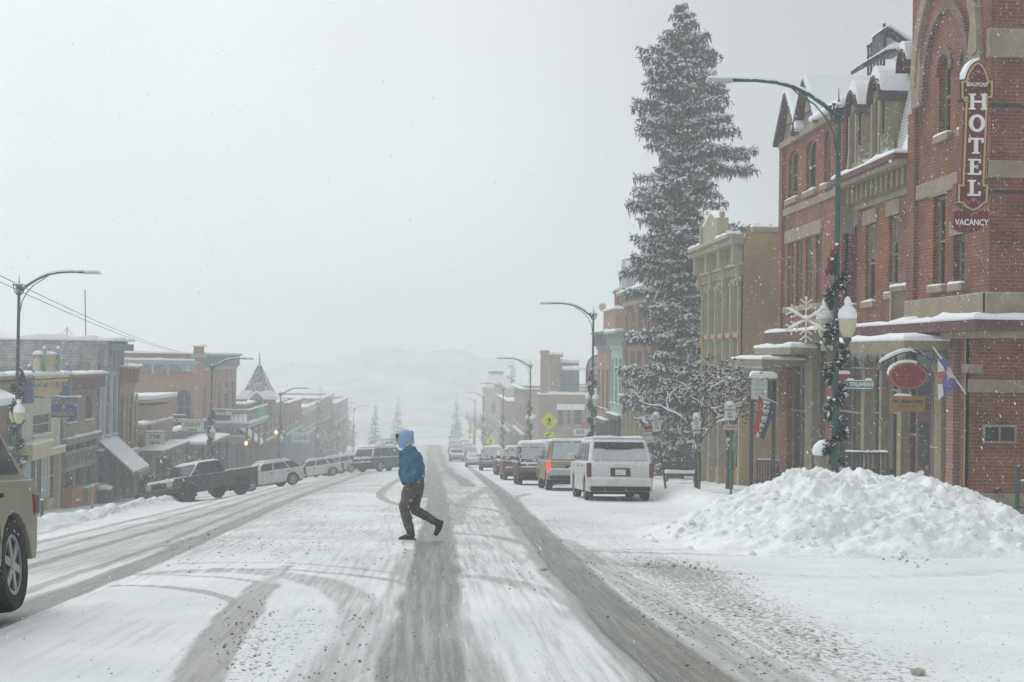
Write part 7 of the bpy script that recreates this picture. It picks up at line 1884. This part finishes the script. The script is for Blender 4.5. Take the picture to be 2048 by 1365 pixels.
    # wheels
    for xc in (xr, xf):
        for s in (-1, 1):
            yo = s * (W / 2 - .02); q = MB(); tw = .24
            q.lathe([(wr * .62, yo - s * tw), (wr * .93, yo - s * tw), (wr, yo - s * tw * .85), (wr, yo - s * .05), (wr * .94, yo), (wr * .66, yo - s * .01), (wr * .62, yo - s * .05)], (xc, 0, wr), m_rubber, 22, 'y'); w = q.build('wheel', root, smooth=False, local=True)
            q = MB(); q.lathe([(.001, yo - s * .07), (wr * .63, yo - s * .05)], (xc, 0, wr), m_under, 18, 'y')
            for k in range(6):
                a = 2 * PI * k / 6 + .3; ca, sa = math.cos(a), math.sin(a); r0, r1, hw_ = wr * .08, wr * .62, wr * .085
                q.prism([(xc + r0 * ca - hw_ * sa, yo - s * .02, wr + r0 * sa + hw_ * ca), (xc + r1 * ca - hw_ * sa, yo - s * .025, wr + r1 * sa + hw_ * ca), (xc + r1 * ca + hw_ * sa, yo - s * .025, wr + r1 * sa - hw_ * ca), (xc + r0 * ca + hw_ * sa, yo - s * .02, wr + r0 * sa - hw_ * ca)], (0, -s * .03, 0), rim)
            for k in range(18):
                a, bb = 2 * PI * k / 18, 2 * PI * (k + 1) / 18
                q.prism([(xc + rr * math.cos(t), yo - s * .02, wr + rr * math.sin(t)) for t, rr in ((a, wr * .66), (bb, wr * .66), (bb, wr * .57), (a, wr * .57))], (0, -s * .03, 0), rim)
            q.lathe([(.001, yo - s * .01), (wr * .14, yo - s * .015), (wr * .14, yo - s * .06)], (xc, 0, wr), rim, 10, 'y'); q.build('rim', w, local=True)
    # lights, bumpers, plates, mirrors, handles
    zt = back if bed else belt
    for s in (-1, 1):
        q = MB(); q.box(-L / 2 - .03, -L / 2 + .16, s * (W / 2 - .13), s * (W / 2 + .012), zt - tlz[0], zt - tlz[1], m_tail); tl = q.build('tail_light', root, bevel=.03, local=True)
        if lit and s == 1: tl.data.materials[0] = m_tailon
        q = MB(); q.box(L / 2 - .22, L / 2 + .012, s * (W / 2 - .46), s * (W / 2 - .02), hood * .70, hood * .88, m_head); q.build('headlight', root, bevel=.04, local=True)
        if detail:
            q = MB(); mz = belt + .08; q.box(fb - .42, fb - .22, s * (wb + .06), s * (wb + .27), mz, mz + .18, trim or col); q.box(fb - .36, fb - .30, s * wb, s * (wb + .08), mz + .02, mz + .08, m_under); q.build('mirror', root, bevel=.035, local=True)
            for t in (.33, .66):
                q = MB(); x = rb + (fb - rb) * t; q.box(x - .1, x + .08, s * (W / 2), s * (W / 2 + .025), belt - .14, belt - .10, trim or m_under); q.build('door_handle', root, bevel=.01, local=True)
            q = MB()
            for t in (.33, .66, .95):
                x = rb + (fb - rb) * t
                if x - .006 > -L / 2 and x < L / 2: q.box(x - .006, x + .006, s * (W / 2 - .004), s * (W / 2 + .003), gc + .2, belt - .03, m_under)
            q.build('door_seam', root, local=True)
    q = MB(); q.box(-L / 2 - .09, -L / 2 + .15, -W / 2 + .04, W / 2 - .04, gc + .16, gc + .40, trim or col); q.box(-L / 2 - .1, -L / 2, -W / 2 + .1, W / 2 - .1, gc + .02, gc + .16, m_under); q.build('bumper', root, bevel=.04, local=True)
    MB().snow(-L / 2 - .08, -L / 2 + .03, -W / 2 + .1, W / 2 - .1, gc + .40, .05, 0).build('snow_cap', root, smooth=True, local=True)
    q = MB(); q.box(L / 2 - .14, L / 2 + .07, -W / 2 + .05, W / 2 - .05, gc + .08, gc + .30, trim or col); q.build('bumper', root, bevel=.04, local=True)
    q = MB(); q.box(L / 2 - .1, L / 2 + .015, -W * .28, W * .28, hood * .62, hood * .86, m_under); q.build('grille', root, bevel=.02, local=True)
    if plate:
        q = MB(); q.box(-L / 2 - .035, -L / 2, -.30, .30, zt - .42, zt - .18, m_under); q.box(-L / 2 - .04, -L / 2 - .02, -.16, .16, zt - .39, zt - .22, m_signW); q.build('licence_plate', root, local=True)
    if detail and rack and kind == 'suv':
        q = MB()
        for s in (-1, 1): q.tube([(rt + .3, s * (wt - .1), zr), (rt + .35, s * (wt - .1), zr + .05), (ft - .45, s * (wt - .1), zr + .05), (ft - .4, s * (wt - .1), zr)], .018, m_under, 5)
        q.build('roof_rail', root, local=True)
    if snow: MB().snow(rt + .05, ft - .15, -wt + .06, wt - .06, zr - .01, snow, .0, step=.5).build('snow_cap', root, smooth=True, local=True)
    if hoodsnow: MB().snow(fb - .02 if kind != 'x' else fb, L / 2 - .2, -W / 2 + .12, W / 2 - .12, max(hood, belt) - .005 if hood >= belt else hood, hoodsnow, .0, step=.5, zx=(hood - max(belt + .02, hood)) / max(.2, L / 2 - .2 - fb)).build('snow_cap', root, smooth=True, local=True)
    if bed and not topper:
        q = MB()
        for s in (-1, 1): q.box(-L / 2 + .05, cab['rb'] - .05, s * (W / 2 - .1), s * (W / 2 - .02), back, back + .05, m_snow)
        q.box(-L / 2 + .1, cab['rb'] - .05, -W / 2 + .1, W / 2 - .1, back - .01, back + .02, m_snow); q.build('snow_cap', root, bevel=.02, local=True)
    place_car(root, pos[0], pos[1], head[0], head[1], dz)
    return root

SUVCAB = lambda L, H, belt, hood=.0: dict(rb=-L / 2 + .03, rt=-L / 2 + .32, ft=L / 2 - 1.95, fb=L / 2 - 1.15)

@builder
def cars():
    white = paint('white_car_paint', (.60, .62, .60), dust=.3, fleck=.15, grime=.45); tan = paint('tan_car_paint', (.30, .25, .17), dust=.3, fleck=.2); dk = paint('black_car_paint', (.025, .028, .028), dust=.6, fleck=.6); brown = paint('brown_car_paint', (.13, .065, .035), dust=.3, fleck=.3)
    grey = paint('grey_car_paint', (.20, .215, .22), dust=.5, fleck=.4); lgrey = paint('silver_car_paint', (.42, .45, .45), dust=.4, fleck=.3); gmc = paint('beige_car_paint', (.27, .255, .195), dust=.0, fleck=.12, grime=.85); maroon = paint('dark_red_car_paint', (.10, .035, .035), dust=.4, fleck=.4); green = paint('dark_green_car_paint', (.035, .045, .04), dust=.2, fleck=.35)
    P = 'cars parked along the right kerb'; Q = 'cars parked along the left kerb'; D = 'cars driving away down the street'
    N = (0, 1)
    Xat = lambda px, Y: (px - 862) / FOC * Y
    # right kerb, nearest first
    car('parked_suv', 'large white SUV with a snow-filmed rear window, nearest car at the right kerb', 'SUV', (Xat(1246, 43) + .0, 43 + 2.6), N, L=5.2, W=2.03, H=1.93, belt=1.18, hood=1.15, wr=.40, cab=dict(rb=-2.57, rt=-2.12, ft=.55, fb=1.35), col=white, group=P, rear_frost='half', snow=.08, rearglass=(.10, .9), trim=None)
    car('parked_pickup', 'tan pickup with a snowy topper and one glowing tail light behind the white SUV', 'pickup', (Xat(1150, 54.5), 54.5 + 2.75), N, L=5.5, W=1.98, H=1.88, belt=1.15, hood=1.14, wr=.40, gc=.42, cab=dict(rb=-.55, rt=-.42, ft=.75, fb=1.45), col=tan, kind='pickup', bed=dict(top=1.15), topper=(-2.68, -.5, 1.92), lit=True, group=P, snow=.10, win=(.05, .5, .95), trim=m_galv, rear_frost=True)
    MB().snow(-2.55, -.5, -.78, .78, 1.92, .13, .02, step=.5).build('snow_cap', bpy.data.objects['parked_pickup'], smooth=True, local=True)
    car('parked_jeep', 'boxy black and brown off-roader with thick roof snow, third at the right kerb', 'off-roader', (Xat(1078, 63.4), 63.4 + 2.0), N, L=4.0, W=1.75, H=1.85, belt=1.05, hood=1.08, wr=.39, gc=.42, cab=dict(rb=-1.95, rt=-1.82, ft=.3, fb=.55), col=dk, kind='jeep', group=P, snow=.20, rear_frost=True, hoodsnow=.08, trim=brown)
    car('parked_wagon', 'dark brown SUV half hidden by the snow-roofed off-roader', 'SUV', (Xat(1045, 75), 75 + 2.3), N, L=4.6, W=1.85, H=1.72, cab=SUVCAB(4.6, 1.72, 1.05), col=brown, group=P, snow=.14, rear_frost=True)
    car('parked_hatchback', 'dark red car showing just left of the brown SUV', 'car', (Xat(1022, 92), 92 + 2.1), N, L=4.3, W=1.78, H=1.58, belt=.98, hood=.95, cab=dict(rb=-2.05, rt=-1.4, ft=.3, fb=1.05), col=maroon, group=P, snow=.12)
    car('parked_van', 'charcoal SUV with a big snow-filmed rear window, left of the dark red car', 'SUV', (Xat(988, 115), 115 + 2.4), N, L=4.8, W=1.95, H=1.9, belt=1.08, wr=.38, gc=.4, cab=dict(rb=-2.37, rt=-2.1, ft=.6, fb=1.2), col=dk, group=P, snow=.14, trim=grey)
    car('parked_sedan', 'pale silver sedan parked beyond the charcoal SUV', 'sedan', (Xat(953, 142), 142 + 2.3), N, L=4.7, W=1.82, H=1.45, belt=.95, hood=.9, cab=dict(rb=-1.75, rt=-.95, ft=.35, fb=1.15), col=lgrey, kind='sedan', group=P, snow=.08)
    # cars ahead in our lane
    car('driving_sedan', 'nearest of the grey cars driving away down the middle of the street', 'car', (Xat(917, 168), 170), N, L=4.6, W=1.85, H=1.5, belt=.97, hood=.95, cab=dict(rb=-1.8, rt=-1.1, ft=.3, fb=1.1), col=grey, kind='sedan', group=D, snow=.07, rear_frost=False)
    for px, Y, H_, c_, lab in ((917, 186, 1.75, grey, 'second grey car in the hazy queue driving away'), (913, 205, 1.95, lgrey, 'third, taller vehicle in the hazy queue driving away'), (912, 228, 1.9, grey, 'fourth faint vehicle in the hazy queue driving away'), (911, 252, 2.3, grey, 'farthest and faintest vehicle in the hazy queue driving away')):
        car('driving_suv', lab, 'SUV', (Xat(px, Y), Y), N, L=4.8, W=1.95, H=H_, cab=SUVCAB(4.8, H_, 1.05), col=c_, group=D, snow=.1, detail=False)
    for px, Y, c_, lab in ((941, 176, grey, 'hazy grey car parked beyond the silver sedan'), (936, 205, lgrey, 'hazy pale car second beyond the silver sedan at the right kerb'), (931, 236, grey, 'faint car third beyond the silver sedan at the right kerb')):
        car('parked_car', lab, 'car', (Xat(px, Y), Y), N, L=4.6, W=1.85, H=1.65, cab=SUVCAB(4.6, 1.65, 1.05), col=c_, group=P, snow=.14, detail=False)
    # oncoming SUV passing close on the left
    car('passing_suv', 'muddy beige SUV cut by the left edge of the picture', 'SUV', (-4.49, 10.98), (.012, -1), dz=.03, L=4.85, W=1.93, H=1.80, belt=1.14, hood=1.1, wr=.41, gc=.42, ra=.76, cab=dict(rb=-2.36, rt=-1.62, ft=.45, fb=1.15), col=gmc, snow=.03, hoodsnow=0, rear_frost=False, win=(.06, .30, .62, .97), tlz=(.34, .12))
    # left kerb, nosed in at an angle
    s = .7071
    Lk = lambda px, Y: ((px - 862) / FOC * Y, Y)
    car('parked_truck', 'dark muddy pickup truck nosed in at the left kerb', 'pickup', Lk(421, 72), (-.64, -.77), L=5.6, W=2.02, H=1.98, belt=1.28, hood=1.27, wr=.49, gc=.55, rim=m_under, ra=1.15, cab=dict(rb=-.75, rt=-.45, ft=.85, fb=1.65), col=green, kind='pickup', bed=dict(top=1.32), group=Q, snow=.0, hoodsnow=.0, rear_frost=False, win=(.04, .5, .96))
    car('parked_crossover', 'white crossover tail-out right behind the dark pickup at the left kerb', 'car', Lk(540, 86), (-.84, -.55), L=4.6, W=1.85, H=1.62, belt=1.0, hood=.98, wr=.37, cab=dict(rb=-2.25, rt=-1.35, ft=.35, fb=1.15), col=white, group=Q, snow=.11, rear_frost=True)
    car('parked_estate', 'white estate car with dark side glass, second white car at the left kerb', 'car', Lk(634, 117), (-.97, -.24), L=4.7, W=1.85, H=1.6, belt=.98, hood=.96, wr=.36, cab=dict(rb=-2.2, rt=-1.4, ft=.4, fb=1.2), col=white, group=Q, snow=.10, hoodsnow=.07)
    for px, Y, c_, lab, H_ in ((672, 130, lgrey, 'snowy silver car right of the white estate car', 1.65), (694, 141, grey, 'snow-covered grey car third from the dark SUV at the left kerb', 1.7), (713, 152, dk, 'dark snow-covered car second from the dark SUV at the left kerb', 1.7), (728, 166, lgrey, 'pale car mostly hidden behind the dark snow-flecked SUV', 1.6), (742, 190, lgrey, 'faint snow-covered car above the dark SUV roof', 1.8), (752, 222, grey, 'fainter snow-covered car just above the dark SUV roof rail', 1.7), (766, 250, lgrey, 'faint pale car at the far end of the left kerb row', 1.7), (777, 285, grey, 'faintest last car of the left kerb row', 1.9)):
        car('parked_car', lab, 'car', Lk(px, Y), (-.8, -.6), L=4.6, W=1.85, H=H_, cab=SUVCAB(4.6, H_, 1.05), col=c_, group=Q, snow=.14, hoodsnow=.08, rear_frost=True, side_frost=False, detail=False)
    car('turning_suv', 'black SUV flecked with snow standing across the far lane beside the person', 'SUV', (Xat(772, 108), 109), (.62, .78), L=4.9, W=1.98, H=1.88, belt=1.1, hood=1.08, wr=.40, gc=.38, cab=dict(rb=-2.42, rt=-2.05, ft=.6, fb=1.3), col=dk, snow=.13, rear_frost=False)
setup_world(); setup_camera(); build_ground(); build_pile(); build_clods(); build_hills(); build_haze(); build_flakes()
for _fn in list(globals().get('BUILDERS', [])): _fn()
# lettering: turn the font outlines into plain meshes
bpy.context.view_layer.update()
_dg = bpy.context.evaluated_depsgraph_get()
for _o in [o for o in bpy.data.objects if o.type == 'FONT']:
    _me = bpy.data.meshes.new_from_object(_o.evaluated_get(_dg))
    _n = bpy.data.objects.new('lettering', _me); COL.objects.link(_n)
    _n.parent = _o.parent; _n.matrix_parent_inverse = _o.matrix_parent_inverse; _n.matrix_basis = _o.matrix_basis
    _ch = list(_o.name); bpy.data.objects.remove(_o)
